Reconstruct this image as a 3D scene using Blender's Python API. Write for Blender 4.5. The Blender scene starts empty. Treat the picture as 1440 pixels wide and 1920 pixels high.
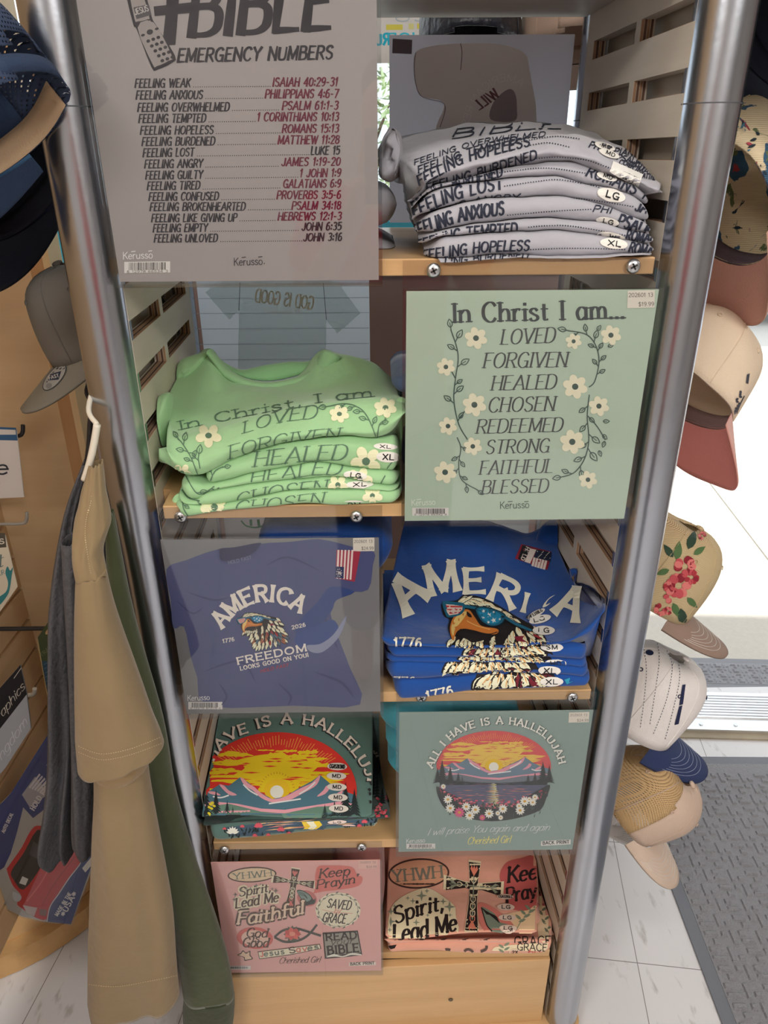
import bpy, bmesh, math, random
from mathutils import Vector, Matrix, noise, geometry
from mathutils.bvhtree import BVHTree
random.seed(7)
SC = bpy.context.scene
COL = SC.collection
R = math.radians

# ------------------------------------------------------------------ camera
F = 1380.0
PITCH, YAW, ROLL = R(25.8), R(0.566), R(-0.329)
CP = Vector((-.017, -.856, 1.53))
FW = Vector((math.sin(YAW)*math.cos(PITCH), math.cos(YAW)*math.cos(PITCH), -math.sin(PITCH)))
_r = Vector((math.cos(YAW), -math.sin(YAW), 0)); _u = _r.cross(FW)
RT = _r*math.cos(ROLL) + _u*math.sin(ROLL)
UP = _u*math.cos(ROLL) - _r*math.sin(ROLL)
cd = bpy.data.cameras.new('camera'); cam = bpy.data.objects.new('camera', cd); COL.objects.link(cam)
cd.sensor_fit = 'VERTICAL'; cd.sensor_height = 36; cd.sensor_width = 27; cd.lens = F/1920*36
cd.clip_start = .02; cd.clip_end = 200
M = Matrix((RT, UP, -FW)).transposed().to_4x4(); M.translation = CP
cam.matrix_world = M; SC.camera = cam

# ------------------------------------------------------------------ light, sky, exposure
SC.view_settings.view_transform = 'Standard'; SC.view_settings.look = 'None'
SC.view_settings.gamma = 1; SC.view_settings.use_curve_mapping = False
SC.view_settings.exposure = 0.0
w = bpy.data.worlds.new('sky'); SC.world = w; w.use_nodes = True
wn = w.node_tree.nodes; bg = wn['Background']
bg.inputs['Color'].default_value = (.86, .93, 1, 1); bg.inputs['Strength'].default_value = 2.0
def lamp(name, kind, loc, energy, color=(1, 1, 1), size=1, size_y=None, aim=None):
    d = bpy.data.lights.new(name, kind); o = bpy.data.objects.new(name, d); COL.objects.link(o)
    o.location = loc; d.energy = energy; d.color = color
    if kind == 'AREA':
        d.size = size
        if size_y: d.shape = 'RECTANGLE'; d.size_y = size_y
    if aim: o.rotation_euler = (Vector(aim)-Vector(loc)).to_track_quat('-Z', 'Y').to_euler()
    return o
sun = lamp('sun', 'SUN', (6, 6, 9), 5.5, (1, .96, .88), aim=(0, 0, 0))
sun.rotation_euler = (Vector((0, 0, 0))-Vector((3.0, 4.2, 6.0))).to_track_quat('-Z', 'Y').to_euler(); sun.data.angle = R(.6)
lamp('ceiling_panel_light', 'AREA', (-1.3, -2.4, 2.70), 54, (1, .95, .88), 1.2, .5, aim=(-1.0, -1.2, 0))
lamp('ceiling_panel_light', 'AREA', (1.3, -2.4, 2.70), 58, (1, .95, .89), 1.2, .5, aim=(1.0, -1.2, 0))
lamp('ceiling_panel_light', 'AREA', (0, -.75, 2.70), 7, (1, .94, .86), .6, .3, aim=(0, -.7, 0))

# ------------------------------------------------------------------ pixel helpers (photo frame 1440x1920 -> world planes)
def ray(x, y): return FW + RT*((x-720)/F) - UP*((y-960)/F)
def atY(x, y, v):
    d = ray(x, y); return CP + d*((v-CP.y)/d.y)
def atX(x, y, v):
    d = ray(x, y); return CP + d*((v-CP.x)/d.x)
def atZ(x, y, v=0):
    d = ray(x, y); return CP + d*((v-CP.z)/d.z)
def crop(ox, oy, s): return lambda pts: [(ox+x/s, oy+y/s) for x, y in pts]
SK = -.04                                   # the stand is a slight parallelogram: depth shears X

# ------------------------------------------------------------------ materials
KALB = 1.3
def lin(v):
    v /= 255; return v/12.92 if v <= .04045 else ((v+.055)/1.055)**2.4
def alb(c): return tuple(min(.86, lin(v)*KALB) for v in c)+(1,)
MATS = {}
def pm(name, rgb, rough=.6, metal=0, bump=None, var=0, spec=.5, raw=False, varscale=9, sheen=0, trans=0, coat=0):
    """rgb in 0..255; bump=(scale,strength)"""
    key = (name, tuple(rgb), rough, metal, bump, var)
    if key in MATS: return MATS[key]
    m = bpy.data.materials.new(name); m.use_nodes = True; nt = m.node_tree; b = nt.nodes['Principled BSDF']
    c = alb(rgb)
    b.inputs['Base Color'].default_value = c; b.inputs['Roughness'].default_value = rough
    b.inputs['Metallic'].default_value = metal; b.inputs['Specular IOR Level'].default_value = spec
    if sheen: b.inputs['Sheen Weight'].default_value = sheen
    if coat: b.inputs['Coat Weight'].default_value = coat; b.inputs['Coat Roughness'].default_value = .08
    tc = nt.nodes.new('ShaderNodeTexCoord')
    if var:
        n = nt.nodes.new('ShaderNodeTexNoise'); n.inputs['Scale'].default_value = varscale; n.inputs['Detail'].default_value = 6
        mx = nt.nodes.new('ShaderNodeMix'); mx.data_type = 'RGBA'
        mx.inputs[6].default_value = tuple(v*(1-var) for v in c[:3])+(1,)
        mx.inputs[7].default_value = tuple(min(.9, v*(1+var)) for v in c[:3])+(1,)
        nt.links.new(tc.outputs['Object'], n.inputs['Vector']); nt.links.new(n.outputs['Fac'], mx.inputs[0])
        nt.links.new(mx.outputs[2], b.inputs['Base Color'])
    if bump:
        n = nt.nodes.new('ShaderNodeTexNoise'); n.inputs['Scale'].default_value = bump[0]; n.inputs['Detail'].default_value = 4
        bp = nt.nodes.new('ShaderNodeBump'); bp.inputs['Strength'].default_value = bump[1]; bp.inputs['Distance'].default_value = .004
        nt.links.new(tc.outputs['Object'], n.inputs['Vector']); nt.links.new(n.outputs['Fac'], bp.inputs['Height'])
        nt.links.new(bp.outputs[0], b.inputs['Normal'])
    MATS[key] = m; return m
def ink(c): return pm('ink', c, .7, spec=.25)
def cloth(c, name='cotton_jersey', var=.06): return pm(name, c, .95, bump=(38, .55), var=var, spec=.12, sheen=.25, varscale=14)
def wood(name, c1, c2, axis='X', scale=6, rough=.35, stretch=12):
    if name in MATS: return MATS[name]
    m = bpy.data.materials.new(name); m.use_nodes = True; nt = m.node_tree; b = nt.nodes['Principled BSDF']
    tc = nt.nodes.new('ShaderNodeTexCoord'); mp = nt.nodes.new('ShaderNodeMapping')
    s = {'X': (1/stretch*scale, scale, scale), 'Y': (scale, scale/stretch, scale), 'Z': (scale, scale, scale/stretch)}[axis]
    mp.inputs['Scale'].default_value = s
    n = nt.nodes.new('ShaderNodeTexNoise'); n.inputs['Scale'].default_value = 4; n.inputs['Detail'].default_value = 8; n.inputs['Distortion'].default_value = .6
    n2 = nt.nodes.new('ShaderNodeTexNoise'); n2.inputs['Scale'].default_value = 40; n2.inputs['Detail'].default_value = 3
    ad = nt.nodes.new('ShaderNodeMath'); ad.operation = 'MULTIPLY_ADD'; ad.inputs[1].default_value = .25
    mx = nt.nodes.new('ShaderNodeMix'); mx.data_type = 'RGBA'
    mx.inputs[6].default_value = alb(c1); mx.inputs[7].default_value = alb(c2)
    L = nt.links
    L.new(tc.outputs['Object'], mp.inputs[0]); L.new(mp.outputs[0], n.inputs['Vector']); L.new(mp.outputs[0], n2.inputs['Vector'])
    L.new(n2.outputs['Fac'], ad.inputs[0]); L.new(n.outputs['Fac'], ad.inputs[2])
    rp = nt.nodes.new('ShaderNodeMapRange'); rp.inputs[1].default_value = .42; rp.inputs[2].default_value = .85
    L.new(ad.outputs[0], rp.inputs[0]); L.new(rp.outputs[0], mx.inputs[0]); L.new(mx.outputs[2], b.inputs['Base Color'])
    b.inputs['Roughness'].default_value = rough
    MATS[name] = m; return m
def acrylic(name='clear_acrylic', tint=(.93, .935, .94), ior=1.45):
    if name in MATS: return MATS[name]
    m = bpy.data.materials.new(name); m.use_nodes = True; nt = m.node_tree
    for n in list(nt.nodes): nt.nodes.remove(n)
    o = nt.nodes.new('ShaderNodeOutputMaterial'); t = nt.nodes.new('ShaderNodeBsdfTransparent'); g = nt.nodes.new('ShaderNodeBsdfGlossy')
    mx = nt.nodes.new('ShaderNodeMixShader'); lw = nt.nodes.new('ShaderNodeLayerWeight'); lw.inputs[0].default_value = .5
    pw = nt.nodes.new('ShaderNodeMath'); pw.operation = 'POWER'; pw.inputs[1].default_value = 5; nt.links.new(lw.outputs['Facing'], pw.inputs[0])
    fr = nt.nodes.new('ShaderNodeMath'); fr.operation = 'MULTIPLY_ADD'; fr.inputs[1].default_value = .96; fr.inputs[2].default_value = .04; nt.links.new(pw.outputs[0], fr.inputs[0])
    t.inputs[0].default_value = tint+(1,); g.inputs['Roughness'].default_value = .03
    nt.links.new(fr.outputs[0], mx.inputs[0]); nt.links.new(t.outputs[0], mx.inputs[1]); nt.links.new(g.outputs[0], mx.inputs[2])
    nt.links.new(mx.outputs[0], o.inputs[0]); MATS[name] = m; return m
METAL = pm('brushed_aluminium_tube', (160, 164, 172), .25, 1, bump=(60, .05), var=.06)
STEEL = pm('zinc_screw', (185, 188, 192), .3, 1)
MAPLE = wood('maple_shelf', (176, 140, 98), (190, 156, 112), 'X', 6, .35)
PLY = wood('plywood_panel', (176, 167, 154), (188, 179, 165), 'Y', 5, .5)
ACR = acrylic()

# ------------------------------------------------------------------ object helpers
def link(name, verts, faces, mats, parent=None, smooth=True, fmat=None):
    me = bpy.data.meshes.new(name); me.from_pydata([tuple(v) for v in verts], [], faces)
    if not isinstance(mats, (list, tuple)): mats = [mats]
    for m in mats: me.materials.append(m)
    if fmat: me.polygons.foreach_set('material_index', fmat)
    if smooth: me.polygons.foreach_set('use_smooth', [True]*len(faces))
    me.update(); o = bpy.data.objects.new(name, me); COL.objects.link(o)
    if parent: o.parent = parent
    return o
def tag(o, label, cat, group=None):
    o['label'] = label; o['category'] = cat
    if group: o['group'] = group
    return o
def struct(o): o['kind'] = 'structure'; return o
def thing(name, label, cat, loc=(0, 0, 0), group=None):
    o = bpy.data.objects.new(name, None); COL.objects.link(o); o.empty_display_size = .02
    return tag(o, label, cat, group)     # parts keep world coordinates, the empty sits at the origin of them
class MB:
    def __init__(s): s.v = []; s.f = []; s.m = []
    def add(s, v, f, m=0):
        n = len(s.v); s.v += [Vector(p) for p in v]; s.f += [tuple(i+n for i in q) for q in f]; s.m += [m]*len(f)
    def box(s, x0, x1, y0, y1, z0, z1, m=0, sk=0):
        v = [(x+sk*y, y, z) for x in (x0, x1) for y in (y0, y1) for z in (z0, z1)]
        s.add(v, [(0, 1, 3, 2), (4, 6, 7, 5), (0, 4, 5, 1), (2, 3, 7, 6), (0, 2, 6, 4), (1, 5, 7, 3)], m)
    def obox(s, c, ax, ay, az, m=0):
        c, ax, ay, az = map(Vector, (c, ax, ay, az))
        v = [c+ax*i+ay*j+az*k for i in (-1, 1) for j in (-1, 1) for k in (-1, 1)]
        s.add(v, [(0, 1, 3, 2), (4, 6, 7, 5), (0, 4, 5, 1), (2, 3, 7, 6), (0, 2, 6, 4), (1, 5, 7, 3)], m)
    def tube(s, pts, r, n=10, m=0, caps=True):
        pts = [Vector(p) for p in pts]; rings = []; prev = None
        for i, p in enumerate(pts):
            t = (pts[min(i+1, len(pts)-1)]-pts[max(i-1, 0)]).normalized()
            a = prev if prev else (Vector((0, 0, 1)) if abs(t.z) < .9 else Vector((1, 0, 0)))
            a = (a-t*a.dot(t)).normalized(); b = t.cross(a); prev = a
            rr = r[i] if isinstance(r, (list, tuple)) else r
            rings.append([p+a*rr*math.cos(2*math.pi*k/n)+b*rr*math.sin(2*math.pi*k/n) for k in range(n)])
        v = [q for g in rings for q in g]; f = []
        for i in range(len(pts)-1):
            for k in range(n): f.append((i*n+k, i*n+(k+1) % n, (i+1)*n+(k+1) % n, (i+1)*n+k))
        if caps: f += [tuple(range(n))[::-1], tuple(range((len(pts)-1)*n, len(pts)*n))]
        s.add(v, f, m)
    def prism(s, poly, d, m=0):
        """poly: list of 3D points, extruded by vector d"""
        poly = [Vector(p) for p in poly]; n = len(poly); d = Vector(d); v = poly+[p+d for p in poly]
        tri = geometry.tessellate_polygon([poly])
        f = [tuple(t) for t in tri]+[tuple(i+n for i in t)[::-1] for t in tri]
        f += [(i, (i+1) % n, (i+1) % n+n, i+n) for i in range(n)]
        s.add(v, f, m)
    def build(s, name, mats, parent=None, smooth=False, bevel=0):
        o = link(name, s.v, s.f, mats, parent, smooth, s.m)
        bm = bmesh.new(); bm.from_mesh(o.data); bmesh.ops.recalc_face_normals(bm, faces=bm.faces); bm.to_mesh(o.data); bm.free()
        if bevel:
            b = o.modifiers.new('bevel', 'BEVEL'); b.width = bevel; b.segments = 2; b.limit_method = 'ANGLE'
        return o
def catmull(pts, n=6, closed=False):
    P = [Vector(p) for p in pts]; L = len(P); out = []
    if L < 3 and not closed:
        return [P[0].lerp(P[1], i/n) for i in range(n+1)] if L == 2 else P
    for i in range(L if closed else L-1):
        g = (lambda k: P[k % L]) if closed else (lambda k: P[max(0, min(L-1, k))])
        a, b, c, d = g(i-1), g(i), g(i+1), g(i+2)
        for k in range(n):
            t = k/n; out.append(.5*((2*b)+(c-a)*t+(2*a-5*b+4*c-d)*t*t+(3*b-a-3*c+d)*t**3))
    if not closed: out.append(P[-1])
    return out
def resample(pts, n):
    """n points evenly spaced along a 2D/3D polyline"""
    P = [Vector(p) for p in pts]; d = [0]
    for a, b in zip(P, P[1:]): d.append(d[-1]+(b-a).length)
    out = []; j = 0
    for i in range(n):
        s = d[-1]*i/(n-1)
        while j < len(P)-2 and d[j+1] < s: j += 1
        k = d[j+1]-d[j]; out.append(P[j].lerp(P[j+1], 0 if k == 0 else min(1, (s-d[j])/k)))
    return out
def grid_faces(nu, nv, closed_v=False):
    f = []
    for i in range(nu-1):
        for j in range(nv if closed_v else nv-1):
            f.append((i*nv+j, i*nv+(j+1) % nv, (i+1)*nv+(j+1) % nv, (i+1)*nv+j))
    return f

# ------------------------------------------------------------------ stroke font (every letter is built from pen strokes)
def _p(s): return [tuple(float(a) for a in q.split(',')) for q in s.split()]
GL = {}
def G(ch, w, *strokes): GL[ch] = (w, [(q[0] == '~', _p(q[1:] if q[0] == '~' else q)) for q in strokes])
G('A', .74, '0,0 .37,1 .74,0', '.14,.34 .6,.34'); G('B', .62, '.04,0 .04,1', '~.04,1 .35,1 .52,.9 .52,.66 .35,.54 .04,.54', '~.04,.54 .4,.54 .6,.42 .6,.13 .4,0 .04,0')
G('C', .68, '~.66,.8 .52,.98 .3,1 .08,.8 .02,.5 .08,.2 .3,0 .52,.02 .66,.2'); G('D', .7, '.04,0 .04,1', '~.04,1 .36,1 .6,.84 .68,.5 .6,.16 .36,0 .04,0')
G('E', .56, '.04,0 .04,1', '.04,1 .54,1', '.04,.53 .44,.53', '.04,0 .56,0'); G('F', .52, '.04,0 .04,1', '.04,1 .54,1', '.04,.5 .44,.5')
G('G', .72, '~.66,.8 .52,.98 .3,1 .08,.8 .02,.5 .08,.2 .3,0 .52,.02 .66,.14', '.66,0 .66,.44', '.42,.44 .7,.44'); G('H', .68, '.04,0 .04,1', '.64,0 .64,1', '.04,.52 .64,.52')
G('I', .16, '.08,0 .08,1'); G('J', .5, '~.44,1 .44,.3 .36,.05 .2,0 .05,.08 .0,.24'); G('K', .64, '.04,0 .04,1', '.6,1 .04,.42', '.24,.58 .64,0')
G('L', .52, '.04,1 .04,0', '.04,0 .52,0'); G('M', .84, '.04,0 .06,1', '.06,1 .42,.1', '.42,.1 .78,1', '.78,1 .8,0'); G('N', .7, '.04,0 .04,1', '.04,1 .66,0', '.66,0 .66,1')
G('O', .76, '~.38,1 .12,.86 .02,.5 .12,.14 .38,0 .64,.14 .74,.5 .64,.86 .38,1'); G('P', .6, '.04,0 .04,1', '~.04,1 .38,1 .58,.88 .58,.6 .38,.46 .04,.46')
G('Q', .76, '~.38,1 .12,.86 .02,.5 .12,.14 .38,0 .64,.14 .74,.5 .64,.86 .38,1', '.44,.24 .74,-.08'); G('R', .64, '.04,0 .04,1', '~.04,1 .38,1 .56,.88 .56,.64 .38,.5 .04,.5', '.3,.5 .64,0')
G('S', .58, '~.54,.82 .42,.98 .24,1 .06,.88 .06,.66 .28,.53 .5,.4 .54,.16 .38,.01 .18,.01 .02,.18'); G('T', .64, '.32,0 .32,1', '.0,1 .64,1')
G('U', .68, '~.04,1 .04,.34 .12,.06 .34,0 .56,.06 .64,.34 .64,1'); G('V', .7, '0,1 .35,0', '.35,0 .7,1'); G('W', .98, '0,1 .26,0', '.26,0 .49,.9', '.49,.9 .72,0', '.72,0 .98,1')
G('X', .66, '0,1 .66,0', '.66,1 0,0'); G('Y', .66, '0,1 .33,.48', '.66,1 .33,.48', '.33,.48 .33,0'); G('Z', .6, '0,1 .6,1', '.6,1 0,0', '0,0 .6,0')
G('0', .58, '~.29,1 .08,.84 .02,.5 .08,.16 .29,0 .5,.16 .56,.5 .5,.84 .29,1'); G('1', .34, '.06,.78 .22,1', '.22,1 .22,0'); G('2', .56, '~.04,.76 .12,.95 .3,1 .5,.88 .5,.66 .3,.36 .04,0', '.04,0 .56,0')
G('3', .56, '~.04,.86 .22,1 .46,.93 .5,.74 .38,.57 .2,.54', '~.2,.54 .44,.5 .54,.28 .42,.05 .22,0 .02,.14'); G('4', .6, '.46,0 .46,1', '.46,1 0,.3', '0,.3 .6,.3'); G('5', .56, '.5,1 .1,1', '.1,1 .06,.56', '~.06,.56 .28,.64 .5,.52 .52,.2 .34,.01 .14,.01 .0,.14')
G('6', .56, '~.48,.92 .3,1 .1,.8 .03,.4 .08,.1 .28,0 .48,.1 .52,.32 .42,.54 .24,.58 .06,.42'); G('7', .54, '0,1 .54,1', '.54,1 .2,0'); G('8', .56, '~.28,1 .08,.9 .08,.66 .28,.54 .5,.42 .52,.14 .28,0 .04,.14 .06,.42 .28,.54 .48,.66 .48,.9 .28,1')
G('9', .56, '~.5,.58 .32,.42 .12,.48 .04,.7 .12,.93 .3,1 .48,.9 .53,.6 .46,.2 .28,0 .08,.06'); G(':', .16, '.08,.12 .08,.22', '.08,.58 .08,.68'); G('-', .4, '.06,.42 .34,.42'); G('.', .14, '.07,0 .07,.09'); G(',', .16, '.1,.1 .04,-.16')
G("'", .14, '.08,1 .05,.76'); G('!', .16, '.08,1 .08,.3', '.08,.0 .08,.1'); G('$', .58, '~.54,.82 .42,.96 .24,.97 .06,.86 .06,.66 .28,.53 .5,.4 .54,.16 .38,.03 .18,.03 .02,.18', '.29,1.1 .29,-.1'); G(' ', .34)
G('*', .5, '.25,.2 .25,.8', '.0,.35 .5,.65', '.5,.35 .0,.65'); G('(', .2, '~.18,1 .04,.7 .04,.3 .18,0'); G('+', .7, '.35,-.05 .35,1', '.02,.66 .68,.66')
# lowercase, x-height .62
G('a', .54, '.48,.62 .48,0', '~.48,.5 .34,.63 .16,.6 .03,.36 .1,.06 .26,0 .48,.16'); G('b', .54, '.06,1 .06,0', '~.06,.46 .24,.63 .44,.56 .52,.3 .42,.04 .24,0 .06,.14'); G('c', .46, '~.44,.5 .28,.63 .1,.54 .02,.3 .1,.06 .28,0 .45,.13')
G('d', .56, '.5,1 .5,0', '~.5,.48 .34,.63 .14,.57 .03,.32 .12,.05 .3,0 .5,.15'); G('e', .5, '.04,.33 .48,.35', '~.48,.35 .42,.56 .26,.63 .1,.54 .02,.3 .1,.06 .28,0 .47,.12'); G('f', .36, '~.38,.94 .26,1 .15,.88 .14,.6 .14,0', '0,.6 .34,.6')
G('g', .54, '~.48,.5 .34,.63 .16,.6 .03,.36 .1,.1 .26,.04 .48,.2', '~.48,.62 .48,-.1 .4,-.3 .22,-.34 .04,-.24'); G('h', .56, '.06,1 .06,0', '~.06,.42 .24,.62 .42,.6 .5,.4 .5,0'); G('i', .16, '.08,.62 .08,0', '.08,.82 .08,.92')
G('j', .2, '~.12,.62 .12,-.16 .0,-.32', '.12,.82 .12,.92'); G('k', .5, '.06,1 .06,0', '.46,.6 .08,.25', '.2,.36 .5,0'); G('l', .16, '.08,1 .08,0'); G('m', .84, '.06,.62 .06,0', '~.06,.44 .2,.62 .36,.58 .42,.4 .42,0', '~.42,.44 .56,.62 .72,.58 .78,.4 .78,0')
G('n', .56, '.06,.62 .06,0', '~.06,.42 .24,.62 .42,.6 .5,.4 .5,0'); G('o', .54, '~.27,.63 .09,.54 .02,.31 .09,.07 .27,0 .45,.07 .52,.31 .45,.54 .27,.63'); G('p', .54, '.06,.62 .06,-.34', '~.06,.46 .24,.63 .44,.56 .52,.3 .42,.04 .24,0 .06,.14'); G('q', .54, '.48,.62 .48,-.34', '~.48,.5 .34,.63 .16,.6 .03,.36 .1,.06 .26,0 .48,.16')
G('r', .38, '.06,.62 .06,0', '~.06,.38 .16,.58 .28,.63 .38,.56'); G('s', .44, '~.41,.5 .28,.63 .12,.6 .05,.47 .2,.34 .38,.24 .41,.1 .26,0 .1,.02 .02,.14'); G('t', .36, '~.15,.86 .15,.2 .2,.03 .36,.06', '0,.6 .34,.6'); G('u', .56, '~.06,.62 .06,.2 .14,.02 .3,.0 .5,.2', '.5,.62 .5,0')
G('v', .5, '0,.62 .25,0', '.25,0 .5,.62'); G('w', .76, '0,.62 .2,0', '.2,0 .38,.56', '.38,.56 .56,0', '.56,0 .76,.62'); G('x', .5, '0,.62 .5,0', '.5,.62 0,0'); G('y', .5, '0,.62 .26,.04', '~.5,.62 .26,.0 .14,-.28 .0,-.32'); G('z', .46, '0,.6 .46,.6', '.46,.6 0,0', '0,0 .46,0')
# style: thick (vertical strokes), thin (horizontal), slant, serif half length, gap, taper
ST = {
 'brush': dict(t=.225, h=.175, sl=.2, sf=0, gap=.2, tp=.45), 'brushheavy': dict(t=.2, h=.14, sl=.2, sf=0, gap=.17, tp=.4),
 'serif': dict(t=.125, h=.045, sl=.24, sf=.11, gap=.15, tp=0), 'serifup': dict(t=.18, h=.065, sl=0, sf=.11, gap=.16, tp=0),
 'slab': dict(t=.25, h=.17, sl=0, sf=0, gap=.25, tp=0, fl=.55), 'fat': dict(t=.25, h=.19, sl=0, sf=0, gap=.27, tp=0), 'sans': dict(t=.13, h=.12, sl=0, sf=0, gap=.17, tp=0),
 'script': dict(t=.13, h=.06, sl=.42, sf=0, gap=.07, tp=.5), 'scriptbold': dict(t=.19, h=.1, sl=.22, sf=.05, gap=.12, tp=.2), 'scriptthin': dict(t=.07, h=.035, sl=.5, sf=0, gap=.06, tp=.4), 'hand': dict(t=.11, h=.1, sl=.02, sf=0, gap=.12, tp=.2),
}
def text_strokes(s, st):
    """-> total width, list of (points, widths) in cap-height units"""
    S = ST[st]; out = []; x = 0
    for ch in s:
        w, sk = GL.get(ch, GL[' '])
        for smooth, pts in sk:
            pts = [(x+a, b) for a, b in pts]
            P = catmull([Vector(p) for p in pts], 5) if smooth else [Vector(p) for p in pts]
            segs = [P] if smooth else [[a.lerp(b, k/6) for k in range(7)] for a, b in zip(P, P[1:])]
            for sg in segs:
                n = len(sg); W = []
                for i, p in enumerate(sg):
                    d = sg[min(i+1, n-1)]-sg[max(i-1, 0)]; L = d.length or 1
                    wd = S['h']+(S['t']-S['h'])*abs(d.y)/L
                    if S['tp']: wd *= 1-S['tp']*(i/(n-1))**2*(.6+.4*random.random())
                    if S.get('fl'): wd *= 1+S['fl']*abs(2*i/(n-1)-1)**4-.08
                    W.append(wd)
                if not smooth:
                    a, b = sg[0], sg[-1]; d = (b-a).normalized()*S['h']*.45; sg = [a-d]+sg[1:-1]+[b+d]
                out.append(([Vector((p.x+S['sl']*p.y, p.y)) for p in sg], W))
            if S['sf']:
                for e, o in ((P[0], P[1]), (P[-1], P[-2])):
                    d = o-e
                    if abs(d.y) > .5*d.length and (abs(e.y) < .03 or abs(e.y-1) < .03 or abs(e.y-.62) < .02):
                        hs = S['sf']+S['t']*.4; yy = e.y+(S['h']*.5 if d.y > 0 else -S['h']*.5)
                        out.append(([Vector((e.x+S['sl']*yy+k*hs, yy)) for k in (-1, 0, 1)], [max(.04, S['h'])]*3))
        x += w+S['gap']
    return x-S['gap'], out

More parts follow.
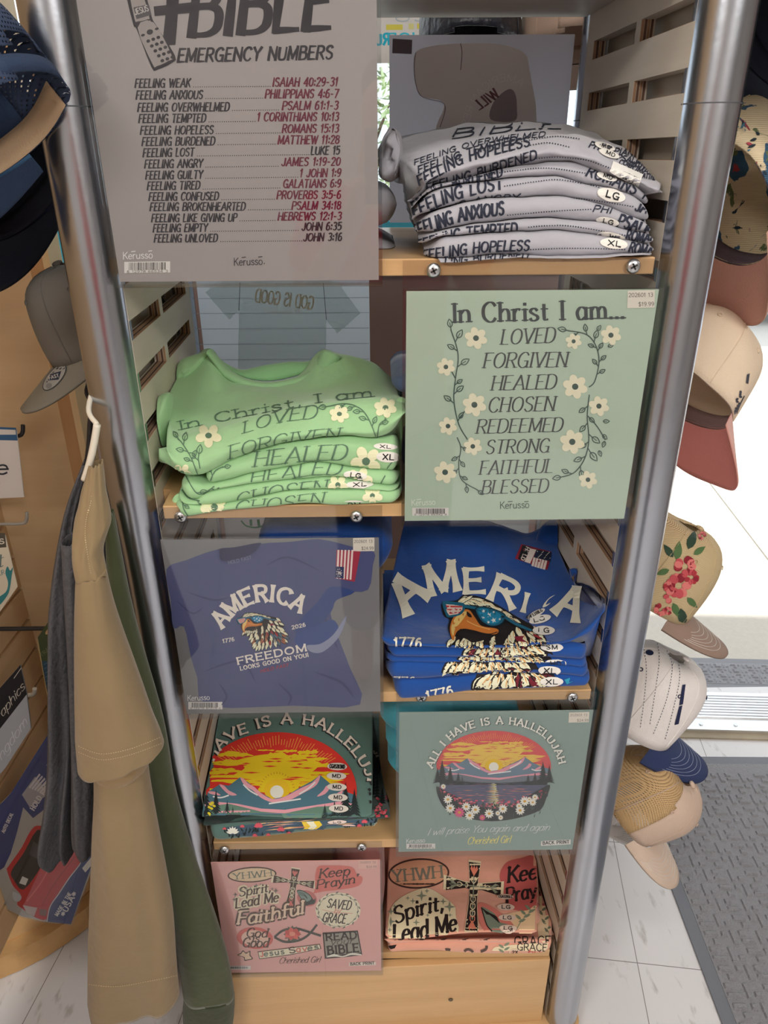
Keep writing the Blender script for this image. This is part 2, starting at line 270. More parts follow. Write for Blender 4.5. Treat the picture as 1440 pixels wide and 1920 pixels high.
# ------------------------------------------------------------------ flat artwork laid on a sheet or a cloth
class Art:
    def __init__(s, mapper, dense=0, tf=None): s.map = mapper; s.dense = dense; s.pr = []; s.tf = tf or (lambda p: p); s.base = 0; s.part = None; s.n = 0
    def _t(s, pts):
        if s.tf: return [Vector(s.tf((p[0], p[1]))) for p in pts]
    def poly(s, pts, c, l=0):
        s.q = (getattr(s, 'q', 0)+1) % 17; l += s.q*.05; s.pr.append(('p', s._t(pts), c, l+s.base, s.part))
    def blob(s, pts, c, l=0, n=5): s.poly(catmull([Vector(p) for p in pts], n, True), c, l)
    def ell(s, cx, cy, rx, ry, c, l=0, rot=0, n=20):
        ca, sa = math.cos(rot), math.sin(rot)
        s.poly([(cx+rx*math.cos(a)*ca-ry*math.sin(a)*sa, cy+rx*math.cos(a)*sa+ry*math.sin(a)*ca) for a in (2*math.pi*k/n for k in range(n))], c, l)
    def raw(s, P, W, c, l):
        s.q = (getattr(s, 'q', 0)+1) % 17; l += s.q*.05; s.pr.append(('s', P, W, c, l+s.base, s.part))
    def line(s, pts, w, c, l=0, smooth=True, taper=0, n=6):
        P = [Vector(p) for p in pts]
        P = catmull(P, n) if smooth and len(P) > 2 else (P if len(P) > 2 else [P[0].lerp(P[1], k/n) for k in range(n+1)])
        N = len(P); W = [w*(1-taper*abs(2*i/(N-1)-1)**2 if taper > 0 else 1+taper*(i/(N-1))) for i in range(N)]
        Q = s._t(P); k = 1
        if len(Q) > 1:
            L0 = sum((a-b).length for a, b in zip(P, P[1:])); L1 = sum((a-b).length for a, b in zip(Q, Q[1:])); k = L1/(L0 or 1)
        s.raw(Q, [a*k for a in W], c, l)
    def text(s, tx, path, h, st, c, l=0, mirror=False, outline=None, skew=0):
        """path: baseline points left->right; h: cap height (or (h0,h1))"""
        W, SK_ = text_strokes(tx, st); h0, h1 = h if isinstance(h, tuple) else (h, h)
        P = [Vector(p) for p in path]; P = catmull(P, 8) if len(P) > 2 else P
        D = [0]
        for a, b in zip(P, P[1:]): D.append(D[-1]+(b-a).length)
        T = D[-1]
        def pos(u, v):
            u = u/W
            if mirror: u = 1-u
            d = u*T; i = 0
            while i < len(P)-2 and D[i+1] < d: i += 1
            seg = P[i+1]-P[i]; t = (d-D[i])/(D[i+1]-D[i]); q = P[i]+seg*t
            if 0 < i < len(P)-2: tg = ((P[i+1]-P[i]).normalized()*(1)+(P[i+2]-P[i]).normalized()*t+(P[i+1]-P[i-1]).normalized()*(1-t)).normalized()
            else: tg = seg.normalized()
            hh = h0+(h1-h0)*u
            return q+(Vector((tg.y, -tg.x))+tg*skew)*v*hh
        hm = (h0+h1)/2
        jobs = [(c, l, 0)]
        if outline: jobs.append((outline[0], l-1, outline[1]))
        for col, lay, ex in jobs:
            for pts, w in SK_:
                Q = s._t([pos(p.x, p.y) for p in pts])
                s.raw(Q, [a*hm*s.k()+ex*2 for a in w], col, lay)
        return s
    def k(s): 
        a, b = s._t([(0, 0), (10, 0)]); return (a-b).length/10
    def build(s, name='print', parent=None, mk=None):
        keys = []
        for p in s.pr:
            if p[-1] not in keys: keys.append(p[-1])
        for k in keys: s._build(name if k is None else k[0], parent, mk, [p for p in s.pr if p[-1] == k])
    def _build(s, name, parent, mk, prims):
        V = []; Fc = []; FM = []; mats = []; mi = {}
        def midx(c):
            if c not in mi: mi[c] = len(mats); mats.append((mk or ink)(c))
            return mi[c]
        def put(pts, faces, c, l):
            n = len(V); ok = []
            for p in pts:
                q = s.map(p[0], p[1], l); ok.append(q is not None); V.append(q if q is not None else Vector((0, 0, 0)))
            lim = .045
            for f in faces:
                if not all(ok[i] for i in f): continue
                if s.dense:
                    if max((V[n+f[i]]-V[n+f[i-1]]).length for i in range(len(f))) > lim: continue
                Fc.append(tuple(n+i for i in f)); FM.append(midx(c))
        for pr in prims:
            if pr[0] == 'p':
                _, pts, c, l, _k = pr
                if len(pts) < 3: continue
                if s.dense:
                    B = []
                    for a, b in zip(pts, pts[1:]+pts[:1]):
                        m = max(1, int((b-a).length/s.dense)); B += [a.lerp(b, k/m) for k in range(m)]
                    xs = [p.x for p in B]; ys = [p.y for p in B]; I = []
                    y = min(ys)+s.dense*.5
                    while y < max(ys):
                        x = min(xs)+s.dense*.5
                        while x < max(xs):
                            I.append(Vector((x, y))); x += s.dense
                        y += s.dense
                    try: r = geometry.delaunay_2d_cdt([Vector((p[0], p[1])) for p in B+I], [], [list(range(len(B)))], 1, .001)
                    except Exception: continue
                    put(r[0], r[2], c, l)
                else:
                    tri = geometry.tessellate_polygon([[Vector((p[0], p[1], 0)) for p in pts]]); put(pts, tri, c, l)
            else:
                _, P, W, c, l, _k = pr
                if s.dense:
                    L = sum((a-b).length for a, b in zip(P, P[1:])); n = max(len(P), int(L/s.dense)+1)
                    if n > len(P):
                        tot = len(P)-1; P2 = []; W2 = []
                        for i in range(n):
                            t = i/(n-1)*tot; j = min(tot-1, int(t)); f = t-j; P2.append(P[j].lerp(P[j+1], f)); W2.append(W[j]+(W[j+1]-W[j])*f)
                        P, W = P2, W2
                v = []
                for i, p in enumerate(P):
                    d = P[min(i+1, len(P)-1)]-P[max(i-1, 0)]; d = d.normalized() if d.length else Vector((1, 0)); nn = Vector((-d.y, d.x))*W[i]*.5
                    v += [p+nn, p-nn]
                put(v, [(2*i, 2*i+1, 2*i+3, 2*i+2) for i in range(len(P)-1)], c, l)
        if not Fc: return None
        # orient towards the camera
        F2 = []
        for f in Fc:
            a, b, c_ = V[f[0]], V[f[1]], V[f[2]]; nn = (b-a).cross(c_-a)
            F2.append(f if nn.dot(CP-a) > 0 else tuple(reversed(f)))
        o = link(name, V, F2, mats, parent, False, FM)
        bm = bmesh.new(); bm.from_mesh(o.data); bmesh.ops.delete(bm, geom=[v for v in bm.verts if not v.link_faces], context='VERTS'); bm.to_mesh(o.data); bm.free()
        return o
def flatY(y0, step=.00011, off=.00025): return lambda x, y, l: atY(x, y, y0-off-step*l)
def onto(obj, step=.00012, off=.0007):
    bvh = BVHTree.FromPolygons([v.co for v in obj.data.vertices], [tuple(p.vertices) for p in obj.data.polygons])
    def f(x, y, l):
        d = ray(x, y).normalized(); h = bvh.ray_cast(CP, d)
        if h[0] is None: return None
        n = h[1] if h[1].dot(d) < 0 else -h[1]
        n = (n-d*.6).normalized()
        return h[0]+n*(off+step*l)
    return f
def leaf_pts(x, y, L, wd, ang, n=7):
    ca, sa = math.cos(ang), math.sin(ang); up = []; dn = []
    for i in range(n+1):
        t = i/n; h = wd*.5*math.sin(math.pi*t**.8); up.append((x+L*t*ca-h*sa, y+L*t*sa+h*ca)); dn.append((x+L*t*ca+h*sa, y+L*t*sa-h*ca))
    return up+dn[::-1][1:-1]

# ================================================================== THE SETTING
WR = R(-3.4)                                        # the shop front is turned a little against the stand
def turned(o, rz=WR, piv=(.86, .774)):
    c, s = math.cos(rz), math.sin(rz)
    for v in o.data.vertices:
        x, y = v.co.x-piv[0], v.co.y-piv[1]; v.co.x = piv[0]+x*c-y*s; v.co.y = piv[1]+x*s+y*c
    return o
def tile_mat():
    m = bpy.data.materials.new('vinyl_floor_tiles'); m.use_nodes = True; nt = m.node_tree; b = nt.nodes['Principled BSDF']; L = nt.links
    tc = nt.nodes.new('ShaderNodeTexCoord'); mp = nt.nodes.new('ShaderNodeMapping')
    mp.inputs['Rotation'].default_value = (0, 0, R(7.5)); mp.inputs['Location'].default_value = (-.50, -.185, 0)
    L.new(tc.outputs['Object'], mp.inputs[0])
    br = nt.nodes.new('ShaderNodeTexBrick'); br.offset = 0; br.inputs['Scale'].default_value = 1; br.inputs['Brick Width'].default_value = .305; br.inputs['Row Height'].default_value = .305
    br.inputs['Mortar Size'].default_value = .0009; br.inputs['Mortar Smooth'].default_value = .1
    a = alb((205, 205, 208)); br.inputs['Color1'].default_value = a; br.inputs['Color2'].default_value = tuple(v*.96 for v in a[:3])+(1,); br.inputs['Mortar'].default_value = alb((120, 118, 116))
    L.new(mp.outputs[0], br.inputs['Vector'])
    n = nt.nodes.new('ShaderNodeTexNoise'); n.inputs['Scale'].default_value = 45; n.inputs['Detail'].default_value = 5
    st = nt.nodes.new('ShaderNodeMapping'); st.inputs['Scale'].default_value = (1, .35, 1); st.inputs['Rotation'].default_value = (0, 0, .5); L.new(tc.outputs['Object'], st.inputs[0]); L.new(st.outputs[0], n.inputs['Vector'])
    rp = nt.nodes.new('ShaderNodeMapRange'); rp.inputs[1].default_value = .6; rp.inputs[2].default_value = .72; L.new(n.outputs['Fac'], rp.inputs[0])
    mx = nt.nodes.new('ShaderNodeMix'); mx.data_type = 'RGBA'; mx.blend_type = 'MULTIPLY'; mx.inputs[7].default_value = (.7, .68, .66, 1)
    L.new(rp.outputs[0], mx.inputs[0]); L.new(br.outputs['Color'], mx.inputs[6]); L.new(mx.outputs[2], b.inputs['Base Color']); b.inputs['Roughness'].default_value = .32
    return m
b = MB(); b.box(-3.2, 4, -3.2, 1.0, -.08, 0); struct(b.build('floor', tile_mat()))
# shop front wall: low wall with a turquoise sill, a display window above it, and the open doorway to the right
WALL = pm('mauve_wall_paint', (138, 118, 116), .8, bump=(60, .15), var=.03)
TURQ = pm('turquoise_paint', (70, 176, 206), .5); WHITE = pm('white_paint', (214, 214, 212), .5)
WY0, WY1 = .86, 1.0
b = MB(); b.box(-3.2, .62, WY0, WY1, 0, 1.29); b.box(-3.3, 4.1, WY0, WY1, 2.3, 2.75); b.box(-3.2, -2.6, WY0, WY1, 1.4, 2.3); struct(turned(b.build('wall_back', WALL)))
b = MB(); b.box(-3.2, .60, WY0-.02, WY1, 1.29, 1.4); struct(turned(b.build('trim_1', TURQ)))
b = MB(); b.box(.60, .70, WY0-.01, WY1+.01, 0, 2.3); b.box(1.66, 1.78, WY0-.01, WY1+.01, 0, 2.3); b.box(.70, 1.66, WY0, WY1, 2.22, 2.3); struct(turned(b.build('door_1', pm('aluminium_frame', (190, 192, 196), .4, .7))))
b = MB(); b.box(1.78, 4.1, WY0, WY1, 0, 2.3); struct(turned(b.build('wall_right', WALL)))
wf = MB()
for x in (-2.6, -1.5, -.45, .56): wf.box(x, x+.045, WY0+.03, WY1-.02, 1.4, 2.3)
wf.box(-2.6, .605, WY0+.03, WY1-.02, 1.4, 1.43); wf.box(-2.6, .605, WY0+.03, WY1-.02, 2.26, 2.3)
wo = struct(turned(wf.build('window_1', WHITE)))
gl = MB(); gl.box(-2.58, .58, WY0+.06, WY0+.066, 1.42, 2.27); turned(gl.build('window_pane', acrylic('window_glass', (.95, .97, .97)), wo))
b = MB(); b.box(-3.3, 4.6, -3.3, 3.5, 2.75, 2.9); struct(turned(b.build('ceiling', pm('ceiling_tile', (205, 203, 198), .9, bump=(40, .3)))))
ROOM = pm('shop_wall_paint', (176, 170, 164), .85)
b = MB(); b.box(-3.3, -3.2, -3.3, 1.1, 0, 2.75); struct(b.build('wall_left', ROOM))
b = MB(); b.box(-3.3, 4.1, -3.3, -3.2, 0, 2.75); struct(b.build('wall_front', ROOM))
b = MB(); b.box(4.0, 4.1, -3.2, .68, 0, 2.75); struct(b.build('wall_side', ROOM))
# aluminium threshold with ribs and screws, wooden sill and the strip of worn floor before it
th = MB(); th.box(.7, 1.7, .80, .97, 0, .014)
for k in range(9): th.box(.7, 1.7, .85+k*.0125, .856+k*.0125, .014, .018)
tho = struct(turned(th.build('trim_2', pm('threshold_aluminium', (205, 207, 210), .35, .8, var=.08))))
sc = MB()
for x in (.93, 1.03, 1.13, 1.23): sc.tube([(x, .822, .013), (x, .822, .0165)], .0055, 10)
turned(sc.build('threshold_screw', STEEL, tho))
b = MB(); b.box(.7, 1.7, .775, .80, 0, .006); struct(turned(b.build('trim_3', pm('worn_wood_sill', (150, 140, 122), .8, bump=(50, .5), var=.3))))
# pavement outside
def pave():
    m = pm('pavement_concrete', (182, 178, 170), .9, bump=(120, .25), var=.10, varscale=60); return m
b = MB(); b.box(-4, 1.52, 1.0, 7.5, -.1, -.03); b.box(1.535, 4.2, 1.0, 7.5, -.1, -.03); b.box(1.5, 1.55, 1.0, 7.5, -.1, -.036)
o = turned(b.build('floor', pave()), R(-6)); o['kind'] = 'structure'
b = MB(); b.box(-12, 16, 7.4, 16, -.14, -.05); struct(b.build('floor', pm('asphalt', (150, 150, 150), .95, bump=(90, .3), var=.1)))

# ---- the woven-pattern door mats (real raised blocks)
def doormat(name, label, x0, x1, y0, y1, z0, c, edge, unit, rz, piv):
    t = thing(name, label, 'doormat'); rnd = random.Random(3)
    bd = MB(); bd.box(x0, x1, y0, y1, z0, z0+.004); B = .028
    turned(bd.build('rubber_border', pm('mat_rubber', edge, .6, bump=(90, .2)), t, bevel=.0015), rz, piv)
    rb = MB(); U = unit; h0, h1 = z0+.004, z0+.0092
    rb.box(x0+B, x1-B, y0+B, y1-B, z0+.0039, h0+.001)
    # interlocking bars: pairs of long blocks in alternating directions, each with knuckle at one end
    nx, ny = int((x1-x0-2*B)/U), int((y1-y0-2*B)/U)
    def blk(a, b_, c_, d):
        i = .0026; a, b_, c_, d = a+i, b_-i, c_+i, d-i; e = .0028
        v = [(a, c_, h0), (b_, c_, h0), (b_, d, h0), (a, d, h0), (a+e, c_+e, h1), (b_-e, c_+e, h1), (b_-e, d-e, h1), (a+e, d-e, h1)]
        rb.add(v, [(4, 5, 6, 7), (0, 1, 5, 4), (1, 2, 6, 5), (2, 3, 7, 6), (3, 0, 4, 7)])
    ox, oy = x0+B, y0+B
    for i in range(nx):
        for j in range(ny):
            x, y = ox+i*U, oy+j*U; k = (i+2*j) % 4
            if k == 0: blk(x, x+U, y+.12*U, y+U*.5); blk(x, x+.55*U, y+U*.5, y+U)
            elif k == 1: blk(x, x+U*.45, y, y+U); blk(x+U*.45, x+U, y+.1*U, y+.55*U)
            elif k == 2: blk(x+.05*U, x+U, y+.5*U, y+U*.95); blk(x+.4*U, x+U, y, y+U*.5)
            else: blk(x+.5*U, x+U, y, y+U); blk(x, x+.5*U, y+.45*U, y+.95*U)
    turned(rb.build('woven_pad', pm('mat_fibre', c, 1, bump=(260, .9), var=.12, varscale=120), t, smooth=False), rz, piv)
    return t
doormat('doormat', 'large grey doormat with raised woven block pattern inside the doorway', .645, 1.9, -.6, .705, .0006, (134, 135, 140), (106, 110, 118), .038, R(-1.6), (.645, .0))
doormat('doormat', 'weathered grey doormat on the pavement just outside the metal threshold', .80, 1.75, 1.035, 1.2, -.0294, (140, 142, 148), (120, 122, 128), .026, WR, (.86, .774))

# ---- outside: a parked car edge, a sunny bush, a poster in the window
car = thing('parked_car', 'silver car parked on the street beyond the pavement, only its lower side in view', 'car')
def carbody():
    prof = [(-2.1, .32), (-2.05, .62), (-1.3, .78), (-.7, 1.28), (.6, 1.32), (1.25, .86), (2.0, .72), (2.1, .36), (1.75, .24), (1.72, .3), (1.5, .52), (1.2, .52), (1.0, .3), (.95, .22), (-1.0, .22), (-1.02, .3), (-1.2, .52), (-1.5, .52), (-1.72, .3), (-1.75, .24)]
    m = MB(); m.prism([(4.0+x, 6.6, z-.05) for x, z in prof], (0, 1.5, 0)); return m
o = carbody().build('car_body', pm('silver_car_paint', (178, 182, 190), .3, .5, coat=.5), car, bevel=.03)
m = MB(); m.prism([(4.0+x, 6.59, z-.05) for x, z in [(-1.15, .8), (-.62, 1.2), (.5, 1.23), (1.05, .86)]], (0, 1.52, 0)); m.build('car_window', pm('dark_car_glass', (30, 34, 38), .08), car)
m = MB(); m.box(2.2, 6.0, 6.55, 6.6, .2, .28); m.build('rocker_panel', pm('dark_car_plastic', (70, 72, 76), .6), car)
for x in (2.63, 5.36):
    m = MB(); m.tube([(x, 6.56, .26), (x, 6.78, .26)], .3, 24); wo_ = m.build('wheel', pm('tyre_rubber', (38, 38, 40), .85), car, smooth=False)
    m = MB(); m.tube([(x, 6.545, .26), (x, 6.60, .26)], .19, 16); m.build('hub_cap', STEEL, wo_)
    for s_ in (8.0,):
        m = MB(); m.tube([(x, s_-.1, .26), (x, s_+.12, .26)], .3, 24); m.build('wheel', pm('tyre_rubber', (38, 38, 40), .85), car)
def bush(name, label, c, r, n, cols, seed):
    rn = random.Random(seed); t = thing(name, label, 'bush')
    st_ = MB()
    for k in range(5):
        a = rn.uniform(0, 6.28); st_.tube([(c[0], c[1], 0), (c[0]+.3*r[0]*math.cos(a), c[1]+.3*r[1]*math.sin(a), c[2]*.7), (c[0]+.6*r[0]*math.cos(a), c[1]+.6*r[1]*math.sin(a), c[2]*1.2)], [.06, .04, .015], 7)
    st_.build('stem', pm('bark', (96, 80, 62), .9), t)
    lf = MB()
    for k in range(n):
        d = Vector((rn.gauss(0, 1), rn.gauss(0, 1), rn.gauss(0, 1))).normalized()*rn.uniform(.55, 1)
        p = Vector((c[0]+d.x*r[0], c[1]+d.y*r[1], max(.1, c[2]+d.z*r[2]))); s_ = rn.uniform(.06, .13)
        a = Vector((rn.uniform(-1, 1), rn.uniform(-1, 1), rn.uniform(-.6, .6))).normalized(); q = a.cross(Vector((rn.uniform(-1, 1), rn.uniform(-1, 1), 1))).normalized()
        lf.add([p-a*s_, p+q*s_*.4, p+a*s_, p-q*s_*.4], [(0, 1, 2, 3)], rn.randrange(len(cols)))
    lf.build('foliage', [pm('leaf', c_, .55) for c_ in cols], t)
bush('bush', 'bright yellow-green bush across the street seen above the tapestry cap', (7.0, 11.0, 2.1), (2.6, 1.6, 2.2), 5200, [(150, 168, 70), (196, 206, 110), (120, 140, 62), (220, 226, 160)], 5)
bush('bush', 'green bush across the street standing behind the window poster', (-.6, 11.5, 1.9), (2.0, 1.4, 1.9), 1800, [(140, 160, 110), (180, 192, 150), (120, 138, 100)], 8)

# window poster seen from behind (letters read reversed)
WPX = .875
def wp(x, y, l): return atY(x, y, WPX-.00015*l-.0003)
p0, p1 = atY(560, 20, WPX), atY(829, 118, WPX)
b = MB(); b.box(p0.x, p1.x, WPX, WPX+.0015, p1.z, p0.z); po = b.build('window_poster', pm('poster_paper', (244, 246, 246), .6))
tag(po, 'white window poster with yellow bars and reversed cyan letters behind the top bay', 'poster')
a = Art(wp)
a.poly([(724, 46), (755, 46), (755, 56), (724, 56)], (238, 206, 92)); a.poly([(782, 44), (814, 44), (814, 54), (782, 54)], (238, 206, 92)); a.poly([(766, 44), (776, 44), (776, 55), (766, 55)], (246, 226, 150))
a.text('RU', [(704, 84), (730, 83)], 20, 'fat', (40, 176, 206), 1, mirror=True)
a.text('SHOP', [(728, 78), (812, 76)], 15, 'fat', (60, 186, 212), 1, mirror=True)
a.text('CO', [(742, 40), (800, 39)], 10, 'fat', (176, 190, 200), 1, mirror=True)
a.build('poster_print', po)

# ================================================================== THE DISPLAY STAND
stand = thing('display_stand', 'open shelving stand of maple boards between four aluminium tube posts', 'display stand')
XP, DP = .328, .385
def post(x, y, name='post'):
    m = MB(); n = 40; r = .030
    zs = [.03, 1.575, 1.577, 2.2]; v = []; f = []
    for z in zs:
        for k in range(n): v.append((x+r*math.cos(2*math.pi*k/n), y+r*math.sin(2*math.pi*k/n), z))
    for i in range(3):
        for k in range(n): f.append((i*n+k, i*n+(k+1) % n, (i+1)*n+(k+1) % n, (i+1)*n+k))
    m.add(v, f); m.add(v[:n], [tuple(range(n))[::-1]]); m.add(v[-n:], [tuple(range(n))])
    return m.build(name, METAL, stand, smooth=True)
for x, y in ((-XP, 0), (XP, 0), (-XP+SK*DP, DP), (XP+SK*DP, DP)):
    p_ = post(x, y)
    j = MB(); j.tube([(x, y, 1.5755), (x, y, 1.5768)], .0301, 40, caps=False); j.build('tube_joint', pm('joint_line', (70, 72, 76), .6), p_, True)
# plinth with rounded corners
pl = []; x0, x1, y0, y1, r_ = -.362, .362, -.034, .42, .03
for cx, cy, a0 in ((x1-r_, y0+r_, -90), (x1-r_, y1-r_, 0), (x0+r_, y1-r_, 90), (x0+r_, y0+r_, 180)):
    for k in range(7): a_ = R(a0+k*15); pl.append((cx+r_*math.cos(a_)+SK*cy, cy+r_*math.sin(a_), 0.004))
m = MB(); m.prism(pl, (0, 0, .026)); m.build('plinth', MAPLE, stand, bevel=.003)
# kick board (slightly skewed) with two small screws
m = MB(); kb = [(-.302, -.030), (.289, -.010), (.289, .006), (-.302, -.014)]
m.prism([(x, y, .03) for x, y in kb], (0, 0, .1845)); kbo = m.build('kick_board', MAPLE, stand, bevel=.0015)
for px, py in ((503, 1852), (845, 1874)):
    c = atY(px, py, -.0225 if px < 700 else -.0165); s_ = MB(); s_.tube([c+Vector((0, .004, 0)), c+Vector((0, -.0012, 0))], .0042, 12); s_.build('screw', pm('dark_screw', (96, 88, 74), .4, .8), kbo)
# shelves
SHZ = [.236, .540, .839, 1.137, 1.430, 1.722]
for i, z in enumerate(SHZ):
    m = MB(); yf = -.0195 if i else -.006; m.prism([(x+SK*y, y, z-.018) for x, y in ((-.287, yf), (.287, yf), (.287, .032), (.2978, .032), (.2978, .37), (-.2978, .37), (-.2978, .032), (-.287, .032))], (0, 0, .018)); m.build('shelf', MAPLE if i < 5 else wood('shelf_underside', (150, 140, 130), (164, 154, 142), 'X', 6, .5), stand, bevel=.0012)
# slotted plywood side panels
def side_panel(sgn):
    m = MB(); xi, xo = .298*sgn, .3145*sgn
    xa, xb = min(xi, xo), max(xi, xo)
    Y = [-.004, -.0035, .147, .163, .324, .354]; zt = 2.05; z = .032
    slots = []
    k = 0
    zz = 1.670+.0616*6
    while zz > .1: slots.append((zz-.0223, zz)); zz -= .0616
    slots = sorted(slots)
    prev = z
    for a_, b_ in slots:
        if a_ < z+.02: continue
        m.box(xa, xb, Y[0], Y[5], prev, a_, sk=SK)
        for ya, yb in ((Y[0], Y[1]), (Y[2], Y[3]), (Y[4], Y[5])): m.box(xa, xb, ya, yb, a_, b_, sk=SK)
        prev = b_
    m.box(xa, xb, Y[0], Y[5], prev, zt, sk=SK)
    return m.build('side_panel', PLY, stand)
side_panel(-1); side_panel(1)
for sgn in (-1, 1):
    m = MB(); xa, xb = sorted((.326*sgn, .331*sgn)); m.box(xa, xb, .033, .35, .032, 2.05, sk=SK); m.build('backing_board', PLY, stand)
# dark ply edge liners inside the slots read as the layered plywood core
def slot_edges(sgn):
    m = MB(); zz = 1.665
    xs = [.2985+.0036*k for k in range(5)]
    zz = 1.670+.0616*6
    while zz > .13:
        for ya, yb in ((-.003, .147), (.163, .324)):
            for k in range(4):
                xa, xb = sorted((xs[k]*sgn, (xs[k]+.0027)*sgn))
                mm = 0 if k % 2 else 1
                m.box(xa, xb, ya, yb, zz-.0224, zz-.0219, mm, sk=SK); m.box(xa, xb, yb-.0005, yb+.0001, zz-.0223, zz, mm, sk=SK); m.box(xa, xb, ya-.0001, ya+.0005, zz-.0223, zz, mm, sk=SK)
        zz -= .0616
    return m
PE = [pm('ply_core_dark', (92, 66, 52), .8), pm('ply_core_light', (150, 118, 92), .8)]
slot_edges(-1).build('slot_edging', PE, stand); slot_edges(1).build('slot_edging', PE, stand)

# ================================================================== SIGN HOLDERS + THEIR PRINTED SHEETS
YS = -.0300                                        # front face of every printed sheet
def holder(label, x0, x1, z0, z1, screws, lip):
    """z1: top of the back panel (screwed to the shelf edge), lip: top of the front pocket"""
    t = thing('sign_holder', label, 'sign holder', group=None)
    m = MB(); e = .004
    m.box(x0-e, x1+e, -.0225, -.0207, z0-e, z1); m.build('back_panel', ACR, t)
    m = MB(); m.box(x0-e, x1+e, -.0352, -.0336, z0-e, lip); m.box(x0-e, x1+e, -.0352, -.0207, z0-e-.0018, z0-e)
    m.build('front_pocket', ACR, t)
    for px, py in screws:
        c = atY(px, py, -.0225); s_ = MB()
        s_.tube([c, c+Vector((0, -.0015, 0)), c+Vector((0, -.0032, 0)), c+Vector((0, -.004, 0))], [.0078, .0078, .006, .003], 18); so = s_.build('screw', STEEL, t, True)
        s_ = MB()
        for an in (.5, .5+math.pi/2):
            d = Vector((math.cos(an), 0, math.sin(an))); s_.obox(c+Vector((0, -.0041, 0)), d*.0038, Vector((0, .0004, 0)), d.cross(Vector((0, 1, 0)))*.0009)
        s_.build('cross_slot', pm('slot_dark', (34, 34, 36), .7), so)
    return t
def sheet(name, label, x0, x1, z0, z1, c, y=YS, th=.0012):
    m = MB(); m.box(x0, x1, y, y+th, z0, z1); o = m.build(name, pm('card_print', c, .55, var=.025, varscale=6)); return tag(o, label, 'sign')
def barcode(a, x0, y0, x1, y1, digits=None, dy=0):
    a.n += 1; a.part = ('barcode_label', a.n); rn = random.Random(int(x0)); a.poly([(x0, y0), (x1, y0+dy), (x1, y1+dy), (x0, y1)], (205, 202, 198), 1)
    x = x0+(x1-x0)*.1
    while x < x0+(x1-x0)*.88:
        w_ = rn.choice((.8, .8, 1.3, 2.0))*(x1-x0)/95; t = (x-x0)/(x1-x0)*dy
        a.poly([(x, y0+1.5+t), (x+w_, y0+1.5+t), (x+w_, y0+(y1-y0)*.75+t), (x, y0+(y1-y0)*.75+t)], (24, 24, 26), 2); x += w_+rn.choice((.8, 1.2, 1.8))*(x1-x0)/95
    if digits: a.text(digits, [(x0+(x1-x0)*.06, y1-.6), (x1-(x1-x0)*.05, y1+dy-.6)], (y1-y0)*.2, 'sans', (30, 30, 32), 3)
    a.part = None
def price(a, x0, y0, x1, y1, dx, t1, t2, c=(206, 200, 188), ic=(88, 86, 82)):
    a.n += 1; a.part = ('price_label', a.n); a.poly([(x0, y0), (x1, y0-1), (x1+dx, y1-1), (x0+dx, y1)], c, 3)
    h = (y1-y0); a.text(t1, [(x0+2+dx*.1, y0+h*.36), (x1-4, y0+h*.34)], h*.22, 'sans', ic, 4); a.text(t2, [(x0+(x1-x0)*.4, y0+h*.88), (x1-2, y0+h*.86)], h*.22, 'sans', ic, 4); a.part = None
HS = ((813, 507), (1187, 499))
holder('clear acrylic sign holder in front of the pale green affirmation sheet', .017, .293, 1.118, 1.4285, HS, 1.400)
holder('clear acrylic sign holder in front of the blue eagle tee sheet', -.292, -.015, .813, 1.1355, ((339, 969), (668, 968)), 1.1)
holder('clear acrylic sign holder in front of the teal lake sunset sheet', .011, .291, .524, .8375, ((790, 1307), (1073, 1307)), .815)
holder('clear acrylic sign holder in front of the pink sticker design sheet', -.292, -.019, .222, .5385, ((421, 1593), (678, 1588)), .51)
holder('clear acrylic sign holder in front of the grey emergency numbers sheet', -.292, -.013, 1.4095, 1.735, (), 1.712)

# ---- grey "emergency numbers" sheet
o = sheet('printed_sign', 'large grey sheet listing Bible emergency numbers, top left of the stand', -.292, -.013, 1.4095, 1.708, (144, 138, 137))
BL = (38, 36, 44); a = Art(flatY(YS))
rows = [('FEELING WEAK', 'ISAIAH 40:29-31', 253, 164, 359, 511, 635, 161), ('FEELING ANXIOUS', 'PHILIPPIANS 4:6-7', 255, 186, 382, 497, 636, 183), ('FEELING OVERWHELMED', 'PSALM 61:1-3', 258, 209, 432, 529, 636, 205), ('FEELING TEMPTED', '1 CORINTHIANS 10:13', 260, 230, 388, 482, 637, 226), ('FEELING HOPELESS', 'ROMANS 15:13', 263, 252, 402, 529, 637, 248), ('FEELING BURDENED', 'MATTHEW 11:28', 266, 273, 405, 521, 638, 269), ('FEELING LOST', 'LUKE 15', 268, 294, 366, 583, 639, 289), ('FEELING ANGRY', 'JAMES 1:19-20', 271, 315, 382, 528, 640, 310), ('FEELING GUILTY', '1 JOHN 1:9', 273, 336, 382, 562, 641, 331), ('FEELING TIRED', 'GALATIANS 6:9', 276, 356, 377, 531, 641, 351), ('FEELING CONFUSED', 'PROVERBS 3:5-6', 279, 376, 412, 519, 641, 372), ('FEELING BROKENHEARTED', 'PSALM 34:18', 281, 395, 462, 547, 641, 392), ('FEELING LIKE GIVING UP', 'HEBREWS 12:1-3', 284, 416, 446, 521, 642, 412), ('FEELING EMPTY', 'JOHN 6:35', 287, 435, 391, 566, 642, 431), ('FEELING UNLOVED', 'JOHN 3:16', 289, 454, 410, 569, 643, 451)]
RED = (92, 26, 48)
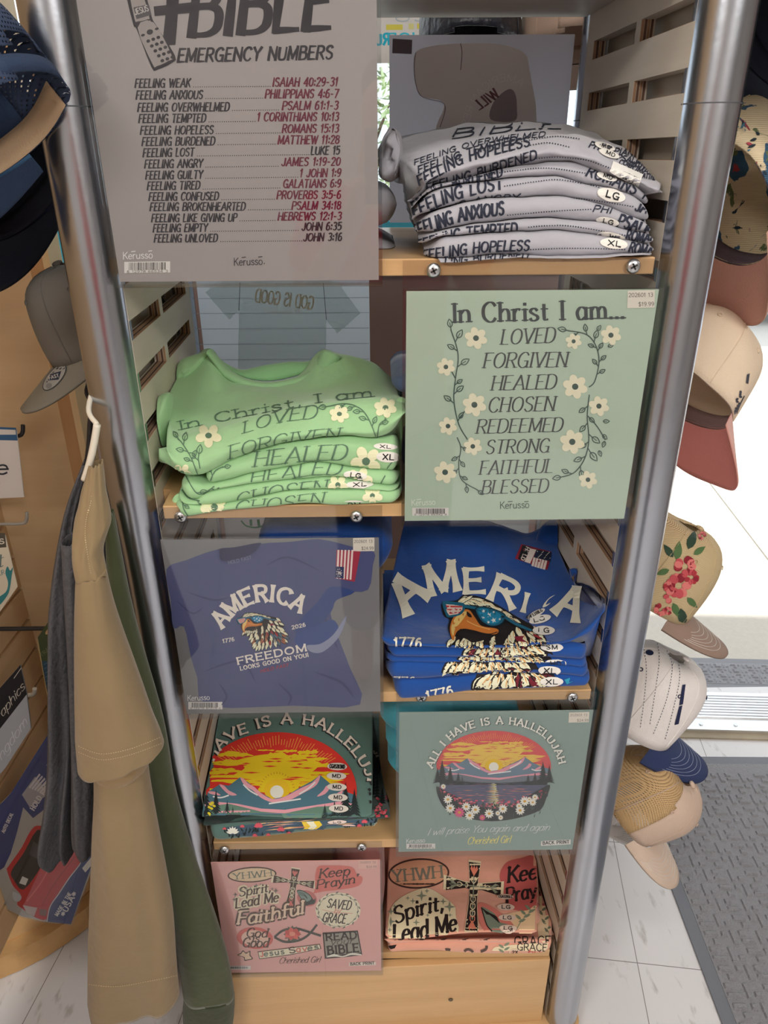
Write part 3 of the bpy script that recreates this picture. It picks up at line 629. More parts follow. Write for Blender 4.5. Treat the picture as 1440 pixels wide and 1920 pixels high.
for i, (l_, r_, xa, ya, xb, xc, xd, yb) in enumerate(rows):
    h = 15.5-.1*i
    a.text(l_, [(xa, ya), (xb-3, ya-(ya-yb)*.3)], h, 'brush', BL); a.text(r_, [(xc, yb+.8), (xd-3, yb)], h, 'brush', BL if i in (6, 13, 14) else RED)
    x = xb+4
    while x < xc-3: t = (x-xa)/(xd-xa); a.ell(x, ya+(yb-ya)*t, 1.0, 1.0, BL, 0, 0, 6); x += 4.1
a.text('EMERGENCY NUMBERS', [(333, 116), (622, 110)], 24, 'brush', BL)
a.text('BIBLE', [(356, 66), (616, 52)], 96, 'brushheavy', BL)
# brush cross
a.poly([(288, 12), (362, 4), (361, 24), (290, 30)], BL, 1); a.poly([(316, -60), (340, -60), (334, 20), (329, 84), (304, 86), (311, 20)], BL, 1)
# flip phone
PH = (216, 210, 204)
a.blob([(232, -40), (262, -44), (284, 30), (292, 46), (328, 104), (322, 118), (296, 130), (284, 126), (256, 54), (250, 46)], BL, 2, 3)
a.blob([(240, -34), (258, -38), (279, 28), (277, 36), (258, 40), (252, 34)], (140, 134, 132), 3, 3); a.poly([(250, 14), (279, 8), (284, 28), (256, 36)], (70, 68, 74), 4)
a.text('JESUS', [(254, 28), (279, 20)], 11, 'sans', (176, 172, 168), 5)
a.blob([(258, 52), (288, 42), (322, 104), (316, 114), (294, 124), (286, 120)], (140, 134, 132), 3, 3)
a.poly([(266, 43), (282, 38), (284, 46), (268, 51)], (140, 134, 132), 4); a.ell(281, 60, 6, 5, BL, 5, -.3)
for r0 in range(5):
    for c0 in range(3): a.ell(278+r0*6.6+c0*9.4, 77+r0*9.2-c0*3.4, 3.7, 3.2, BL, 4, -.3, 10)
a.ell(268, 66, 4, 2.5, BL, 4, -.3, 8); a.ell(294, 54, 4, 2.5, BL, 4, -.3, 8)
a.text('Kerusso', [(231, 486), (286, 484)], 13, 'hand', (222, 218, 212), 1); a.text('Kerusso', [(439, 498), (492, 496)], 14, 'hand', BL, 1); a.ell(495.5, 494, 1.2, 1.2, BL, 1, 0, 8)
a.line([(246, 472), (254, 471)], 1.6, (222, 218, 212), 1); a.line([(278, 471), (285, 470)], 1.6, (222, 218, 212), 1); a.line([(453, 483), (461, 482)], 1.6, BL, 1); a.line([(484, 482), (492, 481)], 1.6, BL, 1)
barcode(a, 233, 491, 319, 512, '6 12978 66534 3', -1); a.build('print', o)

# ---- pale green "In Christ I am" sheet
o = sheet('printed_sign', 'pale green sheet of affirmation words framed by flowers and vines', .017, .293, 1.118, 1.3975, (163, 181, 163))
GD = (66, 84, 78); GK = (72, 76, 76); CR = (224, 208, 182); a = Art(flatY(YS)); c4 = crop(720, 500, 2)
a.text('In Christ I am...', [(850, 605), (1170, 597)], 36, 'serifup', (62, 68, 70), 1)
for tx, xa, ya, xb, yb, h in (('LOVED', 939, 646, 1044, 642, 28), ('FORGIVEN', 906, 690, 1066, 688, 28), ('HEALED', 921, 732, 1046, 729, 27), ('CHOSEN', 915, 773, 1043, 770, 27), ('REDEEMED', 893, 813, 1058, 809, 26), ('STRONG', 911, 851, 1033, 848, 25.5), ('FAITHFUL', 899, 890, 1040, 886, 25.5), ('BLESSED', 903, 926, 1031, 923, 25)):
    a.text(tx, [(xa, ya), (xb-5, yb)], h, 'serif', GK, 1)
def flower(a, x, y, r, c=CR, cc=GD, n=6, l=3, sq=.95, rot=.3):
    for k in range(n):
        an = rot+2*math.pi*k/n; px, py = x+math.cos(an)*r*.62, y+math.sin(an)*r*.62*sq
        a.ell(px, py, r*.42, r*.34, c, l, an, 12)
    a.ell(x, y, r*.26, r*.27*sq, cc, l+1, 0, 14)
def leaf(a, x, y, L, an, c=GD, w=1.6, l=2, wd=.55):
    P = leaf_pts(x, y, L, L*wd, an, 8); a.line([(p[0], p[1]) for p in P+[P[0]]], w, c, l, smooth=False)
    a.line([(x, y), (x+math.cos(an)*L*.6, y+math.sin(an)*L*.6)], w*.8, c, l)
def vine(a, pts, w, leaves, sc=1, c=GD):
    a.line(pts, w, c, 2, n=8)
    P = resample(catmull([Vector(p) for p in pts], 8), 101)
    for t, side, L in leaves:
        i = int(t*100); p = P[i]; d = P[min(100, i+1)]-P[max(0, i-1)]; an = math.atan2(d.y, d.x)+side*.75
        q = (p.x+math.cos(an)*L*.5, p.y+math.sin(an)*L*.5); a.line([tuple(p), q], w*.9, c, 2); leaf(a, q[0], q[1], L, an+side*.1, c, w*.85)
# left vines
vine(a, c4([(313, 648), (280, 590), (262, 500), (268, 420), (278, 350), (272, 300), (250, 235)]), 2.2, [(.18, 1, 13), (.34, -1, 16), (.42, 1, 16), (.5, 1, 12), (.66, 1, 18), (.8, -1, 15), (.88, 1, 18), (.98, .2, 16)])
vine(a, c4([(274, 640), (288, 680), (280, 740), (292, 800), (352, 838)]), 2.0, [(.15, -1, 11), (.3, 1, 12), (.36, -1, 12), (.5, 1, 12), (.62, -1, 11), (.78, 1, 12), (.96, .2, 12)])
a.line(c4([(268, 420), (250, 385)]), 2, GD, 2); a.line(c4([(270, 598), (244, 597)]), 2, GD, 2); a.line(c4([(285, 570), (310, 530)]), 2, GD, 2)
for x, y, r in ((345, 268, 42), (232, 376, 34), (339, 518, 44), (240, 598, 34), (333, 674, 34), (229, 771, 42)): q = c4([(x, y)])[0]; flower(a, q[0], q[1], r/2)
# right vines
vine(a, c4([(768, 452), (790, 430), (806, 360), (796, 300), (760, 255), (690, 240)]), 2.2, [(.2, 1, 12), (.3, -1, 12), (.36, 1, 12), (.5, 1, 12), (.54, -1, 12), (.62, 1, 16), (.75, 1, 14), (.86, -1, 12), (.97, .1, 16)])
vine(a, c4([(770, 480), (762, 560), (768, 650), (752, 720), (716, 770), (672, 788)]), 2.2, [(.12, 1, 14), (.22, -1, 13), (.3, 1, 15), (.42, -1, 18), (.5, 1, 13), (.58, -1, 20), (.66, 1, 16), (.78, -1, 16), (.9, 1, 14), (.98, .1, 16)])
a.line(c4([(764, 560), (800, 600), (830, 650)]), 2, GD, 2)
for x, y, d in ((820, 630, .8), (828, 655, 1.9), (806, 690, 1.2), (822, 580, 0), (840, 300, -.4), (800, 240, -1)): q = c4([(x, y)])[0]; leaf(a, q[0], q[1], 12, d)
for x, y, r in ((851, 257, 38), (711, 280, 30), (717, 450, 46), (806, 523, 38), (706, 657, 46), (765, 799, 34)): q = c4([(x, y)])[0]; flower(a, q[0], q[1], r/2)
a.text('Kerusso', [(772, 948), (816, 946)], 11, 'hand', (206, 214, 200), 1); a.text('Kerusso', [(938, 954), (992, 952)], 13, 'hand', GD, 1)
a.line([(781, 937), (790, 936)], 1.4, (206, 214, 200), 1); a.line([(952, 941), (961, 940)], 1.5, GD, 1); a.line([(983, 941), (991, 940)], 1.5, GD, 1)
barcode(a, 773, 952, 841, 967, '6 12978 66542 8'); price(a, 1177, 545, 1228, 578, -1, '202601 13', '$19.99'); a.build('print', o)

# ---- eagle artwork (drawn once, used on the sheet and on the shirts)
ECR, EDK, EOR, ERD, EBL, ETL = (230, 216, 186), (30, 26, 28), (196, 132, 68), (150, 42, 46), (28, 116, 160), (26, 92, 120)
def feather(a, x, y, L, wd, an, c, l, edge=True):
    if edge: a.poly(leaf_pts(x, y, L*1.12, wd*1.5, an, 5), EDK, l)
    a.poly(leaf_pts(x, y, L, wd, an, 5), c, l+1)
    a.poly(leaf_pts(x+math.sin(an)*wd*.2, y-math.cos(an)*wd*.2, L*.5, wd*.2, an, 4), (200, 158, 104) if c == ECR else EDK, l+2)
def star(a, x, y, r, c, l, rot=-.3):
    a.poly([(x+(r if k % 2 == 0 else r*.42)*math.sin(rot+math.pi*k/5), y-(r if k % 2 == 0 else r*.42)*math.cos(rot+math.pi*k/5)) for k in range(10)], c, l)
def eagle(a, full):
    rn = random.Random(11)
    a.blob([(412, 548), (500, 532), (545, 500), (640, 512), (745, 560), (850, 625), (960, 690), (1010, 760), (1050, 840), (980, 850), (700, 835), (560, 825), (420, 812), (468, 778), (446, 700), (455, 650), (420, 622)], EDK, 0, 4)
    if full: a.blob([(520, 800), (600, 760), (900, 700), (1000, 750), (1020, 850), (980, 930), (900, 1000), (800, 1050), (700, 1060), (600, 1010), (530, 900)], EDK, 0, 4)
    a.blob([(508, 545), (545, 508), (590, 518), (640, 522), (700, 548), (760, 585), (826, 628), (850, 660), (800, 650), (740, 600), (640, 566), (560, 560)], ECR, 1, 4)
    for k in range(26):
        t = k/25; x = 512+330*t; y = 535-18*math.sin(t*3.1)+110*t*t; feather(a, x, y+rn.uniform(0, 18), 52, 17, .35+.35*t+rn.uniform(-.2, .1)-(.9 if k < 4 else 0), ECR, 2)
    # cheek and neck plumage
    for r0 in range(10 if full else 7):
        n = 9+r0
        for k in range(n):
            t = k/(n-1); x = 560+t*400+rn.uniform(-8, 8)+r0*6; y = 715+r0*(18 if not full else 34)+t*(-20+r0*3)+rn.uniform(-6, 6)
            if x < 760 and y < 742: continue
            an = 2.35-1.5*t+rn.uniform(-.2, .2); col = ECR
            if k % 2: continue
            if full and r0 > 3 and rn.random() < .4: col = rn.choice((ERD, (72, 100, 116), (150, 90, 60)))
            feather(a, x, y, 92 if full else 84, 32, an, col, 2)
    for k in range(9): feather(a, 470+k*22, 760+rn.uniform(-14, 20), 56, 20, 2.2-.1*k, ECR, 5)
    for k in range(8): feather(a, 800+k*22, 640+k*14, 66, 15, .5, ERD if k % 2 else ECR, 5)
    a.poly([(845, 755), (905, 750), (895, 770), (935, 790), (860, 780)], (120, 34, 52), 8)
    # open dark throat and beak
    a.blob([(500, 722), (600, 715), (720, 740), (690, 765), (600, 790), (560, 770), (510, 750)], EDK, 7, 4)
    a.blob([(462, 690), (480, 640), (520, 602), (572, 592), (610, 640), (648, 690), (735, 706), (752, 722), (735, 740), (680, 738), (600, 716), (540, 708), (505, 722), (490, 750), (478, 780), (462, 735)], (188, 112, 48), 9, 4)
    a.blob([(470, 690), (490, 645), (525, 612), (560, 604), (545, 640), (515, 680), (492, 705), (480, 750), (470, 728)], (232, 184, 112), 10, 4)
    a.blob([(560, 604), (585, 622), (590, 640), (565, 632)], EDK, 11, 3); a.line([(520, 712), (600, 722), (690, 740), (745, 728)], 5, EDK, 11); a.line([(560, 660), (620, 690), (700, 712)], 4, (232, 176, 110), 10)
    # sunglasses
    a.blob([(414, 546), (480, 545), (545, 556), (548, 590), (520, 625), (450, 640), (428, 612)], ETL, 12, 4)
    a.poly([(430, 560), (534, 566), (534, 592), (508, 620), (456, 628), (440, 608)], (206, 190, 180), 13)
    for k in range(3): a.poly([(434+k*6, 568+k*20), (534-k*6, 572+k*18), (532-k*8, 580+k*18), (436+k*8, 578+k*20)], (176, 40, 46), 14)
    a.poly([(540, 560), (620, 575), (622, 592), (545, 580)], ETL, 12)
    a.blob([(612, 582), (660, 572), (740, 592), (792, 622), (790, 655), (765, 685), (705, 696), (650, 668), (622, 626)], (18, 40, 56), 12, 5)
    a.blob([(618, 588), (660, 579), (738, 598), (786, 626), (784, 653), (760, 680), (705, 689), (654, 664), (628, 626)], ETL, 13, 5)
    a.blob([(630, 594), (665, 588), (735, 606), (768, 630), (764, 652), (748, 672), (705, 678), (660, 656), (638, 624)], (30, 128, 168), 14, 5)
    for x, y, r in ((660, 602, 13), (692, 626, 17), (738, 634, 13), (720, 658, 18), (660, 640, 12), (690, 670, 10), (720, 608, 9), (758, 652, 9)): star(a, x, y, r, (236, 232, 226), 15)
    a.poly([(788, 628), (860, 672), (955, 716), (940, 728), (850, 690), (786, 650)], ETL, 13); a.line([(786, 650), (850, 690), (940, 728)], 5, EDK, 14)
def affine(src, dst):
    (x0, y0), (x1, y1), (x2, y2) = src; (a0, b0), (a1, b1), (a2, b2) = dst
    M_ = Matrix(((x1-x0, x2-x0), (y1-y0, y2-y0))).inverted()
    D = Matrix(((a1-a0, a2-a0), (b1-b0, b2-b0)))@M_
    return lambda p: (a0+D[0][0]*(p[0]-x0)+D[0][1]*(p[1]-y0), b0+D[1][0]*(p[0]-x0)+D[1][1]*(p[1]-y0))

# ---- "AMERICA" tee sheet
o = sheet('printed_sign', 'sheet picturing a blue tee with an eagle in sunglasses', -.292, -.0155, .813, 1.0945, (112, 112, 114))
TEE, TED, WH = (70, 76, 114), (56, 60, 98), (214, 206, 196); a = Art(flatY(YS)); c5 = crop(0, 960, 2); c8 = crop(360, 1060, 5.54)
a.blob(c5([(624, 215), (700, 180), (818, 140), (900, 150), (975, 120), (1090, 112), (1200, 102), (1320, 130), (1402, 150), (1398, 200), (1380, 292), (1300, 300), (1262, 330), (1240, 370), (1250, 420), (1280, 500), (1310, 580), (1350, 722), (1100, 726), (780, 728), (740, 620), (715, 540), (690, 430), (650, 435), (640, 330)]), TEE, 1, 3)
a.blob(c5([(818, 140), (880, 132), (968, 116), (976, 124), (940, 160), (860, 184), (826, 178)]), (44, 46, 76), 2, 3); a.line(c5([(818, 142), (822, 178), (856, 190), (940, 166), (978, 128)]), 4, (60, 66, 108), 3)
for P, w_ in (([(700, 300), (800, 330), (860, 320)], 5), ([(1000, 200), (1080, 170), (1200, 220)], 6), ([(760, 600), (900, 560), (960, 640)], 7), ([(1180, 600), (1280, 640), (1330, 700)], 8), ([(660, 330), (720, 380), (760, 360)], 5), ([(820, 640), (850, 690), (830, 725)], 7), ([(1040, 640), (1090, 690), (1080, 725)], 6), ([(1210, 330), (1225, 420), (1270, 520)], 7)): a.line(c5(P), w_/2+1, TED, 2, taper=.9)
a.blob(c5([(1240, 280), (1330, 300), (1262, 330), (1245, 368), (1200, 420), (1110, 460), (1130, 400), (1190, 340)]), (48, 66, 116), 3, 3)
a.blob(c5([(1110, 462), (1200, 420), (1250, 405), (1270, 440), (1250, 490), (1190, 515), (1120, 505)]), (52, 72, 124), 3, 3)
a.blob(c5([(1150, 500), (1200, 495), (1250, 460), (1290, 400), (1300, 395), (1270, 470), (1210, 525), (1165, 524)]), (126, 132, 156), 4, 3)
a.text('HOLD FAST', c5([(858, 196), (944, 176)]), 6, 'sans', (120, 122, 138), 4)
# sleeve flag
a.poly(c5([(1262, 142), (1352, 148), (1330, 262), (1258, 248)]), (150, 48, 66), 5)
for k in range(5): a.poly(c5([(1266+k*13, 142), (1273+k*13, 142.5), (1268+k*12.4, 250+k), (1261+k*12.4, 249+k)]), (214, 196, 190), 6)
a.poly(c5([(1258, 204), (1290, 206), (1288, 250), (1257, 246)]), (42, 48, 88), 7)
for k in range(9): q = c5([(1272+10*math.cos(k*.7), 228+14*math.sin(k*.7))])[0]; a.ell(q[0], q[1], .8, .8, WH, 8, 0, 6)
a.text('76', c5([(1266, 234), (1279, 234)]), 5, 'fat', WH, 8)
a.text('AMERICA', c8([(318, 648), (395, 555), (500, 455), (640, 385), (770, 370), (900, 385), (1010, 430), (1120, 490)]), 29, 'slab', WH, 6)
a.text('1776', c8([(322, 806), (440, 784)]), 6.6, 'slab', WH, 6); a.text('2026', c8([(1042, 664), (1180, 634)]), 6.6, 'slab', WH, 6)
a.text('FREEDOM', c8([(478, 1030), (690, 985), (1190, 888)]), 12.5, 'slab', WH, 6); a.text('LOOKS GOOD ON YOU!', c8([(505, 1090), (1210, 948)]), 7, 'slab', WH, 6); a.text('HOLD FAST', c8([(715, 1114), (1005, 1048)]), 5.2, 'brush', (160, 44, 58), 6)
a.tf = affine(((415, 548), (790, 640), (478, 780)), c8([(462, 558), (745, 545), (545, 702)])); a.base = 5; eagle(a, True); a.tf = lambda p: p; a.base = 0
a.text('Kerusso', [(352, 1314), (393, 1312)], 10, 'hand', (222, 218, 212), 1); barcode(a, 353, 1316, 417, 1330, '6 12978 80578 6'); price(a, 662, 1009, 702, 1034, 0, '202601 13', '$24.99'); a.build('print', o)

# ---- sunset artwork; u: -1..1 across, v: 1 top of the sun disc's sky, 0 the sun
def sunset(a, cx, cy, hw, hv, lake, sat, tilt=0):
    def P(u, v): return (cx+u*hw, cy-v*hv+tilt*u)
    sk, ye, pk, mb, md, gr, bk = sat; rn = random.Random(21)
    def circ(v): return math.sqrt(max(.03, 1-min(1, max(0, v))**2))
    a.poly([P(math.cos(t), math.sin(t)) for t in [math.pi*k/40 for k in range(41)]]+[P(-.98, -.25), P(.98, -.25)], sk, 1)
    # radiating sun rays near the rim
    for k in range(44):
        an = R(38+k*2.4); r0, r1 = rn.uniform(.74, .8), rn.uniform(.86, .96); a.line([P(r0*math.cos(an), r0*math.sin(an)), P(r1*math.cos(an), r1*math.sin(an))], hw*.007, (214, 150, 70), 2)
    # bands of yellow cloud
    for k in range(56):
        v = rn.uniform(.03, .7); m = circ(v)*.96; wd = rn.uniform(.1, .42)*(1.2-v); u = rn.uniform(-m+wd*.4, m-wd*.4); h = rn.uniform(.012, .035)
        L_ = max(-m, u-wd); R_ = min(m, u+wd); n = 8; up = [P(L_+(R_-L_)*i/n, v+(h*(.4+rn.random()) if 0 < i < n else 0)) for i in range(n+1)]; dn = [P(L_+(R_-L_)*i/n, v-(h*(.3+rn.random()) if 0 < i < n else 0)) for i in range(n, -1, -1)]
        a.poly(up+dn[1:-1], ye, 2)
    a.blob([P(-.5, .52), (P(-.2, .62)), P(.1, .63), P(.2, .55), P(.45, .5), P(.5, .4), P(.3, .2), P(.22, .0), P(-.22, .0), P(-.2, .18), P(-.55, .25), P(-.4, .4)], ye, 2, 4)
    for k in range(16):
        v = rn.uniform(.15, .6); u = rn.uniform(-.5, .3); wd = rn.uniform(.08, .26); a.poly([P(u, v), P(u+wd*.5, v+.014), P(u+wd, v), P(u+wd*.5, v-.012)], sk, 3)
    a.ell(P(0, 0)[0], P(0, .03)[1], hw*.16, hw*.16*hv/hw*1.15, (236, 176, 40), 3); a.ell(P(0, 0)[0], P(0, 0)[1], hw*.085, hw*.09*max(.9, hv/hw), (236, 226, 202), 4)
    for k in range(17): an = R(10+k*10); a.line([P(.2*math.cos(an), .02+.28*math.sin(an)), P(.225*math.cos(an), .02+.31*math.sin(an))], hw*.006, (176, 96, 40), 4)
    # mountains with pink snow
    a.poly([P(-.99, -.1), P(-.86, .0), P(-.72, .12), P(-.6, .1), P(-.46, .24), P(-.36, .16), P(-.22, .0), P(-.06, -.12), P(.1, -.08), P(.3, .08), P(.44, .18), P(.54, .28), P(.68, .12), P(.82, .02), P(.99, -.06), P(.94, -.42), P(-.94, -.42)], mb, 5)
    for pts in ([(-.46, .24), (-.4, .2), (-.36, .14), (-.28, .08), (-.2, -.02), (-.06, -.12), (.1, -.08), (.3, .06), (.44, .15), (.54, .28), (.5, .12), (.36, .0), (.12, -.16), (-.05, -.18), (-.2, -.1), (-.3, .02), (-.4, .1)],
                [(-.72, .12), (-.66, .1), (-.6, .02), (-.5, -.05), (-.58, -.06), (-.66, .02)], [(.62, .1), (.58, .02), (.5, -.08), (.6, -.04), (.66, .06)], [(-.86, .0), (-.78, .0), (-.7, -.06), (-.82, -.04)], [(.82, .02), (.74, -.04), (.7, -.1), (.8, -.06)]):
        a.blob([P(*q) for q in pts], pk, 6, 3)
    for pts in ([(-.42, .12), (-.34, .02), (-.24, -.06)], [(.48, .16), (.4, .06), (.28, -.04)], [(-.1, -.2), (.1, -.16), (.3, -.12)], [(-.8, -.08), (-.7, -.1), (-.6, -.06)], [(.66, -.06), (.74, -.1), (.86, -.08)]): a.line([P(*q) for q in pts], hw*.018, (226, 214, 214), 7)
    a.poly([P(-.96, -.2), P(-.8, -.16), P(-.5, -.2), P(-.2, -.28), P(.1, -.3), P(.4, -.24), P(.8, -.16), P(.96, -.2), P(.95, -.34), P(0, -.36), P(-.95, -.34)], pk, 6)
    a.poly([P(-.96, -.26), P(-.6, -.2), P(-.2, -.33), P(.1, -.36), P(.5, -.25), P(.96, -.22), P(.94, -.5), P(-.94, -.5)], md, 7)
    # dark tree line
    pts = [P(-.95, -.42)]; n = 90
    for k in range(n+1):
        u = (-1+2*k/n)*.95; b0 = -.36-.1*(1-abs(u)**1.5) ; h = .02+.07*rn.random()*(abs(u)**1.2+.15); pts += [P(u-.007, b0), P(u, b0+h)]
    a.poly(pts+[P(.93, -.5), P(-.93, -.5)], bk, 8)
    for u, v, h in ((-.9, -.42, .58), (-.76, -.42, .42), (-.62, -.4, .24), (-.98, -.44, .4), (.86, -.42, .54), (.97, -.44, .46), (.72, -.42, .26), (.6, -.42, .2), (-.55, -.42, .16)):
        for k in range(9):
            t = k/9; y = v+h*t; w_ = .085*(1-t)*(h/.5+.3); a.poly([P(u, y+h*.2), P(u+w_, y-.02), P(u, y+.02), P(u-w_, y-.02)], bk, 9)
    if not lake: return
    a.poly([P(-.93, -.44), P(.93, -.44), P(.95, -.8), P(.7, -1.2), P(-.7, -1.2), P(-.98, -.8)], (84, 88, 110), 8)
    for k in range(130):
        v = -.46-rn.random()*.72; wd = rn.uniform(.06, .3); u = rn.uniform(-.85, .85-wd); c_ = rn.choice(((176, 96, 104), (200, 120, 96), (64, 72, 98), (128, 96, 116)) if v < -.6 else ((64, 72, 98), (96, 98, 122), (128, 96, 116)))
        a.poly([P(u, v), P(u+wd*.5, v+.008), P(u+wd, v), P(u+wd*.5, v-.008)], c_, 9)
    for k in range(26): v = -.46-k*.025; w_ = .03+.12*abs(math.sin(k*1.7))*(.3+k/30); a.poly([P(-w_-.02, v), P(w_-.02, v+.006), P(w_*.6, v-.012)], (236, 200, 130) if k % 3 else (240, 226, 196), 10)
    # bank of flowers
    a.blob([P(-1.0, -.55), P(-.9, -.62), P(-.7, -.78), P(-.45, -.98), P(-.1, -1.14), P(.25, -1.1), P(.5, -.9), P(.8, -.62), P(.98, -.5), P(.92, -.85), P(.8, -1.2), P(.4, -1.42), P(0, -1.5), P(-.4, -1.44), P(-.8, -1.2), P(-.95, -.9)], bk, 11, 4)
    for k in range(150):
        t = rn.random()*2-1; top = -.55-.58*math.sqrt(max(0, 1-t*t)); v = top-.06+rn.random()*.12; L_ = hw*rn.uniform(.03, .07); an = -math.pi/2+rn.uniform(-.6, .6); q = P(t*.95, v); a.poly(leaf_pts(q[0], q[1], L_, L_*.3, an, 3), rn.choice((bk, (58, 70, 66), (150, 62, 84))), 12)
    for k in range(60):
        t = rn.random()*2-1; top = -.5-.5*math.sqrt(max(0, 1-t*t)); q = P(t*.93, top+rn.uniform(-.12, .1)); a.ell(q[0], q[1], hw*rn.uniform(.014, .03), hw*.014, rn.choice(((196, 84, 104), (206, 110, 120), (150, 54, 76))), 13, 0, 7)
        a.line([q, (q[0]+1, q[1]+hw*.07)], hw*.006, bk, 12)
    for k in range(70): q = P(rn.uniform(-.8, .8), rn.uniform(-1.42, -1.0)); an = rn.uniform(-2.6, -.5); a.poly(leaf_pts(q[0], q[1], hw*.08, hw*.018, an, 3), rn.choice(((70, 84, 78), (52, 60, 60))), 12)
    for u, v, r, c_ in ((-.8, -.9, .085, 0), (-.76, -1.14, .09, 0), (-.48, -1.1, .085, 0), (-.32, -1.18, .09, 0), (-.42, -1.34, .095, 0), (-.6, -1.26, .1, 1), (-.08, -1.29, .09, 0), (.16, -1.16, .085, 0), (.46, -1.2, .09, 0), (.44, -1.08, .06, 0), (.54, -.95, .09, 0), (.68, -.98, .07, 0), (.72, -.84, .06, 0), (-.2, -1.4, .06, 1), (.12, -1.4, .05, 0), (-.88, -.54, .05, 0), (.07, -1.28, .05, 0), (.62, -.9, .05, 0)):
        q = P(u, v)
        for k in range(11): an = k*2*math.pi/11; a.poly(leaf_pts(q[0], q[1], hw*r, hw*r*.42, an, 4), (198, 84, 124) if c_ else (226, 218, 204), 14)
        a.ell(q[0], q[1], hw*r*.3, hw*r*.25, (196, 150, 60), 15, 0, 10)
SATS = ((196, 82, 84), (224, 180, 84), (206, 142, 156), (98, 120, 136), (104, 112, 122), (80, 96, 90), (48, 54, 56))
SAT = ((196, 52, 44), (226, 186, 36), (214, 152, 164), (76, 112, 128), (96, 128, 114), (80, 96, 90), (38, 46, 48))
# ---- lake sunset sheet
o = sheet('printed_sign', 'teal-grey sheet with a round lake sunset and white daisies', .0115, .291, .5245, .8105, (126, 146, 140))
a = Art(flatY(YS)); c6 = crop(740, 1310, 3.789)
for sh, col, l in ((1.2, (70, 82, 82), 15), (0, (222, 216, 204), 16)):
    a.text('ALL I HAVE IS A HALLELUJAH', [(x+sh, y+sh*.8) for x, y in c6([(268, 494), (312, 404), (370, 322), (450, 252), (545, 210), (640, 188), (740, 178), (850, 186), (960, 214), (1050, 264), (1110, 330), (1150, 400), (1168, 462)])], 12.5, 'slab', col, l)
q = c6([(704, 485)])[0]; sunset(a, q[0], q[1], 407/3.789, 257/3.789, True, SATS, 0)
a.text('I will praise You again and again', c6([(232, 972), (600, 950), (1095, 936)]), 13, 'scriptthin', (222, 222, 214), 1); a.text('Cherished Girl', c6([(515, 1035), (820, 1022)]), 13, 'script', (222, 202, 116), 1)
a.text('Kerusso', [(762, 1581), (797, 1579)], 8, 'hand', (222, 222, 214), 1); barcode(a, 762, 1582, 816, 1591.5, '6 12978 80616 5', -.4)
a.poly([(1015, 1577), (1070, 1574), (1070, 1583), (1014, 1586)], (206, 204, 198), 1); a.text('BACK PRINT', [(1018, 1583.5), (1067, 1581)], 5.6, 'fat', (40, 44, 46), 2)
price(a, 1067, 1336, 1105, 1355, -1, '202601 13', '$24.99'); a.build('print', o)

# ---- pink sheet with sticker designs (drawing shared with the folded pink shirts)
o = sheet('printed_sign', 'pink sheet with a cross and a dozen sticker style designs', -.2915, -.0185, .2225, .506, (206, 158, 152))
a = Art(flatY(YS)); c7 = crop(380, 1590, 4.235); TA = (206, 184, 152); BR = (74, 58, 52); GY = (104, 112, 102); RO = (196, 112, 104)
def E7(x, y, rx, ry, c, l, rot=0): q = c7([(x, y)])[0]; a.ell(q[0], q[1], rx/4.235, ry/4.235, c, l, rot)
def cross_art(a, P, l, dk, fl, gr, cr, k=1):
    """P: maps unit cross coordinates (x -1..1, y -1 top..1 bottom)"""
    def arm(g): return [P(*q) for q in g]
    ol = [(-.2, -1), (.22, -1), (.15, -.5), (.16, -.42), (.3, -.44), (1.0, -.56), (1.0, -.16), (.3, -.26), (.16, -.24), (.14, .1), (.24, 1), (-.26, 1), (-.14, .1), (-.14, -.24), (-.3, -.26), (-1.0, -.12), (-1.0, -.52), (-.3, -.42), (-.14, -.42)]
    a.poly(arm([(x*1.1+(.0), y*1.06) for x, y in ol]), cr, l); a.poly(arm(ol), dk, l+1)
    for x, y, c in ((0, -.82, fl), (-.8, -.32, gr), (.8, -.36, gr), (0, .82, fl)):
        for d in (-1, 0, 1):
            if abs(x) > .5: a.poly(arm([(x-math.copysign(.1, x)*2, y), (x, y+.1*d-.04), (x+math.copysign(.1, x), y+.1*d), (x, y+.1*d+.05)]), c, l+2)
            else: a.poly(arm([(x, y+(-.0 if y > 0 else .2)*1.0-(.2 if y > 0 else 0)), (x+.09*d-.05, y), (x+.09*d, y+(.1 if y > 0 else -.1)), (x+.09*d+.05, y)]), c, l+2)
    a.line(arm([(0, -.6), (0, .6)]), 2.2*k, gr, l+2); a.line(arm([(-.62, -.33), (.62, -.35)]), 2.2*k, gr, l+2)
    for y in (-.55, .0, .2, .4, .55):
        for s_ in (-1, 1): a.line(arm([(0, y+.14), (.08*s_, y+.06), (.07*s_, y-.04), (.02*s_, y-.02)]), 1.5*k, cr if y < .5 else fl, l+3)
    for x in (-.5, -.25, .25, .5):
        for s_ in (-1, 1): a.line(arm([(x*.8, -.34), (x, -.34+.06*s_), (x*1.2, -.34+.04*s_)]), 1.5*k, cr, l+3)
E7(392, 212, 196, 62, BR, 1, -.05); E7(392, 212, 184, 52, TA, 2, -.05); a.text('YHWH', c7([(245, 252), (550, 222)]), 12, 'serifup', GY, 3)
pc = lambda x, y: c7([(715+x*160+y*-22*(1 if y > -2 else 0), 322+y*156+x*26)])[0]
cross_art(a, pc, 1, BR, RO, (150, 152, 132), (222, 206, 180), .8)
a.blob(c7([(890, 330), (905, 160), (1000, 140), (1180, 150), (1225, 210), (1270, 235), (1240, 300), (1100, 330), (960, 345), (880, 360)]), RO, 1, 3); a.text('Keep', c7([(925, 240), (1165, 215)]), 17, 'scriptbold', BR, 2); a.text("Prayin'", c7([(905, 325), (1230, 276)]), 16, 'scriptbold', BR, 2)
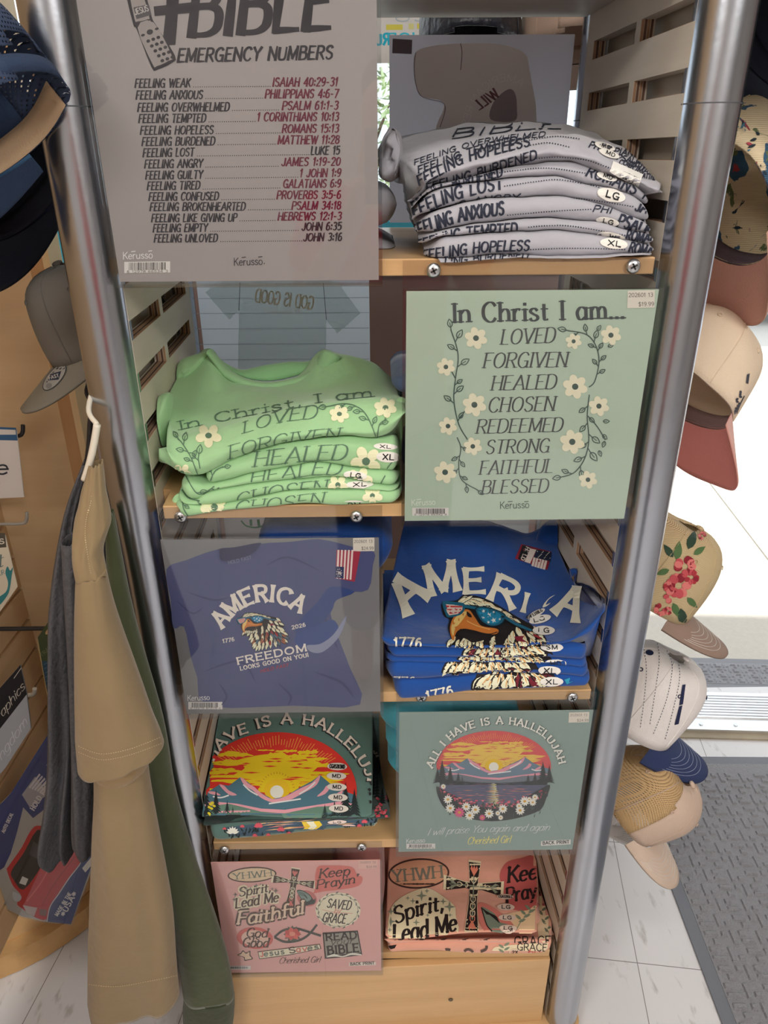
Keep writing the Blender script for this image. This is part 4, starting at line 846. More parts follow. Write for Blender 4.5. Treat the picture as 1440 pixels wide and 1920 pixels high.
a.text('Spirit,', c7([(290, 385), (540, 345)]), 16, 'scriptbold', BR, 6, outline=((220, 204, 176), 3.2)); a.text('Lead Me', c7([(262, 478), (600, 425)]), 18, 'scriptbold', BR, 6, outline=((220, 204, 176), 3.2))
for x, y, r in ((258, 370, 16), (252, 410, 16), (300, 330, 12), (345, 322, 12), (380, 318, 9), (425, 300, 16), (460, 288, 7), (552, 325, 12), (580, 340, 18), (405, 400, 12)):
    q = c7([(x, y)])[0]; r /= 3.4; a.poly([(q[0]+(r if k % 2 == 0 else r*.3)*math.sin(math.pi*k/4), q[1]-(r if k % 2 == 0 else r*.3)*math.cos(math.pi*k/4)) for k in range(8)], GY, 7)
a.text('Faithful', c7([(275, 606), (520, 580), (800, 520)]), 24, 'scriptbold', (224, 190, 168), 8, outline=((84, 68, 60), 3.4))
for x, y, r, c_ in ((830, 400, 82, (180, 112, 108)),): E7(828, 400, 80, 62, c_, 1, .3)
a.blob(c7([(748, 338), (790, 336), (850, 370), (880, 410), (895, 400), (890, 440), (850, 450), (820, 458), (790, 440), (796, 420), (770, 390)]), (60, 68, 66), 3, 3); a.blob(c7([(752, 344), (790, 342), (845, 374), (862, 405), (830, 425), (800, 415), (772, 385)]), (120, 140, 134), 4, 3)
for k in range(3): a.line(c7([(758+k*4, 350+k*10), (800+k*4, 360+k*10), (830, 395+k*4)]), .8, (60, 68, 66), 5)
E7(1075, 492, 180, 140, (220, 206, 182), 2)
for k in range(26):
    an = k*2*math.pi/26; q = c7([(1075+165*math.cos(an), 495+135*math.sin(an))])[0]; a.poly(leaf_pts(q[0], q[1], 7, 2.6, an+(1.2 if k % 2 else 2.2), 4), GY, 3)
a.line(c7([(1075+158*math.cos(t/6), 495+128*math.sin(t/6)) for t in range(39)]), .8, GY, 3)
a.text('SAVED', c7([(985, 470), (1170, 490)]), 16, 'sans', (56, 50, 48), 4, skew=.2); a.text('by', c7([(1040, 520), (1095, 512)]), 9, 'script', RO, 5); a.text('GRACE', c7([(950, 585), (1130, 598)]), 17, 'sans', (56, 50, 48), 4, skew=.2); a.line(c7([(950, 490), (1050, 510), (1190, 520)]), .7, RO, 4)
E7(415, 715, 145, 86, (192, 98, 92), 1, .08); E7(415, 718, 108, 66, (226, 180, 164), 2, .08)
for tx, p, h in (('God', [(345, 705), (510, 708)], 16), ('is', [(392, 742), (446, 742)], 12), ('Good', [(315, 785), (518, 788)], 17)): a.text(tx, c7(p), h, 'scriptbold', BR, 4)
# fish with a flower
a.line(c7([(570, 708), (640, 655), (740, 640), (820, 660), (940, 698)]), 4.2, (70, 74, 70), 3); a.line(c7([(570, 708), (650, 745), (760, 735), (840, 690), (908, 608)]), 4.2, (70, 74, 70), 3)
for k in range(12): an = k*math.pi/6; q = c7([(712, 685)])[0]; a.poly(leaf_pts(q[0], q[1], 17, 7, an, 4), (84, 94, 82), 4)
for k in range(7): an = k*math.pi*2/7; q = c7([(712+36*math.cos(an), 682+22*math.sin(an))])[0]; a.ell(q[0], q[1], 6.5, 4.8, (204, 102, 94) if k % 2 else (186, 84, 80), 5, an)
E7(712, 682, 24, 18, (220, 140, 122), 6)
a.poly(c7([(436, 822), (520, 812), (930, 762), (942, 800), (700, 850), (450, 884)]), BR, 1); a.poly(c7([(442, 828), (520, 818), (926, 768), (934, 798), (700, 844), (454, 877)]), (224, 206, 182), 2)
for tx, p, c_ in (('J', [(462, 864), (482, 861)], RO), ('esus', [(490, 860), (648, 840)], GY), ('S', [(690, 836), (738, 828)], BR), ('av', [(745, 826), (828, 816)], RO), ('es', [(836, 815), (920, 802)], GY)): a.text(tx, c7(p), 10, 'fat', c_, 3)
a.text('Cherished Girl', c7([(605, 918), (930, 908)]), 11, 'script', BR, 2)
a.blob(c7([(275, 850), (300, 835), (320, 812), (345, 830), (378, 815), (380, 850), (400, 880), (360, 892), (330, 895), (325, 870)]), BR, 1, 3); a.blob(c7([(283, 850), (305, 842), (322, 822), (345, 840), (370, 825), (372, 855), (390, 876), (360, 884), (336, 886), (332, 866)]), (226, 186, 160), 2, 3)
a.poly(c7([(952, 672), (1232, 655), (1268, 850), (1120, 868), (970, 880)]), (54, 50, 48), 1); a.poly(c7([(962, 684), (1224, 666), (1256, 830), (1120, 842), (980, 862)]), (140, 140, 130), 2)
a.text('READ', c7([(982, 735), (1222, 718)]), 13, 'slab', (48, 42, 40), 4); a.text('your', c7([(1015, 770), (1195, 758)]), 11, 'serif', (58, 52, 50), 4); a.text('BIBLE', c7([(996, 846), (1238, 822)]), 15, 'slab', (48, 42, 40), 4)
a.blob(c7([(980, 868), (1040, 842), (1110, 858), (1180, 834), (1255, 842), (1255, 852), (1180, 850), (1115, 866), (1050, 862)]), (226, 216, 200), 5, 3)
barcode(a, 428, 1811, 470, 1818); a.poly(c7([(1162, 910), (1376, 904), (1374, 930), (1162, 938)]), (222, 206, 196), 1); a.text('BACK PRINT', c7([(1174, 932), (1362, 924)]), 5, 'fat', (60, 50, 48), 2)
price(a, 673, 1613, 708, 1629, -1, '202601 13', '$24.99', (210, 172, 162), (120, 96, 90)); a.build('print', o)

# ---- sheets hung on the back of the stand, seen from behind
YB = .395
def thin_ink(c): return thin_card(c, .3, 'thin_ink')
def thin_card(c, fac=.7, nm='thin_card'):
    m = pm(nm, c, .5, var=.02); nt = m.node_tree
    if 'Translucent BSDF' in nt.nodes: return m
    o_ = nt.nodes['Material Output']; t_ = nt.nodes.new('ShaderNodeBsdfTranslucent'); mx = nt.nodes.new('ShaderNodeMixShader'); mx.inputs[0].default_value = fac
    t_.inputs[0].default_value = alb(c); nt.links.new(nt.nodes['Principled BSDF'].outputs[0], mx.inputs[1]); nt.links.new(t_.outputs[0], mx.inputs[2]); nt.links.new(mx.outputs[0], o_.inputs[0]); return m
def bsheet(label, pl, pr, zt, zb, c):
    a_, b_ = atY(*pl, YB), atY(*pr, YB); m = MB(); m.add([(a_.x, YB, zb), (b_.x, YB, zb), (b_.x, YB, zt), (a_.x, YB, zt)], [(0, 1, 2, 3)]); return tag(m.build('back_sign', thin_card(c)), label, 'sign')
zt = atY(900, 65, YB).z
o = bsheet('grey tee sheet with reversed lettering hung behind the top right bay', (730, 65), (1078, 65), zt, 1.435, (150, 144, 150)); a = Art(flatY(YB))
c9 = crop(690, 0, 3.349)
a.blob(c9([(300, 330), (400, 290), (560, 275), (800, 275), (960, 320), (1010, 420), (1020, 870), (450, 870), (480, 650), (330, 600), (290, 450)]), (206, 202, 204), 1, 4); a.line(c9([(580, 270), (590, 330), (582, 440)]), 1.4, (112, 106, 114), 2)
a.line(c9([(300, 330), (290, 450), (330, 600), (480, 655), (452, 800)]), 1.4, (124, 118, 126), 2)
a.poly(c9([(155, 242), (278, 250), (274, 340), (152, 334)]), (96, 84, 84), 3)
a.text('AMERICAN RES', c9([(630, 790), (655, 700), (700, 610), (770, 545), (850, 510), (920, 520), (960, 545)]), 13, 'sans', (246, 244, 248), 3, mirror=True); a.blob(c9([(770, 750), (790, 640), (880, 560), (925, 590), (935, 680), (920, 760)]), (176, 168, 176), 2, 4)
a.text('WILL', c9([(700, 690), (830, 600)]), 18, 'brush', (150, 116, 122), 3, mirror=True); a.build('print', o, lambda c: ink(c) if sum(c) > 575 and c != (206, 214, 214) else thin_card(c))
o = bsheet('pale panelled sheet picturing a grey tee with reversed lettering behind the green shirts', (368, 530), (692, 530), 1.405, 1.145, (190, 198, 208)); a = Art(flatY(YB))
for y in (560, 588, 617, 646, 675, 704): a.line([(368, y), (692, y-2)], 1, (140, 150, 164), 1, smooth=False)
a.poly([(440, 524), (606, 524), (634, 530), (676, 588), (632, 626), (612, 600), (610, 700), (446, 700), (448, 582), (430, 600), (385, 548), (412, 528)], (206, 214, 214), 2)
a.line([(448, 582), (450, 530)], 1.2, (92, 100, 102), 3); a.line([(612, 600), (606, 530)], 1.2, (92, 100, 102), 3)
a.text('GOD IS GOOD', [(478, 566), (586, 580)], 24, 'sans', (248, 250, 250), 4, mirror=True); a.text('All the time', [(500, 588), (570, 592)], 12, 'scriptthin', (240, 244, 244), 4, mirror=True); a.build('print', o, lambda c: ink(c) if sum(c) > 575 and c != (206, 214, 214) else thin_card(c))
zt2 = atY(560, 945, YB).z
o = bsheet('white sheet with green lettering hung behind the eagle sheet', (421, 985), (702, 985), zt2, .845, (226, 228, 230)); a = Art(flatY(YB))
a.line([(452, 976), (462, 986), (480, 989), (497, 985)], 3, (54, 136, 74), 2); a.line([(470, 974), (471, 986)], 5, (54, 136, 74), 2, smooth=False); a.line([(484, 974), (486, 988)], 5, (54, 136, 74), 2, smooth=False); a.line([(520, 978), (532, 981), (540, 977)], 2.5, (54, 136, 74), 2); a.build('print', o, lambda c: ink(c) if sum(c) > 575 and c != (206, 214, 214) else thin_card(c))
o = bsheet('plain whitish sheet hung behind the blue eagle shirts', (760, 985), (992, 985), atY(900, 960, YB).z, .845, (206, 210, 222))
# two caps hung at the back top edge are built with the caps

# ================================================================== FOLDED SHIRTS
def curve_at(pts, n):
    """pixel polyline resampled to n columns evenly in x (smoothed)"""
    P = catmull([Vector(p) for p in pts], 8); out = []; x0, x1 = P[0].x, P[-1].x; j = 0
    mono = [P[0]]
    for p in P[1:]:
        if p.x > mono[-1].x+1e-4: mono.append(p)
    P = mono
    for i in range(n):
        x = x0+(P[-1].x-x0)*i/(n-1); j = 0
        while j < len(P)-2 and P[j+1].x < x: j += 1
        t = (x-P[j].x)/(P[j+1].x-P[j].x); out.append(P[j].lerp(P[j+1], max(0, min(1, t))))
    return out
def fold_shirt(name, label, group, mat, lower, upper=None, yf=0., depth=.25, top=None, n=90, seed=0, wr=.0012, endr=.07, nose=.010, cat='shirt', parent=None, thick=.014, drop=0, rest=None, basez=None, zmin=None):
    """lower/upper: visible bottom and top edge of the folded front; top: [(pixel curve, Y)] front to back for a shirt whose upper face shows"""
    L = curve_at(lower, n); v = []; nv = None; base = None
    if rest and zmin is None: zmin = rest[0]
    U = curve_at(upper, n) if upper else None
    if zmin is None:
        zq = max(atY(L[n//2].x, L[n//2].y, yf).z, (basez or 0)-.01); zs_ = [z for z in SHZ if z < zq+.045]; zmin = max(zs_) if zs_ else None
    T = [(curve_at(c, n), y) for c, y in top] if top else None
    for i in range(n):
        s_ = i/(n-1); e0 = min(s_, 1-s_)/endr; e = math.sqrt(max(0, 1-(1-min(1, e0))**2)); e = max(.12, e)
        back = (1-e)*.030
        lo = atY(L[i].x, L[i].y, yf)
        ring = []
        if U:
            up = atY(U[i].x, U[i].y, yf); mid = (lo+up)/2; h = max(.001, (up.z-lo.z)/2*e-.0003)
            zl, zu = mid.z-h, mid.z+h; x = mid.x; yb = yf+depth; y0 = yf+nose+back
            def zz(y, z, which):
                if not rest: return z
                t_ = max(0, min(1, (y-(yf+.012))/.055)); t_ = t_*t_*(3-2*t_); zr = rest[0]+(rest[1]+which)*rest[2]+(.0006 if which == 0 else -.0006)
                return z+(zr-z)*t_
            YS_ = [0, .06, .14, .24, .36, .6, 1]
            for k in YS_[::-1]: y = y0+(yb-y0)*k; ring.append(Vector((x, y, zz(y, zl, 0))))
            for k in range(1, 9):
                a_ = -math.pi/2+math.pi*k/8; ring.append(Vector((x, yf+nose+back-nose*math.cos(a_), mid.z+h*math.sin(a_))))
            for k in YS_[1:]: y = y0+(yb-y0)*k; ring.append(Vector((x, y, zz(y, zu, 1))))
        else:
            C = [atY(c[i].x, c[i].y, y-.02*(1 if y < 0 else max(0, 1-y/.1))) for c, y in T]
            if rest: C = [Vector((q.x, q.y, q.z if q.y < yf+.02 else q.z+(rest[0]+(rest[1]+1)*rest[2]-.0006-q.z)*min(1, (q.y-yf-.02)/.05))) for q in C]
            zl = lo.z; yb = C[-1].y; base = (rest[0]+rest[1]*rest[2]+.0006) if rest else basez
            lo2 = Vector((lo.x, yf+nose+back, zl+.0005))
            for k in range(4): ring.append(Vector((lo.x+(C[-1].x-lo.x)*(1-k/4), [yb, yb-.1, yf+.05, yf+.02][k], (base if base is not None else max(zl, C[-1].z-thick))*(1 if k < 3 else 0)+zl*(0 if k < 3 else 1)+(1-e)*.004)))
            if drop: C = [c_-Vector((0, 0, drop*min(1, max(0, (c_.y-yf)/.05)))) for c_ in C]
            path = catmull([lo2, Vector((lo.x, yf+back*.8, zl+min(.006, (C[0].z-zl)*.4)))]+C, 5); ring += path
        sd_ = (seed//10)*7.3
        for k, p in enumerate(ring):
            q = p*34; d = noise.noise(Vector((q.x*.5+sd_, q.y*.5, q.z*.9)))*wr*2.2+noise.noise(Vector((q.x*1.6+sd_, q.y*.9, q.z*1.6)))*wr
            if rest: d *= max(0, 1-max(0, p.y-yf-.012)/.05)
            elif p.z < (base or -9)+.001: d = 0
            p = p+Vector((0, -d*.6, d*.8))
            if p.y > -.0245 and zmin is not None: p.z = max(p.z, zmin+.0006)
            if p.y > -.034: p.x = max(-.2955+SK*p.y, min(.2955+SK*p.y, p.x))
            ring[k] = p
        nv = len(ring); v += ring
    f = grid_faces(n, nv, True)
    f += [tuple(range(nv))[::-1], tuple(range((n-1)*nv, n*nv))]
    o = link(name, v, f, mat, parent, True)
    bm = bmesh.new(); bm.from_mesh(o.data); bmesh.ops.recalc_face_normals(bm, faces=bm.faces); bm.to_mesh(o.data); bm.free()
    if label: tag(o, label, cat, group)
    return o
def lump(name, pts, y, dy, mat, parent=None, seed=0, wr=.005):
    """a soft fold of cloth: closed pixel outline (left edge to right edge) puffed around plane y"""
    P = catmull([Vector(p) for p in pts], 5, True); n = len(P); c = sum((atY(p.x, p.y, y) for p in P), Vector())/n
    rim = [atY(p.x, p.y, y) for p in P]; v = []; R_ = 7
    for sgn in (-1, 1):
        for k in range(1, R_):
            t = k/R_; 
            for q in rim:
                p = c+(q-c)*math.cos(t*math.pi/2*.999); p.y += sgn*dy*math.sin(t*math.pi/2); w_ = noise.noise(p*38+Vector((seed, 0, 0)))+.7*noise.noise(Vector((p.x*90, p.y*90, p.z*30+seed))); p += Vector((w_*.5, w_*(1.2 if sgn < 0 else .4), w_*.3))*wr; v.append(p)
    base = len(v); v += rim; v += [c+Vector((0, -dy, 0)), c+Vector((0, dy, 0))]; f = []
    for p in v:
        if p.y > -.034: p.x = max(-.2955+SK*p.y, min(.2955+SK*p.y, p.x))
    ids = [[(s_*(R_-1)+k)*n for k in range(R_-1)] for s_ in (0, 1)]
    for s_ in (0, 1):
        ch = [base]+ids[s_]
        for a_, b_ in zip(ch, ch[1:]):
            for i in range(n): f.append((a_+i, a_+(i+1) % n, b_+(i+1) % n, b_+i))
        for i in range(n): f.append((ch[-1]+i, ch[-1]+(i+1) % n, base+n+s_))
    o = link(name, v, f, mat, parent, True)
    bm = bmesh.new(); bm.from_mesh(o.data); bmesh.ops.recalc_face_normals(bm, faces=bm.faces); bm.to_mesh(o.data); bm.free()
    return o
def sticker(a, x, y, rx, ry, tx, rot=0., l=6, c=(214, 210, 204), th=None):
    a.n += 1; a.part = ('size_sticker', a.n); a.ell(x, y, rx, ry, c, l, rot, 24)
    if tx:
        h = th or ry*.95; w_ = min(rx*.84, rx*.5*len(tx)/2); dx = math.cos(rot)*w_; dy = math.sin(rot)*w_
        a.text(tx, [(x-dx+1.5-math.sin(rot)*-h*.5, y-dy+h*.5), (x+dx-1.5+math.sin(rot)*h*.5, y+dy+h*.5)], h, 'fat', (34, 34, 38), l+2)
    a.part = None
def dots(a, pts, r, c, step, l=1):
    P = catmull([Vector(p) for p in pts], 8); T = sum((q-p).length for p, q in zip(P, P[1:])); n = max(2, int(T/step))
    for p in resample(P, n): a.ell(p.x, p.y, r, r*.9, c, l, 0, 6)

# ---------------- grey shirts, top right bay
g = crop(710, 220, 2.667); GREY = cloth((158, 158, 166)); IK = (40, 44, 58); GG = 'folded grey verse shirts in the top right bay'
def wave(*p): return g(p)
W = [g([(262, 742), (330, 734), (540, 718), (900, 700), (1200, 697), (1392, 690)]),
     g([(258, 736), (300, 722), (540, 700), (750, 690), (900, 694), (1100, 692), (1415, 688)]),
     g([(210, 668), (250, 640), (330, 605), (560, 578), (850, 566), (1000, 572), (1150, 595), (1300, 635), (1412, 650)]),
     g([(200, 612), (300, 580), (450, 540), (700, 514), (950, 505), (1100, 518), (1230, 562), (1408, 600)]),
     g([(176, 560), (240, 490), (400, 430), (560, 410), (750, 407), (940, 402), (1120, 440), (1250, 495), (1385, 545)]),
     g([(168, 490), (230, 400), (400, 336), (640, 305), (880, 295), (1050, 330), (1280, 400), (1390, 470)]),
     g([(165, 440), (260, 358), (420, 305), (650, 255), (800, 226), (930, 210), (1030, 228), (1200, 302), (1375, 400)])]
lab = ['lowest grey shirt in the top right stack, its print mostly covered', 'grey folded shirt with XL sticker reading FEELING HOPELESS, second from the bottom', 'grey folded shirt reading FEELING TEMPTED, third from the bottom of the top stack', 'grey folded shirt reading FEELING ANXIOUS in the middle of the top stack', 'grey folded shirt with LG sticker reading FEELING LOST', 'grey folded shirt just under the topmost one with a hidden MD sticker']
greys = []
for i in range(6):
    o = fold_shirt('folded_shirt', lab[i], GG, GREY, W[i], W[i+1], yf=-.030+.003*i, depth=.27, seed=i, wr=.0016, endr=.09, nose=.011 if i else .0055, rest=(1.43, i, .011)); greys.append(o)
top = fold_shirt('folded_shirt', 'topmost grey shirt in the top right stack with a white barcode label', GG, GREY, W[6],
    None, yf=-.012, seed=9, wr=.003, endr=.10, basez=1.499, top=[
    (g([(235, 330), (300, 270), (420, 240), (650, 190), (800, 165), (950, 160), (1100, 190), (1250, 270), (1400, 365)]), .0),
    (g([(150, 250), (250, 190), (420, 165), (650, 120), (800, 98), (950, 105), (1100, 140), (1250, 205), (1408, 330)]), .04),
    (g([(90, 190), (180, 135), (400, 100), (640, 68), (800, 60), (950, 76), (1100, 116), (1250, 172), (1395, 290)]), .12),
    (g([(60, 120), (150, 90), (400, 40), (560, 14), (750, 18), (950, 42), (1100, 92), (1230, 150), (1370, 250)]), .27)])
lump('sleeve_fold', g([(8, 240), (12, 130), (50, 62), (100, 70), (120, 160), (110, 280), (60, 320), (20, 300)]), .10, .03, GREY, top, 3, .016)
def garts(o, items, dt):
    a = Art(onto(o), dense=5)
    for tx, path, h, st in items: a.text(tx, g(path), h/2.667, st, IK, 1)
    for pts, in dt: dots(a, g(pts), 1.35, IK, 4.7)
    return a
a = garts(greys[1], [('FEELING HOPELESS', [(222, 716), (500, 674), (750, 664)], 48, 'brush'), ('ROMANS', [(1250, 668), (1410, 700)], 44, 'brush')], [([(760, 660), (900, 655), (1060, 655), (1230, 660)],)])
sticker(a, *g([(1175, 632)])[0], 26, 9, 'XL', .12); a.build('print', o := greys[1])
a = garts(greys[0], [('LING BURDENED', [(330, 742), (560, 716), (745, 706)], 34, 'brush')], []); a.build('print', greys[0])
a = garts(greys[2], [('FEELING TEMPTED', [(200, 668), (420, 606), (690, 580)], 50, 'brush'), ('ROMANS', [(1235, 610), (1400, 630)], 44, 'brush')], [([(690, 586), (850, 572), (1000, 578), (1130, 600)],), ([(750, 548), (900, 540), (1050, 556), (1230, 590)],)]); sticker(a, *g([(1165, 595)])[0], 27, 8, 'W', .2); a.build('print', greys[2])
a = garts(greys[3], [('FEELING ANXIOUS', [(180, 602), (400, 520), (625, 484)], 60, 'brush'), ('PSALM', [(1190, 540), (1360, 585)], 56, 'brush'), ('PHI', [(1070, 470), (1160, 480)], 30, 'brush')], [([(645, 488), (800, 474), (950, 464), (1060, 460)],)]); sticker(a, *g([(1145, 518)])[0], 22, 7, 'LG', .2); a.build('print', greys[3])
a = garts(greys[4], [('FEELING LOST', [(180, 500), (380, 410), (620, 356)], 58, 'brush'), ('FEELING ANGRY', [(200, 560), (440, 440), (700, 412)], 30, 'brush'), ('JAMES', [(1280, 465), (1430, 500)], 50, 'brush')], [([(630, 345), (780, 324), (900, 314), (1050, 340), (1100, 352)],), ([(720, 408), (880, 400), (1000, 404), (1120, 420), (1270, 446)],)])
sticker(a, *g([(1162, 390)])[0], 27, 11, 'LG', .25); a.build('print', greys[4])
a = garts(greys[5], [('FEELING BURDENED', [(170, 450), (360, 360), (520, 320), (620, 290)], 46, 'brush'), ('ROMANS 15', [(1035, 290), (1200, 350), (1360, 420)], 48, 'brush')], [([(530, 294), (660, 270), (850, 255), (1030, 280)],)]); sticker(a, *g([(1140, 300)])[0], 20, 6, 'MD', .3); a.build('print', greys[5])
a = garts(top, [('FEELING HOPELESS', [(205, 340), (420, 232), (600, 182), (755, 145)], 46, 'brush'), ('FEELING TEMPTED', [(200, 280), (400, 208), (560, 160), (690, 130)], 32, 'brush'), ('FEELING BURDENED', [(240, 372), (480, 300), (640, 250), (790, 206)], 40, 'brush'), ('FEELING OVERWHELMED', [(180, 240), (420, 160), (600, 122), (830, 98)], 24, 'brush'), ('BIBLE', [(360, 110), (560, 84), (760, 62), (900, 60)], 44, 'brushheavy'),
    ('PHILIPPIANS', [(1050, 150), (1160, 180), (1290, 200)], 30, 'brush'), ('PSALM 61', [(1190, 212), (1290, 232), (1360, 240)], 26, 'brush'), ('CORINTHIANS', [(1200, 236), (1300, 252), (1390, 262)], 24, 'brush'), ('ROMANS', [(1240, 262), (1390, 292)], 26, 'brush'), ('MATTHEW', [(1300, 302), (1400, 318)], 24, 'brush')],
    [([(760, 142), (850, 130), (950, 150)],), ([(790, 204), (870, 196), (930, 198), (1050, 214), (1160, 256)],), ([(690, 130), (800, 108), (900, 98), (1000, 110)],)])
for x, y, r_ in ((1150, 186, .35), (1130, 150, .3)): sticker(a, *g([(x, y)])[0], 20, 6.5, 'MD', r_)
a.poly(g([(1170, 222), (1320, 290), (1300, 350), (1155, 268)]), (216, 212, 208), 6)
for k in range(16): t0 = .35+.55*k/16; a.poly(g([(1170+150*t0, 250+68*t0), (1173+150*t0+(k % 3)*1.5, 252+68*t0), (1160+150*t0+(k % 3)*1.5, 290+66*t0-16), (1157+150*t0, 288+66*t0-16)]), (50, 52, 60), 7)
a.build('print', top)
# grey stack on the left half of that shelf, only its side shows beside the sheet
for k, (y0, y1, x1, lb) in enumerate(((500, 440, 742, 'dark grey shirt lowest of the pair glimpsed beside the emergency numbers sheet'), (438, 338, 745, 'grey shirt on top of the pair glimpsed beside the emergency numbers sheet'))):
    fold_shirt('folded_shirt', lb, 'grey shirts behind the emergency numbers sheet', GREY, [(560, y0), (660, y0+2), (x1, y0-26)], [(560, y1), (660, y1-4), (x1, y1+22)], yf=.07, depth=.17, seed=30+k, endr=.12, nose=.02)

# ---------------- green shirts, second bay left
h_ = crop(290, 640, 2.939); GREEN = cloth((148, 188, 142)); GN = 'folded pale green shirts in the second bay'; GL_ = (84, 112, 92); GP = (222, 214, 178)
H = [h_([(92, 950), (130, 968), (190, 968), (320, 948), (560, 928), (850, 905), (1000, 910), (1368, 895)]),
     h_([(96, 905), (150, 905), (300, 915), (460, 890), (600, 862), (820, 832), (1070, 828), (1200, 834), (1368, 838)]),
     h_([(122, 852), (180, 884), (240, 882), (300, 835), (500, 802), (700, 780), (880, 764), (1030, 760), (1200, 800), (1345, 818)]),
     h_([(125, 780), (200, 775), (280, 796), (420, 772), (560, 736), (760, 700), (870, 681), (960, 682), (1100, 706), (1362, 740)])]
lbg = ['lowest pale green shirt in the second bay with a 2X sticker', 'pale green shirt reading CHOSEN, second from the bottom', 'pale green shirt reading HEALED with an LG sticker', ]
gs = []
for i in range(3): gs.append(fold_shirt('folded_shirt', lbg[i], GN, GREEN, H[i], H[i+1], yf=-.030+.003*i, depth=.28, seed=50+i, wr=.0017, endr=.06, nose=.012 if i else .0055, rest=(1.137, i, .009)))
gs.append(fold_shirt('folded_shirt', 'pale green shirt with two XL stickers just under the topmost green one', GN, GREEN, h_([(262, 770), (285, 796), (420, 770), (560, 736), (760, 700), (870, 681), (960, 682), (1100, 706), (1366, 740)]), h_([(262, 735), (330, 690), (420, 655), (600, 600), (800, 562), (960, 542), (1060, 530), (1220, 545), (1345, 520)]), yf=-.022, depth=.27, seed=55, wr=.0017, endr=.05, nose=.012, rest=(1.137, 3, .009)))
gt = fold_shirt('folded_shirt', 'topmost pale green shirt with its crew neck collar showing', GN, GREEN, h_([(58, 640), (100, 710), (160, 748), (240, 752), (330, 716), (420, 662), (560, 612), (760, 572), (940, 542), (1060, 528), (1220, 545), (1325, 500), (1380, 420)]), None, yf=-.024, seed=59, wr=.0022, endr=.07, basez=1.1745, top=[
    (h_([(62, 590), (110, 650), (240, 665), (420, 585), (760, 500), (1000, 470), (1200, 480), (1385, 390)]), -.008),
    (h_([(64, 520), (160, 530), (300, 500), (500, 445), (760, 390), (1000, 350), (1200, 330), (1375, 340)]), .02),
    (h_([(80, 430), (160, 470), (300, 440), (500, 390), (760, 345), (1000, 312), (1200, 298), (1350, 310)]), .07),
    (h_([(84, 280), (180, 300), (400, 290), (600, 290), (780, 280), (950, 250), (1200, 220), (1345, 280)]), .13),
    (h_([(92, 200), (200, 150), (320, 90), (420, 205), (600, 240), (780, 215), (900, 120), (1030, 92), (1200, 125), (1335, 235)]), .19),
    (h_([(100, 215), (200, 100), (312, 42), (420, 170), (600, 228), (780, 200), (915, 50), (1030, 84), (1190, 118), (1325, 215)]), .225)])
# collar: ribbed band following the neckline and the inside of the back neck
def band(name, outer, inner, yo, yi, mat, parent, puff=.004, n=60):
    A, B = resample(catmull([Vector(p) for p in outer], 8), n), resample(catmull([Vector(p) for p in inner], 8), n); v = []
    for p, q in zip(A, B):
        a_, b_ = atY(p.x, p.y, yo), atY(q.x, q.y, yi); m_ = (a_+b_)/2+Vector((0, -puff, puff*.6))
        v += [a_, (a_+m_)/2+Vector((0, -puff*.4, puff*.2)), m_, (b_+m_)/2+Vector((0, -puff*.4, puff*.2)), b_, b_+Vector((0, .004, -.002)), (a_+b_)/2+Vector((0, .004, -.002)), a_+Vector((0, .004, -.002))]
    for p in v:
        if p.y > -.034: p.x = max(-.2955+SK*p.y, min(.2955+SK*p.y, p.x))
    f = grid_faces(n, 8, True)+[tuple(range(8)), tuple(range((n-1)*8, n*8))]
    return link(name, v, f, mat, parent, True)
col_ = band('collar', h_([(285, 70), (330, 130), (390, 200), (500, 250), (640, 262), (780, 240), (900, 190), (980, 140), (1025, 88)]), h_([(318, 44), (370, 110), (430, 165), (520, 208), (640, 222), (770, 198), (850, 160), (900, 100), (918, 48)]), .176, .190, cloth((138, 176, 134)), gt, .007)
band('back_neck', h_([(330, 70), (400, 125), (480, 155), (600, 132), (740, 112), (850, 108), (905, 66)]), h_([(345, 95), (420, 160), (520, 205), (640, 215), (770, 190), (850, 155), (900, 92)]), .245, .225, cloth((130, 176, 128)), gt)
lump('sleeve_fold', h_([(6, 400), (10, 320), (50, 288), (88, 300), (86, 420), (70, 520), (62, 575), (30, 540), (8, 480)]), .07, .025, GREEN, gt, 5)
lump('shoulder_fold', h_([(90, 260), (92, 170), (150, 100), (240, 70), (300, 60), (260, 150), (180, 200), (120, 280)]), .20, .02, GREEN, gt, 8)
lump('sleeve_fold', h_([(1330, 330), (1370, 310), (1395, 340), (1392, 430), (1340, 500), (1310, 470)]), .02, .015, GREEN, gt, 9)
lump('shirt_tail', h_([(92, 930), (98, 870), (130, 840), (160, 880), (150, 950), (120, 962)]), -.004, .008, GREEN, gs[0], 12)
def fl(a, x, y, r, n=5, rot=.3, sq=.8):
    q = h_([(x, y)])[0]; flower(a, q[0], q[1], r/2.939, GP, GL_, n, 3, sq, rot)
def vn(a, pts, lv, w=1.9): vine(a, h_(pts), w, [(t, s_, L/2.939) for t, s_, L in lv], 1, GL_)
a = Art(onto(gt), dense=6)
a.text('In Christ, I am', h_([(140, 490), (400, 436), (700, 378), (950, 334), (1200, 308)]), 17, 'serifup', GL_, 1); a.text('LOVED', h_([(490, 508), (700, 448), (890, 424)]), (20, 24), 'serif', GL_, 1); a.text('FORGIVEN', h_([(410, 648), (620, 592), (820, 556), (1010, 534)]), (24, 19), 'serif', GL_, 1)
fl(a, 298, 522, 72); fl(a, 1018, 402, 54, 6); fl(a, 1272, 368, 62, 6); fl(a, 150, 720, 52)
